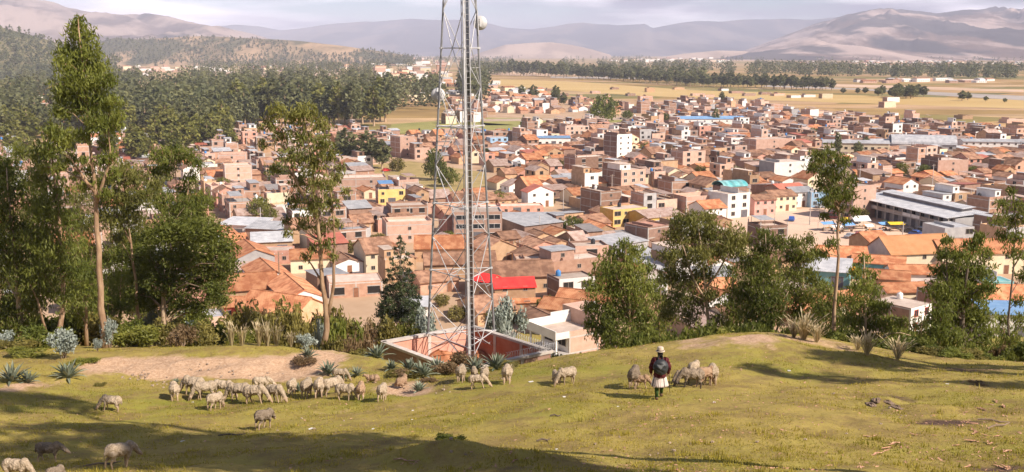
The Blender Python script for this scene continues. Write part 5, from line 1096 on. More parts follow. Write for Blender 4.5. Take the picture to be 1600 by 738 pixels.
HF(1210,352, 8,7,2,'small roofless brick house at the near edge of the plaza',rz=R(15),wall='brick_dark',win='hole',par=0.8,nwin=2,stubs=True,room=False,canopy='metal')
HF(1335,243, 12,9,3,'tall pink brick block right of the thin tall tree',rz=R(30),wall='grey',front='brick_pale',win='small',nwin=2,par=0.6,stubs=True,left_win=True) if False else None
HF(1352,290, 11,8,4,'tall pinkish brick block at the upper end of the market',rz=R(35),wall='brick_dark',front='brick_pale',win='small',nwin=1,par=0.5,stubs=False,left_win=True,door=False)
HG(1445,395, 17,10,5.0,'large hall with a clean orange roof and grey gable end beside the market',rz=R(12),axis='u',wall='grey',front='cream',roof='tile_clean',pitch=0.62,over=0.5,nwin=3,name='hall')
HG(1560,395, 26,9,5.0,'long orange roofed wing behind the large dark eucalyptus',rz=R(3),axis='u',wall='cream',front='cream',roof='tile',pitch=0.5,nwin=6)
HG(1318,405, 11,9,4.0,'orange tiled house below the market stalls',rz=R(-10),axis='u',wall='adobe',roof='tile',pitch=0.45)
HG(1372,412, 11,6,4.0,'teal walled house with a tiled roof in front of the orange roofed hall',rz=R(-22),axis='u',wall='teal',front='teal',roof='tile',pitch=0.4)
HG(1432,428, 10,6,4.2,'white walled house with a tiled roof below the cream hall wall',rz=R(-6),axis='u',wall='white',front='white',roof='tile',pitch=0.4)
HG(1420,456, 9,6,3.6,'long low house with an orange tiled roof above the white house with red windows',rz=R(6),axis='u',wall='cream',roof='tile',pitch=0.35)
HG(1385,436, 9,6,3.6,'small tiled house left of the white walled one',rz=R(-20),axis='u',wall='adobe',roof='tile',pitch=0.4)
HF(1440,478, 6.5,8,2,'white house with red framed windows left of the large dark eucalyptus',rz=R(36),wall='brick_dark',front='white',win='red',nwin=2,par=0.15,stubs=False,tank='white',door=False)
HS(1290,424, 10,8,3.4,'grey metal roofed house beside the orange awning',rz=R(-20),wall='teal',roof='metal',rise=1.4)
HS(1583,492, 9,8,4.4,'white shed with a blue roof at the right edge',rz=R(-8),wall='white',roof='metal_blue',rise=0.5,name='shed')
HG(1590,468, 13,8,3.6,'orange tiled house above the blue roofed shed',rz=R(-5),axis='u',wall='adobe',roof='tile',pitch=0.45)
HF(1562,440, 6,5,2,'teal green topped house behind the right trees',rz=R(5),wall='white',front='teal',win='small',par=0.1,stubs=False,slabmat='metal_teal')
HS(372,352, 12,9,3.4,'leftmost grey metal shed above the pink wall',rz=R(-12),wall='white',roof='metal',rise=0.7,back=True,name='shed')
HS(415,358, 12,7,3.2,'grey metal shed below the yellow green tree',rz=R(-14),wall='brick',roof='metal',rise=0.9,name='shed')
HS(425,378, 10,7,3.2,'grey metal roofed shed in front of the other grey sheds',rz=R(14),wall='adobe',roof='metal',rise=1.3,name='shed')
HF(405,392, 15,6,1,'long pink walled house below the grey metal sheds',rz=R(4),wall='plaster_pink',win='small',par=0.3,stubs=False,fh=3.0)
HF(362,240, 12,9,2,'pinkish brick house at the left end of the roofs near the plantation',rz=R(10),wall='brick_pale',win='small',nwin=1,par=0.8)
HF(372,258, 10,9,3,'pale brick tower house on the left near the plantation',rz=R(20),wall='brick_pale',win='small',nwin=1,par=0.5,door=False)
HF(556,278, 22,12,2,'wide unfinished pale brick building with a row of columns left of the scrubby lot',rz=R(12),wall='brick_pale',win='small',nwin=2,par=0.5,stubs=True,door=False)
HF(612,296, 9,8,2,'house with a yellow upper wall and blue tarpaulin below the scrubby lot',rz=R(14),wall='brick_dark',front='yellow',win='std',par=0.3,canopy='tarp_blue')
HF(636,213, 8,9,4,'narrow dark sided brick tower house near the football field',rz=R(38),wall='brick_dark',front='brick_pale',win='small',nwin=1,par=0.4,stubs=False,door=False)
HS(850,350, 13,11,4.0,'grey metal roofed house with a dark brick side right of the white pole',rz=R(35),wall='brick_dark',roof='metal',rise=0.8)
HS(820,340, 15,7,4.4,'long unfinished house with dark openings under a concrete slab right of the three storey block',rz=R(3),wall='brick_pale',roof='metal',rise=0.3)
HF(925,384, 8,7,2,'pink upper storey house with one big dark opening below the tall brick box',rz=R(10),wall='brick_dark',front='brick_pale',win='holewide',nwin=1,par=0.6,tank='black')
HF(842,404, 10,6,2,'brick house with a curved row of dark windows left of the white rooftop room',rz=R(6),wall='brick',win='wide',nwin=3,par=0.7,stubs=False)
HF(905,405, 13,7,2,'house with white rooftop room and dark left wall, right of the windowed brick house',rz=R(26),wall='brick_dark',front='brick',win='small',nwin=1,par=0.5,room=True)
HF(902,434, 8,6,2,'small house with white balustrades and a blue water tank behind the red roofed hall',rz=R(22),wall='brick_dark',front='white',win='wide',nwin=2,par=0.4,tank='blue',stubs=False)
HG(720,412, 16,8,3.6,'long weathered tiled house behind the lattice tower',rz=R(8),axis='u',wall='adobe',roof='tile_old',pitch=0.45)
HG(800,432, 18,9,3.6,'long orange tiled house behind the red roofed hall',rz=R(7),axis='u',wall='adobe',roof='tile_old',pitch=0.5)
HG(690,388, 13,9,3.4,'reddish tiled house between the conifer and the tower',rz=R(3),axis='u',wall='adobe',roof='tile',pitch=0.5)
HG(782,388, 9,8,3.4,'mud house with a brown gable roof below the three storey block',rz=R(30),axis='v',wall='adobe',roof='tile_old',pitch=0.45)
HG(872,484, 8,6,2.6,'tiled roof house in front of the right end of the red roofed hall',rz=R(-25),axis='u',wall='adobe',roof='tile',pitch=0.45)
HG(908,478, 11,8,3.0,'orange tiled house left of the brownish green eucalyptus',rz=R(-22),axis='u',wall='adobe',roof='tile',pitch=0.5)
HS(985,380, 12,9,3.6,'grey metal roofed house left of the dark brown box',rz=R(38),wall='grey',roof='metal',rise=0.7)
HS(1118,432, 8,6,3.4,'corrugated metal roofed house between the eucalyptus crowns',rz=R(2),wall='brick',roof='metal',rise=0.8)
HG(1122,450, 8,6,3.2,'orange walled house between the eucalyptus crowns',rz=R(2),axis='u',wall='brick',roof='tile')
HF(1020,430, 7,6,2,'white house with a dark doorway between two eucalyptus trees',rz=R(20),wall='brick_dark',front='white',win='wide',par=0.3)
HG(590,505, 9,6,2.6,'grey roofed hut under the conifer on the lower slope',rz=R(-20),axis='u',wall='adobe',roof='metal_dark',pitch=0.3,name='hut') if False else None
HS(652,480, 5,5,3.0,'small house with a pale grey roof and arched blue window by the tower left leg',rz=R(10),wall='white',roof='metal',rise=0.7)
# far named buildings
HG(1113,186, 46,14,5.5,'very long blue roofed building at the edge of the fields',rz=R(4),axis='u',wall='white',roof='metal_blue',pitch=0.2,nwin=9)
HG(1338,224, 31,9,6.4,'long school building with a grey roof and white window rows',rz=R(-12),axis='u',wall='white',front='cream',roof='metal',pitch=0.25,nwin=10,win='std')
HG(1240,296, 10,9,5.5,'house with a dull red roof above the plaza shops',rz=R(20),axis='u',wall='brick',roof='metal_red_dull',pitch=0.3)
HG(1322,272, 12,10,4.5,'open hall with a grey gable roof above the pink brick block',rz=R(40),axis='v',wall='wood',roof='metal_dark',pitch=0.5,name='hall')
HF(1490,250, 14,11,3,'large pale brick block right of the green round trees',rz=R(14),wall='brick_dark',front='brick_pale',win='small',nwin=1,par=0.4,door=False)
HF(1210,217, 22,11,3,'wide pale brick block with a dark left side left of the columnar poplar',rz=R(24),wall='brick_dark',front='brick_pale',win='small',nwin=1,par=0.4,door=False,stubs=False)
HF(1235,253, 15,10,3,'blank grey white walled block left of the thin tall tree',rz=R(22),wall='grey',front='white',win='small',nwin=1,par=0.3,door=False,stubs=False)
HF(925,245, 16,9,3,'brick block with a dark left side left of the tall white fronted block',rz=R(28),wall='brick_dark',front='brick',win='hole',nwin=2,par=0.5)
HF(990,265, 11,9,3,'brick house with white framed windows below the tall white fronted block',rz=R(30),wall='brick_dark',front='brick_pale',win='white',nwin=3,par=0.5,room=True)
HF(1085,236, 12,9,3,'pale brick house with four dark square windows in the middle of town',rz=R(26),wall='brick_dark',front='brick_pale',win='hole',nwin=2,par=0.4)
HG(910,255, 9,8,5,'house with a pink wall left of the dark sided brick block',rz=R(10),axis='u',wall='pink',roof='tile')
HG(845,300, 9,6,5,'white two storey house with a red roof above the grey metal roof',rz=R(20),axis='v',wall='white',front='white',roof='metal_red_dull',nwin=2)
HF(800,322, 20,6,1,'long pink wall house with a dark slot left of the white and red house',rz=R(8),wall='plaster_pink',win='small',par=0.4,stubs=False)
HF(780,215, 10,7,2,'sky blue house behind the tower at the edge of the brown roofs',rz=R(20),wall='blue',front='blue',win='std',par=0.2,stubs=False)
HS(860,216, 22,8,4,'long low house with a blue roof left of the pale brick block',rz=R(2),wall='white',roof='metal_blue',rise=0.6)

# the market, the vaults and the terrace house get their own builders
def grid_dirs(rz): return np.array((math.cos(rz), math.sin(rz))), np.array((-math.sin(rz), math.cos(rz)))
# market: long arcade whose shaded left front runs along the plaza
pA = on_z(1332,334,0); pB = on_z(1478,372,0)
dv = (pB-pA)[:2]; Lm = float(np.linalg.norm(dv)); mrz = math.atan2(dv[1], dv[0])      # local x runs along the arcade; local -y faces the plaza
mk_root = empty('market_hall', (*( (pA[:2]+pB[:2])/2 ), 0), mrz, 'long market hall with a grey metal roof and dark arcade along the plaza', 'market hall')
mb = MB(); mb.box(-Lm/2, Lm/2, 2.6, 12, -1, 5.4, 'grey'); mb.box(-Lm/2, Lm/2, 0.3, 2.598, 3.0, 3.3, 'concrete'); mb.build('wall', mk_root)
mb = MB(); mb.extrude([(-0.6,5.45),(12.6,6.5),(12.6,6.65),(-0.6,5.6)], 'x', -Lm/2-0.5, Lm/2+0.5, 'metal', 0.75); mb.build('roof', mk_root)
mb = MB(); mb.box(-Lm*0.42, Lm*0.40, 8.0, 11.5, 6.2, 7.1, 'metal_dark'); mb.extrude([(7.6,7.1),(11.9,7.5),(11.9,7.62),(7.6,7.22)], 'x', -Lm*0.44, Lm*0.42, 'metal', 0.9); mb.build('roof_lantern', mk_root)
nb = int(Lm/4)
for i in range(nb+1):
    x = -Lm/2+Lm*i/nb; c = MB(); c.box(x-0.14, x+0.14, 0.3, 0.58, -0.5, 2.999, 'concrete'); c.box(x-0.12, x+0.12, 0.3, 0.54, 3.301, 5.3, 'concrete'); c.build('pillar', mk_root)
for i in range(nb):
    x = -Lm/2+Lm*(i+0.5)/nb
    link('door', DM['metal'], mk_root).location = (x, 2.598, 0.02); link('window', WM['wide'], mk_root).location = (x, 2.598, 4.35)
    r = MB(); r.box(x-Lm/nb/2+0.16, x+Lm/nb/2-0.16, 0.36, 0.42, 3.3, 4.15, 'white' if i % 5 in (1, 2) else 'frame'); r.build('balustrade', mk_root)
PLACED.append((*((pA[:2]+pB[:2])/2 + np.array((-math.sin(mrz), math.cos(mrz)))*8), 24, mrz, Lm, 18))
# two storey end pavilion of the market
p = on_z(1492,352,5.6); h = flat_house(RS, 9, 9, 2, wall='grey', front='grey', win='wide', par=0.2, stubs=False, slabmat='metal'); put(h, p[0], p[1]+4, mrz+R(90), 'grey two storey pavilion with a red sign box at the near end of the market', w=9, d=9)
def vault(name, label, px, py, w, d, eave, rise, rz, roof, wall):
    p = on_z(px, py, eave); u, v = grid_dirs(rz); c = p[:2]+v*d/2
    root = empty(name, (c[0], c[1], 0), rz, label, 'warehouse')
    mb = MB(); mb.box(-w/2, w/2, -d/2, d/2, -1, eave, wall); mb.build('wall', root)
    a = np.linspace(0, math.pi, 13); pr = [(math.cos(t)*d/2*1.04, eave+0.02+math.sin(t)*rise) for t in a] + [(math.cos(t)*d/2*0.99, eave+0.012+math.sin(t)*rise*0.93) for t in a[::-1]]
    rb = MB(); rb.extrude(pr, 'x', -w/2-0.4, w/2+0.4, roof, 0.7); rb.build('roof', root)
    gb = MB(); gb.extrude([(math.cos(t)*d/2*0.96, eave+0.012+math.sin(t)*rise*0.9) for t in a], 'x', w/2-0.3, w/2-0.1, 'opening'); gb.build('gable_opening', root)
    for i in range(int(w/5)): link('window', WM['std'], root).location = (-w/2+w*(i+0.5)/int(w/5), -d/2-0.002, eave-1.4)
    PLACED.append((c[0], c[1], max(w, d)*0.55, rz, w, d))
vault('warehouse','large arched grey warehouse with a dark open end',1444,226,30,17,4.6,4.2,R(-16),'metal','grey')
vault('warehouse','teal translucent vaulted roof hall behind the white and blue block',1150,292,8.5,7,7.2,1.7,R(22),'metal_teal','brick_dark')
for k, (px, py, w) in enumerate([(1560,222,34),(1390,222,22)]):
    HG(px, py, w, 10, 5, ['long low grey roofed building near the right edge of town','grey roofed school wing left of the arched warehouse'][k], rz=R(-8), axis='u', wall='white', roof='metal', pitch=0.2)
# the white terrace house close under the hill
p = at_d(889,556,150); zt = G(p[0], p[1])
th = empty('terrace_house', (p[0], p[1], zt), R(33), 'unfinished white terrace house with a bare brick side just below the pasture', 'house')
zr = at_d(889,522,150)[2]-zt; fl = zr-3.0
mb = MB(); mb.box(0, 5.6, 0, 7.4, -4, zr-0.5, 'brick_pale', 0.6); mb.box(0, 5.6, 0, 0.15, zr-0.498, zr+0.35, 'brick_pale', 0.6); mb.box(5.6, 10.5, 1.0, 9.5, -4, zr+1.9, 'brick_pale', 0.7)
for x in (0.12, 5.48): mb.box(x-0.12, x+0.12, -0.03, -0.002, -3, zr, 'concrete')
mb.box(0, 5.6, -0.02, -0.001, zr-0.75, zr-0.5, 'concrete'); mb.box(0, 5.6, -0.02, -0.001, fl-0.25, fl, 'concrete')
mb.build('wall', th)
mb = MB(); mb.box(-2.4, 5.4, 0.151, 7.2, zr-0.48, zr-0.32, 'slab'); mb.build('roof', th)
mb = MB(); mb.box(-2.6, -2.45, -0.1, 7.4, zr-0.62, zr+0.75, 'white'); mb.box(-2.449, -0.02, -0.1, 0.05, zr-0.62, zr+0.42, 'white'); mb.box(-2.449, 5.6, 7.25, 7.4, zr-0.45, zr+1.0, 'white'); mb.box(1.8, 5.6, 7.41, 7.55, zr-0.45, zr+1.5, 'white'); mb.build('parapet', th)
mb = MB(); mb.box(-0.06, -0.003, 0.1, 7.3, -3, zr-0.5, 'white'); mb.build('facade', th)
mb = MB(); mb.box(-3.6, -0.07, -0.2, 7.6, fl-0.2, fl, 'concrete'); mb.build('balcony_floor', th)
for y in (0.2, 3.6, 7.0):
    c = MB(); c.box(-2.4, -2.15, y-0.12, y+0.12, fl, zr-0.63, 'white'); c.build('pillar', th)
    c = MB(); c.box(-3.4, -3.2, y-0.1, y+0.1, -4, fl-0.21, 'concrete'); c.build('pillar', th)
for y in (1.8, 5.2): o = link('window', WM['wide'], th); o.location = (-0.065, y, fl+1.5); o.rotation_euler = (0, 0, -math.pi/2)
for x, z in ((8.2, fl+1.4), (8.2, zr+0.6), (9.6, fl+1.4)): o = link('window', WM['holewide' if x < 9 else 'hole'], th); o.location = (x, 0.999, z)
o = link('water_tank', TM['white'], th); o.location = (6.6, 3.0, zr+1.9)
o = link('water_tank', TM['white'], th); o.location = (7.9, 4.2, zr+1.9)
mb = MB(); mb.box(5.62, 9.0, -2.4, 0.99, fl-1.5, fl-1.35, 'tile'); mb.build('lean_roof', th)
PLACED.append((p[0], p[1], 9, 0, 10, 10))
p = at_d(700,510,88); h = shed_house(RS, 5.2, 3.2, 2.4, wall='blue', roof='metal', rise=0.5); put(h, p[0], p[1], R(8), 'small blue grey hut with a metal roof behind the compound wall', 'hut', z=G(p[0], p[1]), w=5, d=3)
p = at_d(585,500,150); h = gable_house(RS, 9, 6, 2.6, axis='u', wall='adobe', roof='metal_dark', pitch=0.3); put(h, p[0], p[1], R(-20), 'dark grey roofed hut below the conifer on the lower slope', 'hut', z=G(p[0], p[1]), w=9, d=6)

# ---- the rest of the town: lots along a street grid
TW = np.array([on_z(a, b, 0)[:2] for a, b in TOWN])
def inside(P, x, y):
    n = len(P); c = False; j = n-1
    for i in range(n):
        if (P[i][1] > y) != (P[j][1] > y) and x < (P[j][0]-P[i][0])*(y-P[i][1])/(P[j][1]-P[i][1]+1e-12)+P[i][0]: c = not c
        j = i
    return c
EXC = [[(1125,372),(1160,332),(1295,316),(1350,326),(1500,378),(1440,398),(1372,396),(1310,408),(1200,405)], [(598,200),(820,186),(820,212),(600,214)], [(556,276),(575,254),(640,246),(770,262),(772,305),(690,318),(640,298)], [(742,190),(760,180),(1010,178),(1010,198),(760,198)], [(855,520),(840,492),(905,488),(960,520)], [(560,520),(560,478),(740,478),(740,520)]]
EXC = [[on_z(a, b, 0)[:2] for a, b in e] for e in EXC]
cand = []
U0, V0 = grid_dirs(A0)
rs = np.random.RandomState(21)
BU, BV, STW = 50.0, 26.0, 4.6
for bi in range(-31, 33):
    for bj in range(-2, 47):
        for rowk in (0, 1):
            u = bi*BU + STW/2
            while u < (bi+1)*BU - STW/2 - 5:
                w = 4.2+4.6*rs.rand(); 
                if u+w > (bi+1)*BU-STW/2: w = (bi+1)*BU-STW/2-u
                dd = (BV-STW)/2-0.6; d = min(dd, 5.6+5.5*rs.rand())
                vv = bj*BV + STW/2 + (d/2 if rowk == 0 else BV-STW-d/2)
                cu = u+w/2; c = U0*cu+V0*vv
                r_ = rs.rand(8); u += w+(0.15 if r_[7] < .75 else 2.5)
                x, y = c
                if y < 150 or y > 1250: continue
                px, py = proj(x, y, 3.0)
                if px < -70 or px > 1670 or py < 120 or py > 560: continue
                if not inside(TW, x, y): continue
                if any(inside(e, x, y) for e in EXC): continue
                cand.append((y, x, w, d, rowk, r_))
nkeep = 0
grid = {}
for P_ in PLACED: grid.setdefault((int(P_[0]//30), int(P_[1]//30)), []).append(P_)
def clash(x, y, w, d):
    for ix in (-1, 0, 1):
        for iy in (-1, 0, 1):
            for P_ in grid.get((int(x//30)+ix, int(y//30)+iy), []):
                dx, dy = x-P_[0], y-P_[1]; c, s = math.cos(-P_[3]), math.sin(-P_[3])
                if abs(c*dx-s*dy) < P_[4]/2+w*0.46 and abs(s*dx+c*dy) < P_[5]/2+d*0.46: return True
    return False
def treeclash(x, y): return False
wallc = lambda q: ['brick', 'brick', 'brick_pale', 'brick_dark', 'adobe', 'brick'][int(q*5.99)]
FRONT = [None, None, None, 'brick_pale', None, 'white', 'cream', 'brick_pale', 'plaster_pink', None, None, 'grey', 'white', 'brick_pale', None, None]
HB = []
for a in ALLH:
    if a is None: continue
    p0 = proj(a[1], a[2], a[3]+a[0].top); p1 = proj(a[1], a[2], a[3]); hw = a[8]*0.42*F/a[2]; HB.append((p0[0]-hw, p0[0]+hw, p0[1], p1[1], a[2]))
HB += [(705,775,420,475,186), (1165,1300,300,328,330), (1340,1530,300,366,300), (560,590,470,500,150), (845,945,480,550,110), (1300,1345,415,440,220)]
def blocks(x, y, w, top):
    a, b_ = proj(x, y, top); hw = w*0.5*F/y
    for l, r, t, bt, yy in HB:
        if y < yy-3 and a+hw > l and a-hw < r and (min(a+hw, r)-max(a-hw, l)) > 0.2*min(r-l, 2*hw) and b_ < t+0.62*(bt-t): return True
    return False
gen = []
for (y, x, w, d, rowk, q) in sorted(cand, key=lambda c: c[0]):
    if clash(x, y, w, d): continue
    far = y > 430; sparse = 0.06 if y < 300 else 0.12
    px, py = proj(x, y, 0.0)
    if px > 700 and y > 560: sparse = 0.12 + min(0.62, (y-560)/600.0)
    if px <= 700 and y > 450: sparse = 0.25
    if px < 330: sparse = 0.35
    if q[0] < sparse: continue
    pg = 0.52 if y < 260 else (0.42 if y < 420 else 0.26)
    if 680 < px < 900 and 250 < y < 560: pg = 0.66
    rz = A0 + (math.pi if rowk and False else 0) + (q[6]-0.5)*0.10
    w2, d2 = w, d
    if blocks(x, y, w, 3.0): continue
    low = blocks(x, y, w, 9.0)
    if low: q[2] = 0.1; q[1] = q[1] if q[1] < pg+0.14 else 0.0; q[0] = 0.5
    if q[1] < pg:
        h = gable_house(rs, w2, d2, 2.5+(2.4 if q[2] > 0.72 else 0.7*q[2]), axis='v' if q[3] < 0.42 else 'u', wall=['adobe','adobe','white','brick','cream','plaster_pink'][int(q[4]*5.99)], roof=['tile','tile_old','tile_old','tile_old','tile','metal_rust'][int(q[5]*5.99)], pitch=0.32+0.2*q[2])
    elif q[1] < pg+0.14:
        h = shed_house(rs, w2, d2, 2.5+(2.5 if q[2] > 0.7 else 0.8*q[2]), wall=wallc(q[3]), roof=['metal','metal','metal_rust','metal_dark','metal','metal_red_dull','metal','metal_rust'][int(q[4]*7.99)], rise=0.4+0.8*q[5], back=q[6] < .6)
    else:
        n = 1 if q[2] < 0.42 else 2 if q[2] < 0.86 else 3
        if 1100 < px < 1480 and 300 < y*0+py < 470: n = 1
        h = flat_house(rs, w2, d2, n, wall=wallc(q[3]), front=FRONT[int(q[4]*15.99)], win=['std','hole','wide','small','white','hole'][int(q[5]*5.99)], par=0.2+0.9*q[6], stubs=q[7] < 0.55, room=q[0] > 0.62, tank=['black','white','blue'][int(q[5]*2.99)] if q[6] > 0.6 else None, canopy=['metal','metal_rust','metal_rust','metal'][int(q[3]*3.99)] if 0.45 < q[0] < 0.62 else None, left_win=q[6] < 0.2, slabmat=['slab','concrete','slab','metal'][int(q[7]*3.99)])
    gen.append((y, h, x, rz, w2, d2))
    grid.setdefault((int(x//30), int(y//30)), []).append((x, y, 0, rz, w2, d2))
# field houses beyond the edge of town
for px, py in [(1008,158),(1030,168),(1052,172),(1090,150),(1105,152),(1150,146),(1170,150),(1195,148),(1015,144),(1060,140),(1130,142),(1240,153),(1215,150),(1280,178),(1270,184),(1330,180),(1300,196),(1350,186),(1386,168),(1505,186),(1580,192),(1250,190),(1230,184),(930,146),(960,140),(1180,178),(1200,184),(1210,172),(1392,160),(1262,152),(1290,154),(1135,178),(1470,196),(1560,206),(1590,200),(880,150),(860,142),(985,150),(1075,160),(1120,166)]:
    p = on_z(px, py, 0); w, d = 9+8*rs.rand(), 7+4*rs.rand(); h = flat_house(rs, w, d, 1 if rs.rand() < .7 else 2, wall=wallc(rs.rand()), front=FRONT[rs.randint(16)], stubs=rs.rand() < .4, par=0.4)
    gen.append((p[1], h, p[0], A0+rs.rand()*0.3-0.3, w, d))
# which of them show largest: those become things of their own, up to 300 in all
def in_view(x, y, z):
    px, py = proj(x, y, z); return -20 < px < 1620 and py < 560
cover = [(0,250,230,520,0.0),(205,372,335,500,0.0),(930,1025,380,545,0.0),(1045,1165,345,510,0.0),(1155,1290,370,515,0.0),(1465,1550,380,560,0.0)]
def vis(x, y):
    px, py = proj(x, y, 3.0); return not any(a < px < b and c < py < d for a, b, c, d, _ in cover)
named = [a for a in ALLH if a is not None]
room_left = 300 - len(named)
score = sorted(range(len(gen)), key=lambda i: gen[i][0]/(1 if vis(gen[i][2], gen[i][0]) and in_view(gen[i][2], gen[i][0], 3) else 0.35))
chosen = [i for i in score if vis(gen[i][2], gen[i][0]) and in_view(gen[i][2], gen[i][0], 3.0)][:room_left]
cs = set(chosen)
for i in chosen:
    y, h, x, rz, w, d = gen[i]; ALLH.append((h, x, y, G(x, y), rz, None, 'house', False, max(w, d)))
# labels: what the house looks like, then what it stands beside
LM = [(620,430,'the conifer'),(733,330,'the lattice tower'),(810,440,'the red roofed hall'),(893,352,'the dark round tree'),(770,350,'the three storey block'),(640,365,'the pale brick block'),(405,330,'the yellow green tree'),(944,310,'the tall brick box'),(1000,330,'the yellow house'),(1040,330,'the rusty roofed hall'),(976,228,'the tall white fronted block'),(944,180,'the lone round tree'),(902,205,'the balconied brick block'),(1155,318,'the teal vault'),(1225,318,'the plaza shops'),(1430,340,'the market hall'),(1440,380,'the orange roofed hall'),(1308,228,'the columnar poplar'),(1450,228,'the arched warehouse'),(1338,225,'the grey roofed school'),(1113,182,'the long blue roof'),(580,240,'the two dark lot trees'),(680,290,'the scrubby lot'),(700,202,'the football field'),(1210,225,'the wide pale brick block'),(1300,270,'the thin tall tree crown'),(1442,270,'the green round tree'),(556,290,'the wide unfinished building'),(480,430,'the fork trunked eucalyptus'),(390,385,'the grey metal sheds'),(885,255,'the courtyard olive trees'),(1085,243,'the four window brick house'),(1010,232,'the light green bush tree'),(780,305,'the little bush tree'),(1540,350,'the sparse right tree'),(820,190,'the small conifer'),(360,250,'the left pale brick tower house')]
NUM = ['one','two','three','four','five']
used = {}
def make_label(desc, x, y, top):
    px, py = proj(x, y, top*0.6); py = float(py); px = float(px)
    bl = []
    for lx, ly, nm in LM:
        dx, dy = px-lx, py-ly; bl.append((math.hypot(dx, dy*1.6), nm, dx, dy))
    bl.sort(key=lambda t: t[0])
    fr = desc['front']; wl = desc['wall']
    if fr in ('brick_pale',): fr = 'pale brick fronted'
    elif fr: fr = fr.replace('plaster_', '')+' fronted'
    wl = {'plaster_pink': 'pink plastered', 'redpaint': 'red painted'}.get(wl, wl)
    lead = f"{NUM[desc['st']-1]} storey {fr or wl} house with {desc['roof']}"
    lead2 = f"{NUM[desc['st']-1]} storey {fr or wl} house with {desc['extra']}" if 'roof' in desc['roof'] and desc['roof'] == 'flat roof' else lead
    def rel(t):
        _, nm, dx, dy = t
        if abs(dx) > 1.3*abs(dy): return ('close ' if t[0] < 28 else '')+('right of ' if dx > 0 else 'left of ')+nm
        return ('just ' if t[0] < 28 else '')+('below ' if dy > 0 else 'above ')+nm
    for ld in (lead, lead2):
        for t in bl[:3]:
            s = f"{ld} {rel(t)}"
            if s not in used and len(s.split()) <= 16: used[s] = 1; return s
    for ld in (lead, lead2):
        for a in range(3):
            for c in range(a+1, 5):
                s = f"{ld} {rel(bl[a])}, {rel(bl[c])}"
                s2 = s if len(s.split()) <= 16 else f"{fr or wl} house {rel(bl[a])}, {rel(bl[c])}"
                if s2 not in used and len(s2.split()) <= 16: used[s2] = 1; return s2
    for k in range(2, 30):
        s = f"{fr or wl} house {rel(bl[k % 6])} and {rel(bl[(k*3+2) % 9])}"
        if s not in used: used[s] = 1; return s
def link_house(h, x, y, z, rz, label, name):
    root = empty(name, (x, y, z), rz, label, 'house' if name == 'house' else name, None)
    objs = []
    for (pn, data, tr_, par) in h.parts:
        p = root if par is None else objs[par]
        if tr_ is None: o = data.build(pn, p)
        else:
            o = link(pn, data, p); o.location = tr_[0]; o.rotation_euler = (0, 0, tr_[1])
        objs.append(o)
    return root
for a in ALLH:
    h, x, y, z, rz, label, name, force, sz = a
    if label is None: label = make_label(h.desc, x, y, h.top)
    px, py = proj(x, y, 3.0)
    small = y > 330
    if small and not force:   # too small in the picture to show door and column stubs
        h.parts = [p for k, p in enumerate(h.parts) if p[0] not in ('column_stub', 'ridge_cap')] if not any(p[3] for p in h.parts) else [p for p in h.parts]
    o = link_house(h, x, y, z, rz, label, name)
    if name == 'house': o['group'] = 'houses of the town'
# all further houses as one mass
mass = MB()
def mesh_to_mb(me):
    mb = MB(); vs = [tuple(v.co) for v in me.vertices]; names = [m_.name for m_ in me.materials]; mb.v = vs
    for p in me.polygons: mb.f.append(list(p.vertices)); mb.m.append(names[p.material_index].split('.')[0]); mb.t.append(0.5)
    return mb
WMB = {}
nm = 0
for i, (y, h, x, rz, w, d) in enumerate(gen):
    if i in cs or not in_view(x, y, 3.0): continue
    M = Matrix.Translation((x, y, max(0, G(x, y)))) @ Matrix.Rotation(rz, 4, 'Z'); nm += 1
    for (pn, data, tr_, par) in h.parts:
        if pn in ('column_stub', 'ridge_cap') and y > 420: continue
        if tr_ is None: mass.merge(data, M)
        else:
            if pn == 'door' or (pn == 'window' and y > 700): continue
            if pn == 'window':
                M2 = M @ Matrix.Translation(tr_[0]) @ Matrix.Rotation(tr_[1], 4, 'Z')
                b_ = MB(); b_.box(-0.75, 0.75, -0.03, 0.02, -0.65, 0.65, 'opening'); mass.merge(b_, M2); continue
            k = data.name
            if k not in WMB: WMB[k] = mesh_to_mb(data)
            mass.merge(WMB[k], M @ Matrix.Translation(tr_[0]) @ Matrix.Rotation(tr_[1], 4, 'Z'))
# settlements far down the valley
rs = np.random.RandomState(31)
def far_cluster(x0, x1, y0, y1, n, hmax=9, ww=(8, 18), white=0.35):
    for _ in range(n):
        px = x0+(x1-x0)*rs.rand(); py = y0+(y1-y0)*rs.rand(); p = on_z(px, py, 0); w = ww[0]+(ww[1]-ww[0])*rs.rand(); d = 9+5*rs.rand(); hh = 3+(hmax-3)*rs.rand()**2
        b_ = MB(); b_.box(-w/2, w/2, -d/2, d/2, 0, hh, 'white' if rs.rand() < white else ['brick_pale','brick','cream'][rs.randint(3)], rs.rand())
        if rs.rand() < 0.5: b_.extrude([(-d/2-.3, hh+0.01), (d/2+.3, hh+0.01), (0, hh+1.8)], 'x', -w/2-.3, w/2+.3, ['tile','metal','tile_old'][rs.randint(3)], rs.rand())
        for k in range(int(w/4)): b_.box(-w/2+1.5+4*k, -w/2+2.9+4*k, -d/2-0.06, -d/2-0.005, 1.2, 2.4, 'opening')
        mass.merge(b_, Matrix.Translation(tuple(p)) @ Matrix.Rotation(A0+(rs.rand()-.5)*0.6, 4, 'Z'))
far_cluster(590,700,112,132,70,18,(12,30),0.2); far_cluster(380,560,105,112,60,9,(14,28),.3); far_cluster(195,400,106,113,40,12,(12,26),.4); far_cluster(540,700,91,104,150,16,(18,40),.5)
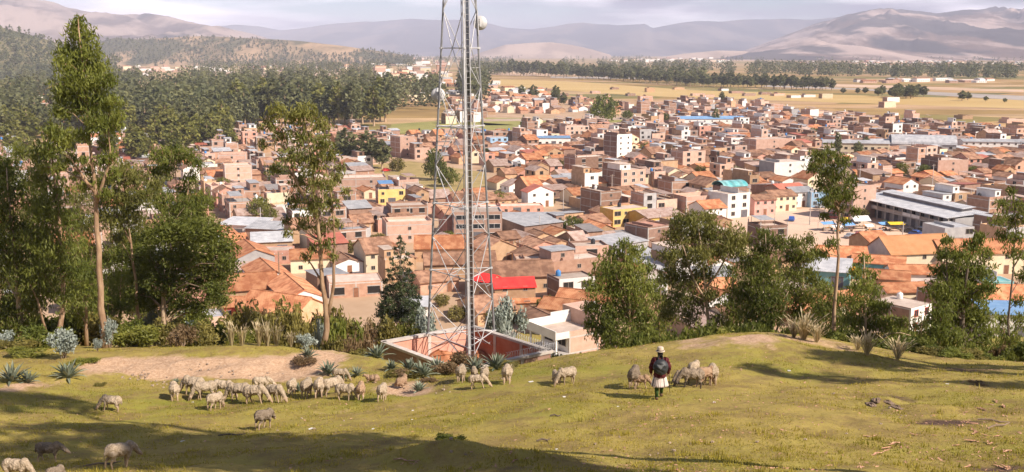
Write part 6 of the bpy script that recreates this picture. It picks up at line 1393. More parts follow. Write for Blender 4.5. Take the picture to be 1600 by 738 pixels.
far_cluster(640,780,130,160,50,9); far_cluster(1350,1490,96,106,190,9,(16,34),.45); far_cluster(950,1140,92,98,60,14,(24,60),.75); far_cluster(1250,1600,96,101,70,9,(22,40),.5); far_cluster(860,940,108,117,16,6); far_cluster(1330,1560,126,130,22,6,(14,30),.7)
far_cluster(60,110,170,205,9,8); far_cluster(0,60,250,262,10,6); far_cluster(140,215,218,226,8,5,(14,30)); far_cluster(0,230,110,165,14,7,(8,14),.8); far_cluster(760,860,142,172,40,7)
o = mass.build('distant_houses'); tag(o, 'mass of brick, tile and white houses of the farther town and distant settlements', 'houses', kind='stuff')
print('houses named', len(named), 'chosen', len(chosen), 'gen', len(gen), 'mass', nm)
# ------------------------------------------------------------------ lattice tower and its walled compound
tb = at_d(733, 560, 57.5); TZ = CAM_Z - 19.2
tx, ty = tb[0], 57.5
th0 = R(-9.8)
S0 = 4.35; Z0 = TZ; 
def tower_w(z):                                    # side of the triangle at height z
    return max(0.9, S0 - (z-Z0)*0.112)
Cc = np.array((tx + 4.35/math.sqrt(3)*math.sin(th0), ty + 4.35/math.sqrt(3)*math.cos(th0)))
def leg_xy(i, z):
    r = tower_w(z)/math.sqrt(3); a = th0 + math.pi + i*2*math.pi/3        # i=0 nearest leg
    return np.array((Cc[0]+r*math.sin(a), Cc[1]+r*math.cos(a), z))
tower = empty('lattice_tower', (Cc[0], Cc[1], Z0), 0, 'tall three legged steel lattice telecommunications tower inside the walled compound', 'tower')
O = np.array((Cc[0], Cc[1], Z0))
def tl(p): return np.array(p)-O
ring_py = [75, 203, 330, 440, 545]
def z_at(py):
    return at_d(733, py, ty)[2]
zr_ = [z_at(p) for p in ring_py]; step = zr_[0]-zr_[1]
top = zr_[0] + step*1.9
zs = [zr_[0]+step*0.95] + zr_
zs = [zz for zz in zs if zz > Z0+0.5] + [Z0]
for i in range(3):
    mb = MB(); a, b_ = leg_xy(i, Z0-0.3), leg_xy(i, top)
    mb.tube([tl(a), tl((a+b_)/2), tl(b_)], [0.07,0.062,0.055], 'steel' if i == 0 else 'steel_dark', 8)
    for zz in zs[:-1]: p = tl(leg_xy(i, zz)); mb.lathe([(0.12,-0.05),(0.12,0.05)], 'steel', p, 8)
    mb.build('leg', tower)
    fb = MB(); q = tl(leg_xy(i, Z0)); fb.box(q[0]-0.35, q[0]+0.35, q[1]-0.35, q[1]+0.35, -0.4, 0.35, 'concrete'); fb.build('footing', tower)
def brace(p, q, r, name, mat='steel'):
    mb = MB(); mb.tube([tl(p), tl(q)], r, mat, 5); mb.build(name, tower)
def mid(i, j, z): return (leg_xy(i, z)+leg_xy(j, z))/2
for k, zz in enumerate(zs[:-1]):
    for i in range(3):
        j = (i+1) % 3; brace(leg_xy(i, zz), leg_xy(j, zz), 0.034, 'ring_brace')
        brace(mid(i, j, zz), mid(j, (j+1) % 3, zz), 0.017, 'inner_brace')
for k in range(len(zs)-1):
    z1, z0 = zs[k], zs[k+1]; zm = (z1+z0)/2; last = k == len(zs)-2
    for i in range(3):
        j = (i+1) % 3
        brace(mid(i, j, z1), leg_xy(i, zm), 0.026, 'diagonal_brace'); brace(mid(i, j, z1), leg_xy(j, zm), 0.026, 'diagonal_brace')
        if not last:
            brace(leg_xy(i, zm), mid(i, j, z0), 0.026, 'diagonal_brace'); brace(leg_xy(j, zm), mid(i, j, z0), 0.026, 'diagonal_brace')
        zq = (z1+zm)/2; a = (mid(i, j, z1)+leg_xy(i, zm))/2; b2 = (mid(i, j, z1)+leg_xy(j, zm))/2
        brace(leg_xy(i, zq), a, 0.013, 'sub_brace'); brace(leg_xy(j, zq), b2, 0.013, 'sub_brace')
# cable ladder on the near leg
mb = MB(); n0 = np.array((math.sin(th0), -math.cos(th0), 0))
def lad(z, off, s=0.10): p = leg_xy(0, z); t = np.array((math.cos(th0), math.sin(th0), 0)); return tl(p + t*off + np.array((0, s, 0)))
for off in (0.10, 0.34): mb.tube([lad(Z0, off), lad(top, off)], 0.024, 'steel', 5)
zz = Z0+0.3
while zz < top: mb.tube([lad(zz, 0.10), lad(zz, 0.34)], 0.012, 'steel', 4); zz += 0.35
mb.build('ladder', tower)
mb = MB()
for off, s in ((0.15, 0.18), (0.21, 0.18), (0.27, 0.18), (-0.13, 0.08)): mb.tube([lad(Z0, off, s), lad(zr_[0]+step*0.6, off, s)], 0.026, 'cable' if off > 0 else 'steel', 5)
mb.build('cable_run', tower)
def dish(px, py, i, face, label_part='microwave_dish'):
    zc = z_at(py); c = tl(leg_xy(i, zc)) + np.array(face)*0.45
    f = np.array(face, float); f /= np.linalg.norm(f)
    Rm = np.array(Vector(f).to_track_quat('Z', 'Y').to_matrix())
    mb = MB(); pr = [(0.02,-0.02),(0.22,0.03),(0.38,0.11),(0.41,0.16),(0.42,0.25),(0.40,0.25)]
    t_ = MB(); t_.lathe(pr, 'dish_white', sides=20); t_.v = [tuple(Rm @ np.array(p) + c) for p in t_.v]; mb.merge(t_)
    d = mb.build(label_part, tower, True)
    m2 = MB()
    for a_ in ((-0.12,-0.12),(0.12,-0.12),(-0.12,0.12),(0.12,0.12)):
        m2.tube([Rm @ np.array((a_[0], a_[1], 0.05))+c, Rm @ np.array((a_[0]*0.6, a_[1], -0.4))+c], 0.022, 'steel', 5)
    t_ = MB(); t_.box(-0.16, 0.16, -0.22, 0.22, -0.30, -0.08, 'dish_white'); t_.v = [tuple(Rm @ np.array(p) + c) for p in t_.v]; m2.merge(t_)
    m2.tube([tl(leg_xy(i, zc-0.7))+np.array((0.05,-0.1,0)), tl(leg_xy(i, zc+0.7))+np.array((0.05,-0.1,0))], 0.045, 'steel', 6)
    m2.build('dish_mount', d)
dish(752, 33, 2, (0.25, 0.95, 0.0)); dish(681, 153, 1, (-0.15, 0.98, 0.02))
# which side is left: leg order is settled by projection below
px1 = proj(*leg_xy(1, z_at(300)))[0]; px2 = proj(*leg_xy(2, z_at(300)))[0]
print('tower legs px', proj(*leg_xy(0, z_at(300))), px1, px2)

cz = CAM_Z - 17.0                                   # coping level
cw = {}
for k, (px, py) in {'back': (736,509), 'left': (599,534), 'right': (860,548)}.items(): cw[k] = on_z(px, py, cz)
cw['near'] = cw['left'] + cw['right'] - cw['back']
comp = empty('compound_wall', (*cw['near'][:2], TZ), 0, 'pink plastered brick wall with pale coping round the tower yard', 'wall')
CO = np.array((*cw['near'][:2], TZ))
def wall_run(a, b_, mat, name='wall_panel', posts=3):
    d = (b_-a)[:2]; Ln = np.linalg.norm(d); rz = math.atan2(d[1], d[0])
    r = MB(); r.box(0.1, Ln-0.1, -0.09, 0.09, -3.0, cz-TZ-0.12, mat); o = r.build(name, comp); o.location = (a[0]-CO[0], a[1]-CO[1], 0); o.rotation_euler = (0,0,rz)
    c = MB(); c.box(-0.1, Ln+0.02, -0.17, 0.17, cz-TZ-0.118, cz-TZ+0.03, 'coping'); c = c.build('coping', comp); c.location = o.location; c.rotation_euler = o.rotation_euler
    for i in range(1, posts):
        p = MB(); x = Ln*i/posts; p.box(x-0.11, x+0.11, -0.13, 0.13, -3.0, cz-TZ-0.125, 'coping'); p = p.build('pillar', comp); p.location = o.location; p.rotation_euler = o.rotation_euler
wall_run(cw['left'], cw['back'], 'plaster_pink', posts=2); wall_run(cw['back'], cw['right'], 'plaster_red', posts=3)
wall_run(cw['near'], cw['left'], 'brick_dark', posts=2); wall_run(cw['right'], cw['near'], 'brick_dark', posts=3)
# razor wire over the right wall
a, b_ = cw['right'], cw['near']; mb = MB(); pts = []
for t in np.linspace(-0.1, 0.5, 150):
    p = a + (b_-a)*t - CO; th_ = t*230; pts.append(p + np.array((0.16*math.cos(th_)*0.4, 0.16*math.cos(th_)*0.4, 0.24+0.2*math.sin(th_))))
mb.tube(pts, 0.012, 'steel', 4); mb.build('wire_coil', comp)
a, b_ = cw['back'], cw['right']; mb = MB(); pts = []
for t in np.linspace(0.45, 1.0, 140):
    p = a + (b_-a)*t - CO; th_ = t*230; pts.append(p + np.array((0.16*math.cos(th_)*0.4, 0.16*math.cos(th_)*0.4, 0.24+0.2*math.sin(th_))))
mb.tube(pts, 0.011, 'steel', 4); mb.build('wire_coil', comp)
mb = MB(); c4 = [cw[k] for k in ('near','right','back','left')]
mb.add([(p[0], p[1], TZ+0.05) for p in c4], [(0,1,2,3)], 'soil_red'); tag(mb.build('compound_floor'), kind='structure')
for (px, py, D, r, h, lb) in [(690,556,60.5,1.1,1.15,'broad heap of red earth inside the compound left of the tower'),(745,552,61.5,0.9,0.9,'smaller heap of red earth inside the compound right of the tower')]:
    q = at_d(px, py, D); mb = MB(); rs = np.random.RandomState(int(px)); pr = [(r,-0.2),(r*0.8,h*0.4),(r*0.5,h*0.8),(r*0.15,h)]
    mb.lathe(pr, 'soil_red', sides=14, squash=(1.4,0.9)); mb.v = [(x+rs.randn()*0.07, y+rs.randn()*0.07, z+rs.randn()*0.05) for x, y, z in mb.v]
    o = mb.build('earth_heap', None, True); o.location = (q[0], q[1], TZ+0.05); tag(o, lb, 'earth heap')
# concrete utility poles
def pole(px, py, h_px, D, label, arm=True, lean=0, mat='concrete'):
    if D is None: p = on_z(px, py, 0)
    else: p = at_d(px, py, D); p[2] = G(p[0], p[1])
    h = h_px*p[1]/F
    r = empty('utility_pole', p, R(20), label, 'pole'); mb = MB(); mb.tube([(0,0,-0.5),(lean,0,h)], [0.17,0.10], mat, 8); mb.build('post', r)
    if arm: mb = MB(); mb.box(-0.9, 0.9, -0.06, 0.06, h-0.6, h-0.48, 'wood'); mb.build('crossarm', r)
    for x in ((-0.8, 0, 0.8) if arm else (0,)):
        mb = MB(); mb.lathe([(0.05,0),(0.07,0.08),(0.03,0.16)], 'tank_white', (x if arm else lean, 0, h-0.479 if arm else h), 6); mb.build('insulator', r)
for a in [(438,470,78,205,'wooden utility pole in front of the orange tiled roofs on the left',True,0,'wood'),(408,362,38,None,'concrete pole by the grey metal shed on the left',False),(843,372,36,None,'white concrete pole right of the three storey block',False),(1265,352,52,None,'slim light pole in the middle of the plaza',False),(1288,346,36,None,'concrete pole at the right part of the plaza',True),(1312,350,40,None,'dark pole beside the market stalls',True),(839,226,26,None,'pale pole beside the long white wall in mid town',True),(900,176,22,None,'pale pole at the edge of the golden fields',True),(1456,300,44,None,'pole in front of the green round tree',True),(1342,300,42,None,'pole beside the open gable hall',True),(402,240,44,None,'tall pale pole left of the airy eucalyptus crown',True),(386,240,34,None,'shorter pale pole at the left near the plantation',False),(1410,372,26,None,'pole at the market arcade',True),(812,396,22,None,'pole at the windowed brick house',True),(1066,300,30,None,'pole above the mustard hall',True),(1176,330,26,None,'pole at the left of the pink shop house',True),(880,330,36,None,'pole left of the tall brick box',True),(650,250,22,None,'pole at the football field corner',True),(1515,330,34,None,'pole right of the market roof',True),(956,300,28,None,'pole above the tall brick box roofs',True)]: pole(*a)

# ------------------------------------------------------------------ plaza: cars, stalls, tents
def wheel(parent, x, y, r=0.3):
    mb = MB(); mb.lathe([(r*0.6,-0.09),(r,-0.08),(r,0.08),(r*0.6,0.09)], 'rubber', sides=12); w = mb.build('wheel', parent); w.location = (x, y, r); w.rotation_euler = (R(90), 0, 0)
    m2 = MB(); m2.lathe([(r*0.55,-0.095),(r*0.2,-0.11),(r*0.2,0.11),(r*0.55,0.095)], 'steel', sides=10); h = m2.build('rim', w)
def car(px, py, rz, mat, label, van=False):
    p = on_z(px, py, 0.1); r = empty('parked_van' if van else 'parked_car', p, R(rz), label, 'van' if van else 'car', 'cars parked round the plaza')
    L_, W_ = (4.6, 1.75) if van else (4.1, 1.65); hb = 0.85
    pr = [(-L_/2,0.28),(L_/2,0.28),(L_/2,0.62),(L_/2-0.15,0.78),(L_/2-1.0,hb),(-L_/2+0.35,hb),(-L_/2,0.75)]
    mb = MB(); mb.extrude(pr, 'y', -W_/2, W_/2, mat); 
    cab = [(-L_/2+0.25,hb+.002),(L_/2-1.05,hb+.002),(L_/2-1.55,1.85 if van else 1.42),(-L_/2+0.4,1.9 if van else 1.40)] if van else [(-L_/2+0.6,hb+.002),(L_/2-1.05,hb+.002),(L_/2-1.75,1.42),(-L_/2+1.05,1.40)]
    mb.extrude(cab, 'y', -W_/2+0.08, W_/2-0.08, mat); mb.build('body', r)
    zt = (1.85 if van else 1.42)
    for s in (-1, 1):
        g = MB(); y0 = s*(W_/2-0.079); c2 = [(cab[0][0]+0.2, hb+0.08), (cab[1][0]-0.1, hb+0.08), (cab[2][0]-0.02, zt-0.12), (cab[3][0]+0.12, zt-0.12)]; g.extrude(c2, 'y', min(y0, y0+s*0.012), max(y0, y0+s*0.012), 'carglass'); g.build('window', r)
        for e in (-1, 1): wheel(r, e*L_*0.31, s*(W_/2-0.1))
        h = MB(); h.ell((L_/2-0.02, s*W_*0.36, 0.62), (0.06,0.14,0.08), 'tank_white', seg=8, rings=5); h.build('headlight', r)
    f = MB(); a, b_ = cab[1], cab[2]; f.add([(a[0]+0.012,-W_/2+0.16,a[1]+0.05),(a[0]+0.012,W_/2-0.16,a[1]+0.05),(b_[0]+0.03,W_/2-0.2,b_[1]-0.08),(b_[0]+0.03,-W_/2+0.2,b_[1]-0.08)], [(0,1,2,3)], 'carglass'); f.build('windscreen', r)
def stall(px, py, w, d, h, mat, label, rz=20, gable=False):
    p = on_z(px, py, 0.1); r = empty('market_stall', p, R(rz), label, 'market stall')
    for sx in (-1, 1):
        for sy in (-1, 1):
            mb = MB(); mb.tube([(sx*w*0.45, sy*d*0.45, 0), (sx*w*0.45, sy*d*0.45, h)], 0.035, 'wood', 5); mb.build('post', r)
    mb = MB()
    if gable: pr = [(-d/2,h),(0,h+d*0.3),(d/2,h),(d/2,h+0.05),(0,h+d*0.3+0.05),(-d/2,h+0.05)]
    else: pr = [(-d/2,h-0.25),(d*0.05,h+0.25),(d/2,h),(d/2,h+0.04),(d*0.05,h+0.29),(-d/2,h-0.21)]
    mb.extrude(pr, 'x', -w/2, w/2, mat); mb.build('canopy', r)
    mb = MB(); mb.box(-w*0.4, w*0.4, -d*0.3, d*0.05, 0.65, 0.72, 'wood'); mb.box(-w*0.38, -w*0.33, -d*0.28, 0, 0, 0.649, 'wood'); mb.box(w*0.33, w*0.38, -d*0.28, 0, 0, 0.649, 'wood'); mb.build('table', r)
    mb = MB(); g = np.random.RandomState(int(px*7))
    for i in range(7): mb.ell((w*(g.rand()-.5)*0.7, -d*0.12+g.randn()*0.1, 0.84), (0.2,0.18,0.14), ['tarp_green','tarp_orange','car_red','tarp_yellow','stone'][i % 5], seg=7, rings=5)
    mb.build('goods', r)
stall(1291,360,4.2,3.0,2.2,'tarp_blue','blue tarpaulin stall at the left end of the market row'); stall(1306,365,3.2,2.6,2.1,'tarp_white','greyish white stall beside the left blue one'); stall(1322,362,4.2,3.2,2.2,'tarp_blue','second blue tarpaulin stall behind the thin tall trunk')
stall(1342,357,5.2,4.2,2.4,'tarp_white','large white tent in the middle of the market stalls',10,True); stall(1356,363,2.6,2.2,2.0,'tarp_white','small white stall right of the large white tent'); stall(1378,360,3.0,2.6,2.1,'tarp_blue','blue grey stall left of the yellow one'); stall(1398,361,4.4,3.4,2.3,'tarp_yellow','yellow tarpaulin stall near the market arcade',5)
stall(1320,352,2.2,2.0,2.0,'tarp_yellow','small yellow stall behind the thin tall trunk'); stall(1318,436,4.6,3.6,2.6,'tarp_orange','orange awning on posts below the grey metal roofed house',-12)
for a in [(1333,350,20,'car_dark','dark car parked behind the white tent'),(1322,346,24,'car_maroon','dark red car at the back of the stalls'),(1344,371,-8,'car_red','bright red car in front of the white tent'),(1362,371,10,'car_white','white car right of the red car'),(1374,366,60,'car_grey','grey car below the blue grey stall'),(1330,372,30,'car_grey','grey car left of the red car'),(1293,318,15,'car_dark','dark car at the sky blue shop house'),(1283,325,30,'car_grey','grey car near the sky blue shop house'),(1190,329,40,'car_blue','small blue car at the left edge of the plaza'),(1237,345,70,'car_blue','blue three sided car in the open plaza'),(1385,352,-50,'car_green','dark green car parked at the market arcade'),(1424,364,-55,'car_dark','black car at the near end of the arcade'),(1432,368,-50,'car_blue','blue car at the near end of the arcade'),(1300,337,-20,'car_maroon','dark red car near the plaza pole'),(1228,324,20,'car_red','red car in front of the cream shop house'),(1226,402,15,'car_white','white car by the small roofless brick house')]: car(*a)
car(1302,342,-35,'car_maroon','maroon van near the plaza pole',True); car(1445,366,-55,'car_grey','grey van beside the red sign pavilion',True); car(1462,372,-50,'car_white','white van right of the grey van',True); car(527,305,10,'car_white','white car below the wide unfinished building'); car(604,268,40,'car_red','red car on the scrubby lot')

# ------------------------------------------------------------------ remeshed bodies
def remesh(mb, voxel, name, smooth=4, lump=None):
    me = mb.mesh('tmp'); o = link('tmp', me)
    r = o.modifiers.new('r', 'REMESH'); r.mode = 'VOXEL'; r.voxel_size = voxel; r.use_smooth_shade = True
    if smooth: s = o.modifiers.new('s', 'SMOOTH'); s.iterations = smooth; s.factor = 0.5
    dg = bpy.context.evaluated_depsgraph_get(); dg.update()
    out = bpy.data.meshes.new_from_object(o.evaluated_get(dg)); out.name = name
    bpy.data.objects.remove(o); bpy.data.meshes.remove(me)
    return out
def limb(mb, pts, rr, mat='skin', sides=10):
    mb.tube(pts, rr, mat, sides)
    for p, r in ((pts[0], rr[0]), (pts[-1], rr[-1])): mb.ell(p, (r, r, r), mat, seg=sides, rings=6)
def paint(me, mats, fn):
    me.materials.clear()
    for k in mats: me.materials.append(MATS[k])
    c = np.empty(len(me.polygons)*3, np.float32); me.polygons.foreach_get('center', c); c = c.reshape(-1, 3)
    me.polygons.foreach_set('material_index', fn(c).astype(np.int32)); me.polygons.foreach_set('use_smooth', np.ones(len(me.polygons), bool)); me.update()
def rotm(axis, a): return np.array(Matrix.Rotation(a, 3, axis))

# sheep: faces +x; back about 0.66 m high
def sheep_mesh(pose, seed, wool='wool', dark=False, fat=1.0):
    rs = np.random.RandomState(seed); mb = MB()
    zb = 0.485 if pose != 'lying' else 0.26
    mb.ell((-0.02,0,zb), (0.42,0.185*fat,0.185), 'wool', seg=18, rings=12); mb.ell((-0.26,0,zb+0.01), (0.21,0.190*fat,0.188), 'wool', seg=16, rings=10); mb.ell((0.24,0,zb-0.01), (0.19,0.165*fat,0.18), 'wool', seg=16, rings=10)
    for _ in range(70):                          # woolly lumps
        d = rs.normal(size=3); d /= np.linalg.norm(d); d[2] = abs(d[2])*1.0-0.25
        mb.ell((-0.02+d[0]*0.40, d[1]*0.185*fat, zb+d[2]*0.185), (0.042,0.04,0.036), 'wool', seg=8, rings=6)
    sh = np.array((0.34,0,zb+0.08))
    if pose == 'graze': hd = np.array((0.66,0.03,0.15)); mid_ = np.array((0.52,0.01,zb-0.08)); tip = np.array((0.74,0.03,0.035))
    elif pose == 'low': hd = np.array((0.68,0.05,0.36)); mid_ = np.array((0.52,0.02,zb+0.02)); tip = np.array((0.82,0.06,0.27))
    elif pose == 'lying': hd = np.array((0.50,0.06,0.46)); mid_ = np.array((0.42,0.03,0.40)); tip = np.array((0.64,0.09,0.40))
    else: hd = np.array((0.60,0.02,0.70)); mid_ = np.array((0.47,0.01,zb+0.16)); tip = np.array((0.75,0.03,0.63))
    limb(mb, [sh, mid_, hd], [0.145,0.10,0.075], 'wool'); limb(mb, [hd, (hd+tip)/2, tip], [0.072,0.062,0.036], 'sheep_skin')
    f = (tip-hd)/np.linalg.norm(tip-hd); up = np.array((-f[2],0,f[0])) if f[0] > 0.2 else np.array((1,0,0)); 
    for s in (-1, 1): limb(mb, [hd+np.array((0,s*0.055,0.03)), hd+np.array((-0.03,s*0.12,0.02)), hd+np.array((-0.05,s*0.165,-0.01))], [0.024,0.026,0.010], 'sheep_skin', 6)
    if pose == 'lying':
        for s in (-1, 1):
            limb(mb, [(0.26,s*0.13,0.16),(0.40,s*0.17,0.07),(0.26,s*0.19,0.035)], [0.06,0.036,0.026], 'sheep_skin', 7); limb(mb, [(-0.30,s*0.16,0.16),(-0.12,s*0.23,0.07),(-0.32,s*0.23,0.035)], [0.09,0.04,0.026], 'sheep_skin', 7)
    else:
        for s in (-1, 1):
            k = 0.05*s*(1 if seed % 2 else -1)
            limb(mb, [(0.27,s*0.105,0.38),(0.265+k*0.5,s*0.10,0.20),(0.27+k,s*0.10,0.028)], [0.066,0.034,0.029], 'sheep_skin', 8)
            limb(mb, [(-0.27,s*0.11,0.42),(-0.24,s*0.11,0.30),(-0.33-k*0.5,s*0.105,0.18),(-0.30-k,s*0.105,0.028)], [0.098,0.066,0.034,0.029], 'sheep_skin', 8)
    limb(mb, [(-0.44,0,zb+0.08),(-0.475,0,zb-0.06),(-0.465,0,zb-0.18)], [0.045,0.038,0.022], 'wool', 7)
    me = remesh(mb, 0.018, 'sheep', 3)
    v = np.empty(len(me.vertices)*3, np.float32); me.vertices.foreach_get('co', v); v = v.reshape(-1,3)
    nn = np.empty(len(me.vertices)*3, np.float32); me.vertices.foreach_get('normal', nn); nn = nn.reshape(-1,3)
    legs = (v[:,2] < (0.27 if pose != 'lying' else 0.0)); headm = np.linalg.norm(v-(hd+tip)/2, axis=1) < 0.135
    wl = ~(legs | headm)
    amp = 0.016*(fbm(v[:,0]*16+seed, v[:,1]*16+v[:,2]*13, 3)-0.5)*2
    v = v + nn*(amp*wl)[:,None]; me.vertices.foreach_set('co', v.astype(np.float32).ravel())
    def fn(c):
        hm = np.linalg.norm(c-(hd+tip)/2, axis=1) < 0.125; lg = c[:,2] < (0.25 if pose != 'lying' else 0.09)
        return np.where(hm, 1, np.where(lg, 1, 0))
    paint(me, [wool, 'sheep_dark' if dark else 'sheep_skin'], fn); return me
SM = {('graze',0): sheep_mesh('graze', 1), ('graze',1): sheep_mesh('graze', 2, fat=1.1), ('low',0): sheep_mesh('low', 3), ('low',1): sheep_mesh('low', 4, 'wool_grey'), ('up',0): sheep_mesh('up', 5), ('lying',0): sheep_mesh('lying', 6, 'wool_rust'), ('graze',2): sheep_mesh('graze', 7, 'wool_grey', True), ('graze',3): sheep_mesh('graze', 8, 'wool_rust')}
# px, py of the feet, heading (0 = right, 90 = away), pose, height in photo pixels, label
FL = [(27,752,-8,('graze',0),42,'large shaded sheep cut off at the bottom left corner'),(84,762,80,('low',1),34,'sheep showing only its back at the bottom edge near the corner'),(76,722,5,('low',1),36,'shaded sheep walking right above the bottom left corner'),(184,732,50,('low',0),46,'shaded sheep seen from behind near the bottom left, head to the right'),
 (174,643,182,('graze',0),29,'lone sheep grazing to the left of the flock beside a dry tussock'),(410,671,62,('low',1),35,'lone sheep walking away in front of the flock'),(273,626,110,('graze',1),31,'leftmost sheep of the flock by the dirt bank'),(304,618,165,('graze',0),34,'broad sheep second from the left end of the flock, highest at the back'),(322,624,200,('graze',1),32,'sheep with its side shown just left of the front one'),
 (334,641,65,('graze',1),30,'round sheep in front of the left half of the flock'),(347,620,-10,('graze',0),30,'sheep grazing right at the foot of the bank above the front round one'),(376,628,170,('graze',0),34,'sheep grazing left in the middle of the flock'),(400,631,-15,('graze',1),34,'sheep grazing right in the middle of the flock with its pale head low'),(408,612,10,('low',0),26,'sheep half hidden behind the middle of the flock'),(432,629,-40,('graze',1),32,'sheep facing the viewer right of the flock middle'),
 (456,617,90,('graze',1),27,'small sheep seen from behind beside the small agave'),(479,622,88,('graze',1),33,'sheep seen from behind, left of a pair seen from behind'),(499,622,95,('graze',0),34,'sheep seen from behind between two other rear views'),(519,618,40,('graze',1),32,'plump sheep behind the one grazing right at the right end of the flock'),(540,626,-18,('graze',0),30,'pale sheep grazing right at the right end of the flock'),(531,595,-5,('graze',1),22,'farthest sheep standing before the agave cluster'),
 (564,624,95,('graze',3),29,'rusty sheep seen from behind at the right end of the flock'),(583,598,170,('lying',0),15,'lamb lying on the pale dirt patch'),(597,627,85,('graze',0),30,'sheep seen from behind in front of the pale dirt patch'),(627,605,70,('lying',0),19,'lamb resting at the right of the pale dirt patch'),
 (720,598,85,('graze',1),30,'sheep seen from behind under the agave row left of the group of three'),(741,594,95,('graze',0),22,'sheep head and back behind the left of the group of three'),(748,608,-12,('graze',1),26,'front sheep of the group of three below the agaves'),(757,597,80,('graze',1),24,'sheep behind the right of the group of three'),(792,601,88,('graze',1),33,'lone large sheep seen from behind right of the dark tall agave'),
 (886,601,212,('graze',1),31,'sheep grazing left in the middle of the pasture'),(869,599,100,('graze',0),22,'smaller sheep behind the one grazing left in the middle'),(990,607,75,('low',1),37,'sheep standing left of the shepherd, seen from behind'),(1002,608,-20,('graze',3),25,'rusty sheep grazing between the shepherd and her left sheep'),
 (1080,606,185,('graze',2),35,'grey sheep with lowered dark face grazing toward the shepherd'),(1083,592,60,('graze',0),30,'white backed sheep behind the grey grazing one'),(1099,604,40,('graze',3),35,'sheep right of the grey grazing one'),(1113,601,80,('graze',1),34,'rightmost sheep near the shepherd, seen from behind'),(1066,600,200,('graze',2),24,'dark sheep half hidden nearest the shepherd on her right')]
for i, (px, py, hdg, key, hp, lb) in enumerate(FL):
    p = hit(px, py)
    s = hp*p[1]/F/(0.47 if key[0] == 'lying' else 0.665); s = min(1.28, max(0.62, s))
    dz = 0.0
    o = link('sheep', SM[key]); o.location = (p[0], p[1], p[2]+dz); s *= 0.92; o.scale = (s*0.84, s*0.95, s)
    gx = (G(p[0]+0.3, p[1])-G(p[0]-0.3, p[1]))/0.6; gy = (G(p[0], p[1]+0.3)-G(p[0], p[1]-0.3))/0.6
    a = R(hdg); sl = gx*math.cos(a)+gy*math.sin(a)
    o.rotation_euler = (0, -math.atan(sl), a); tag(o, lb, 'sheep', 'flock of sheep')

# ------------------------------------------------------------------ the shepherd, seen from behind, walking away (local +y is her front)
pp_ = hit(1030, 623)
W = empty('person', pp_, R(-4), 'person herding sheep, pale hat, dark red jacket, pleated pale skirt and green stockings', 'person')
ps = 1.49/1.50
W.scale = (ps*0.93, ps*0.95, ps)
b = MB()
limb(b, [(0,0,0.74),(0,0.0,0.92),(0,0.02,1.10)], [0.145,0.125,0.14]); b.ell((0,0.02,1.12), (0.19,0.11,0.10), 'skin'); b.ell((0,0,0.74), (0.17,0.13,0.12), 'skin')
limb(b, [(0,0.02,1.16),(0,0.035,1.26)], [0.055,0.05]); b.ell((0,0.045,1.335), (0.078,0.095,0.108), 'skin', seg=16, rings=12)
b.ell((0,0.14,1.325), (0.016,0.022,0.022), 'skin', seg=8, rings=6)                                  # nose
for s in (-1, 1): b.ell((s*0.078,0.04,1.33), (0.014,0.022,0.032), 'skin', seg=8, rings=6)           # ears
for s in (-1, 1): b.ell((s*0.033,0.128,1.345), (0.017,0.012,0.010), 'skin', seg=8, rings=6)
b.ell((0,0.132,1.283), (0.026,0.012,0.008), 'skin', seg=8, rings=6)                                 # mouth
# legs: left one trailing near the viewer, right one stepping forward
limb(b, [(-0.085,0,0.72),(-0.08,0.02,0.42),(-0.085,-0.10,0.10),(-0.085,-0.10,0.06)], [0.095,0.062,0.040,0.036]); limb(b, [(-0.085,-0.11,0.045),(-0.085,0.02,0.035)], [0.040,0.034])
limb(b, [(0.085,0,0.72),(0.075,0.10,0.43),(0.07,0.18,0.13),(0.07,0.18,0.09)], [0.095,0.062,0.040,0.036]); limb(b, [(0.07,0.16,0.06),(0.07,0.29,0.05)], [0.040,0.034])
for s in (-1, 1):
    el = (s*0.262,-0.02,0.93); wr = (s*0.255,0.10,0.74)
    limb(b, [(s*0.175,0.01,1.14), el, wr], [0.062,0.047,0.030]); hp = np.array((s*0.252,0.125,0.695)); limb(b, [wr, hp], [0.030,0.036])
    for k in range(4):
        o_ = np.array((0, -0.030+0.020*k, 0)); ln = (0.055,0.065,0.062,0.050)[k]
        limb(b, [hp+o_+np.array((0,0,-0.02)), hp+o_+np.array((-s*0.012,0.006,-0.02-ln*0.6)), hp+o_+np.array((-s*0.034,0.006,-0.03-ln*0.9))], [0.0105,0.010,0.009], 'skin', 6)
    limb(b, [hp+np.array((-s*0.01,0.03,0.0)), hp+np.array((-s*0.02,0.058,-0.02)), hp+np.array((-s*0.03,0.062,-0.045))], [0.012,0.011,0.009], 'skin', 6)
me = remesh(b, 0.0085, 'body', 2); paint(me, ['skin'], lambda c: np.zeros(len(c))); link('body', me, W)
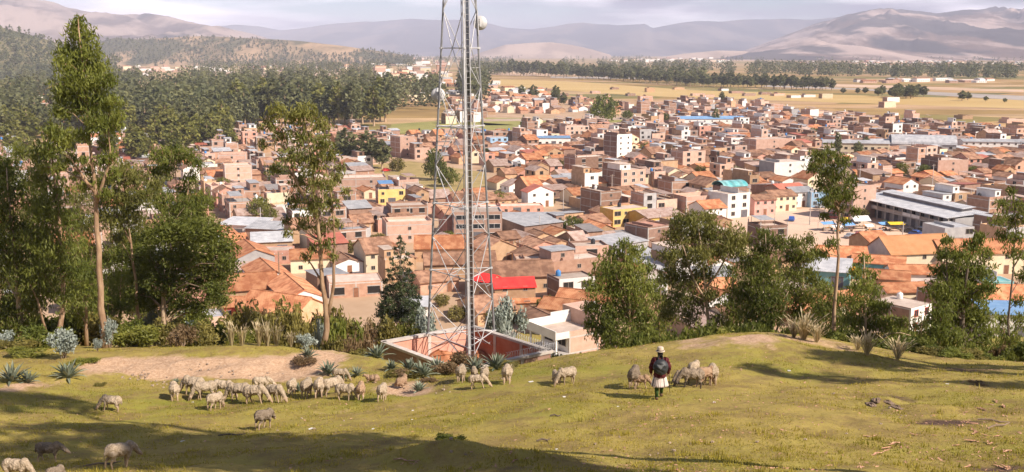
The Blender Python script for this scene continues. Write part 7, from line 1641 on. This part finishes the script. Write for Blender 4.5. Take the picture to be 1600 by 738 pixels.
# jacket with sleeves
b = MB(); b.ell((0,0.01,1.10), (0.225,0.150,0.125), 'jacket', seg=18, rings=10); limb(b, [(0,0.01,1.05),(0,0.0,0.86),(0,0,0.68)], [0.185,0.180,0.195], 'jacket', 16); limb(b, [(0,0.03,1.19),(0,0.035,1.215)], [0.075,0.07], 'jacket')
for s in (-1, 1): limb(b, [(s*0.185,0.01,1.135),(s*0.272,-0.025,0.93),(s*0.262,0.095,0.755)], [0.085,0.075,0.055], 'jacket', 12)
me = remesh(b, 0.014, 'jacket', 4); v = np.empty(len(me.vertices)*3, np.float32); me.vertices.foreach_get('co', v); v = v.reshape(-1,3); v[:,0] += 0.006*np.sin(v[:,2]*60+v[:,1]*30); v[:,1] += 0.006*np.sin(v[:,2]*47+v[:,0]*35); v[:,2] = np.maximum(v[:,2], 0.655+0.008*np.sin(v[:,0]*40)); me.vertices.foreach_set('co', v.ravel())
paint(me, ['jacket'], lambda c: np.zeros(len(c))); link('jacket', me, W)
# pleated skirt
def skirt(r0, r1, z0, z1, n=120, pleats=30, depth=0.014, mat='skirt'):
    V = []; Fq = []
    rows_ = 8
    for j in range(rows_+1):
        t = j/rows_; z = z0+(z1-z0)*t
        for k in range(n):
            a = 2*math.pi*k/n; pl = depth*(0.35+0.65*t)*math.cos(a*pleats); r = r0+(r1-r0)*t + pl + 0.012*t*math.sin(3*a+1)
            V.append((r*math.cos(a), r*math.sin(a)*0.80, z + 0.006*math.cos(a*pleats)*t))
    for j in range(rows_):
        for k in range(n): k2 = (k+1) % n; Fq.append((j*n+k, (j+1)*n+k, (j+1)*n+k2, j*n+k2))
    return np.array(V), np.array(Fq)
V, Fq = skirt(0.178, 0.255, 0.70, 0.385); me = np_mesh('skirt', V, Fq, ['skirt', 'skirt_trim'], mi=[1 if (i % 120) in (66,67,68,69,100,101,102) else 0 for i in range(len(Fq))], smooth=True); o = link('skirt', me, W); sm = o.modifiers.new('s', 'SOLIDIFY'); sm.thickness = 0.006
# stockings and shoes
for s, pts, sh in ((-1, [(-0.082,0.015,0.46),(-0.085,-0.055,0.26),(-0.085,-0.10,0.085)], [(-0.085,-0.125,0.04),(-0.085,-0.02,0.042),(-0.085,0.055,0.034)]), (1, [(0.076,0.09,0.46),(0.072,0.145,0.28),(0.07,0.18,0.11)], [(0.07,0.155,0.06),(0.07,0.25,0.06),(0.07,0.325,0.05)])):
    b = MB(); limb(b, pts, [0.074,0.066,0.047], 'stocking', 12); b.build('stocking', W, True)
    b = MB(); limb(b, sh, [0.050,0.052,0.040], 'shoe', 10); b.build('shoe', W, True)
# hair, plaits and hat
b = MB(); b.ell((0,0.015,1.325), (0.088,0.088,0.115), 'hair', seg=16, rings=10)
for s in (-1, 1): limb(b, [(s*0.05,-0.06,1.26),(s*0.07,-0.115,1.18),(s*0.06,-0.14,1.10)], [0.028,0.024,0.018], 'hair', 8)
b.build('hair', W, True)
b = MB(); b.lathe([(0.138,1.388),(0.140,1.396),(0.100,1.408),(0.097,1.470),(0.088,1.505),(0.060,1.520),(0.01,1.516)], 'felt', (0,0.03,0), 24, squash=(1,1.08)); hat = b.build('hat', W, True)
b = MB(); b.lathe([(0.1035,1.409),(0.1025,1.432)], 'hatband', (0,0.03,0), 24, squash=(1,1.08)); b.build('hat_band', hat, True)
# bundle tied on her back in a dark cloth (held by her: a thing of its own)
B = empty('carrying_bundle', pp_, R(-4), 'round dark cloth bundle tied on the back of the shepherd', 'bundle'); B.scale = (ps*0.93, ps*0.95, ps)
b = MB(); b.ell((0,-0.235,1.0), (0.235,0.15,0.225), 'shawl', seg=20, rings=12); b.ell((0.03,-0.24,0.91), (0.18,0.125,0.14), 'shawl', seg=16, rings=10); b.ell((-0.04,-0.22,1.10), (0.15,0.10,0.10), 'shawl', seg=16, rings=10)
me = remesh(b, 0.014, 'bundle_cloth', 3); v = np.empty(len(me.vertices)*3, np.float32); me.vertices.foreach_get('co', v); v = v.reshape(-1,3); r_ = 0.006*np.sin(v[:,0]*22+v[:,2]*40)+0.004*np.sin(v[:,2]*50-v[:,0]*14); v[:,1] -= r_; me.vertices.foreach_set('co', v.ravel())
paint(me, ['shawl', 'shawl_gleam'], lambda c: ((np.abs(c[:,0]+0.01) < (c[:,2]-0.955)*0.75) & (c[:,2] > 0.955) & (c[:,2] < 1.10) & (c[:,1] < -0.25)).astype(int)); link('bundle_cloth', me, B)  # triangular gleam painted onto the back of the dark cloth
for s in (-1, 1):
    b = MB(); b.tube([(s*0.16,-0.16,1.10),(s*0.17,-0.04,1.225),(s*0.13,0.09,1.19),(s*0.02,0.165,1.10)], [0.024,0.016,0.016,0.02], 'jacket', 8); b.build('shawl_tie', B, True)
st = MB(); st.tube([(0.262,0.135,0.72),(0.29,0.17,0.36),(0.32,0.20,0.02)], [0.011,0.010,0.008], 'hatband', 6); st.tube([(0.262,0.135,0.72),(0.258,0.128,0.86)], [0.011,0.010], 'hatband', 6)
o = st.build('walking_stick'); o.location = pp_; o.rotation_euler = (0,0,R(-4)); tag(o, 'thin dark stick held in the right hand of the shepherd', 'stick')

# ------------------------------------------------------------------ small things on the pasture
rs = np.random.RandomState(91)
def stone_mesh(seed, mat):
    g = np.random.RandomState(seed); mb = MB(); mb.ell((0,0,0.25), (1.0,0.75,0.55), mat, seg=9, rings=6)
    mb.v = [tuple(np.array(p)*(1+0.16*g.randn()) if abs(p[2]) < 5 else p) for p in mb.v]; return mb.mesh('stone')
RKM = [stone_mesh(520+i, 'rockface') for i in range(3)]
STM = [stone_mesh(500+i, 'stone') for i in range(4)]
def strew(name, meshes, n, region, size, label, cat, group, flat=1.0):
    k = 0
    for _ in range(n*6):
        if k >= n: break
        cx, cy, rx, ry = region[rs.randint(len(region))]
        px, py = cx+rx*rs.randn()*0.5, cy+ry*rs.randn()*0.5
        if not (0 < px < 1600 and 545 < py < 736): continue
        p = hit(px, py); s = size[0]+(size[1]-size[0])*rs.rand()**2; k += 1
        o = link(name, meshes[rs.randint(len(meshes))]); o.location = p; o.scale = (s, s, s*flat); o.rotation_euler = (0, 0, rs.rand()*6.28); tag(o, label, cat, group)
strew('stone', STM, 110, [(330,582,70,14),(290,575,60,10),(220,590,30,8),(400,590,60,12),(260,600,30,8)], (0.02,0.075), 'pale stone strewn over the dirt bank on the left', 'stone', 'stones of the dirt bank')
strew('stone', STM, 14, [(685,610,16,9),(790,592,10,5)], (0.03,0.08), 'brown stone at the little dirt scarp below the agaves', 'stone', 'stones of the little scarp')
strew('stone', STM, 60, [(800,660,500,50),(1100,690,300,30),(500,660,300,30),(1400,650,150,40)], (0.015,0.05), 'small stone lying loose in the pasture turf', 'stone', 'loose stones in the pasture')
for px, py, s, lb in [(1362,634,0.2,'brown flat rock at the left of the small scarp on the right pasture'),(1388,628,0.16,'pale topped rock in the middle of the small scarp on the right pasture'),(1402,636,0.16,'small brown rock right of the pale topped rock'),(1370,625,0.16,'dark little rock behind the brown flat one'),(727,710,0.10,'round grey stone in the shade at the bottom middle')]:
    p = hit(px, py); o = link('rock', RKM[rs.randint(3)]); o.location = p-np.array((0,0,0.05)); o.scale = (s*1.5, s*1.1, s*0.6); o.rotation_euler = (0,0,rs.rand()*6); tag(o, lb, 'rock')
def strip_mesh(seed):
    g = np.random.RandomState(seed); V = []; n = 7
    for i in range(n):
        t = i/(n-1); w = 0.09*math.sin(math.pi*(0.1+0.8*t))+0.01; x = t-0.5; z = 0.03+0.05*math.sin(t*3+seed); y = 0.05*g.randn()
        V += [(x, y-w, z+0.05), (x, y, z), (x, y+w, z+0.05)]
    Fq = []
    for i in range(n-1):
        for k in range(2): a = i*3+k; Fq.append((a, a+3, a+4, a+1))
    return np_mesh('bark_strip', np.array(V), np.array(Fq), ['bark_strip'], tint=g.rand(len(Fq)))
BSM = [strip_mesh(i) for i in range(4)]
strew('bark_strip', BSM, 75, [(1470,715,110,22),(1560,690,60,30),(1540,650,60,14),(1400,700,80,20),(1560,735,50,10),(1580,640,30,12)], (0.10,0.34), 'curled strip of fallen eucalyptus bark on the right pasture', 'bark strip', 'fallen bark strips')
strew('bark_strip', BSM, 16, [(800,715,30,12),(770,728,50,8),(640,725,40,8)], (0.10,0.3), 'strip of bark in the shade at the bottom middle', 'bark strip', 'bark strips in the shade')
def paper_mesh(seed):
    g = np.random.RandomState(seed); V = [(x*0.5, y*0.35, 0.05+0.12*g.rand()) for y in (-1,0,1) for x in (-1,0,1)]; Fq = [(0,1,4,3),(1,2,5,4),(3,4,7,6),(4,5,8,7)]
    return np_mesh('paper_scrap', np.array(V), np.array(Fq), ['paper'], tint=np.full(4, .5))
PPM = [paper_mesh(i) for i in range(3)]
for px, py, s, lb in [(583,671,0.10,'white paper scrap in the middle of the pasture'),(486,671,0.13,'pale flat scrap left of the white one in the middle of the pasture'),(830,597,0.16,'white scrap left of the sheep in the middle of the pasture'),(882,621,0.11,'white scrap below the sheep in the middle of the pasture'),(838,548,0.12,'white scrap near the crest by the terrace house'),(1233,580,0.13,'white scrap on the right slope below the hump'),(645,642,0.08,'small white scrap above the middle of the pasture'),(1108,549,0.12,'white scrap above the right sheep'),(966,636,0.08,'small white scrap left of the shepherd shadow'),(1116,630,0.09,'small white scrap right of the shepherd'),(301,629,0.09,'white scrap at the feet of the flock'),(286,690,0.12,'pale scrap in the shade on the left'),(1480,601,0.12,'pale scrap near the dark dry brush'),(644,656,0.06,'tiny white scrap in the middle of the pasture'),(870,703,0.06,'tiny white scrap near the bottom middle')]:
    p = hit(px, py); o = link('paper_scrap', PPM[int(px) % 3]); o.location = p; o.scale = (s*1.1, s*1.1, s*0.8); o.rotation_euler = (0,0,rs.rand()*6); tag(o, lb, 'paper scrap')
for px, py, Ln, rz, lb in [(362,682,0.75,4,'dark crooked stick on the grass below the flock'),(868,652,0.30,-5,'short dark twig in the middle of the pasture'),(850,690,0.35,10,'dark twig near the bottom middle'),(1560,668,0.8,25,'pale stick on the litter at right'),(1552,660,0.7,-20,'second pale stick crossing on the litter at right'),(160,728,0.8,15,'dark branch in the shade at the bottom left')]:
    p = hit(px, py); mb = MB(); mb.tube([(-Ln/2,0,0.03),(-Ln*0.1,0.03,0.05),(Ln*0.2,-0.02,0.035),(Ln/2,0.02,0.05)], [0.018,0.024,0.02,0.01], 'wood' if 'pale' in lb else 'bark_dark', 6)
    o = mb.build('stick'); o.location = p; o.rotation_euler = (0,0,R(rz)); tag(o, lb, 'stick')
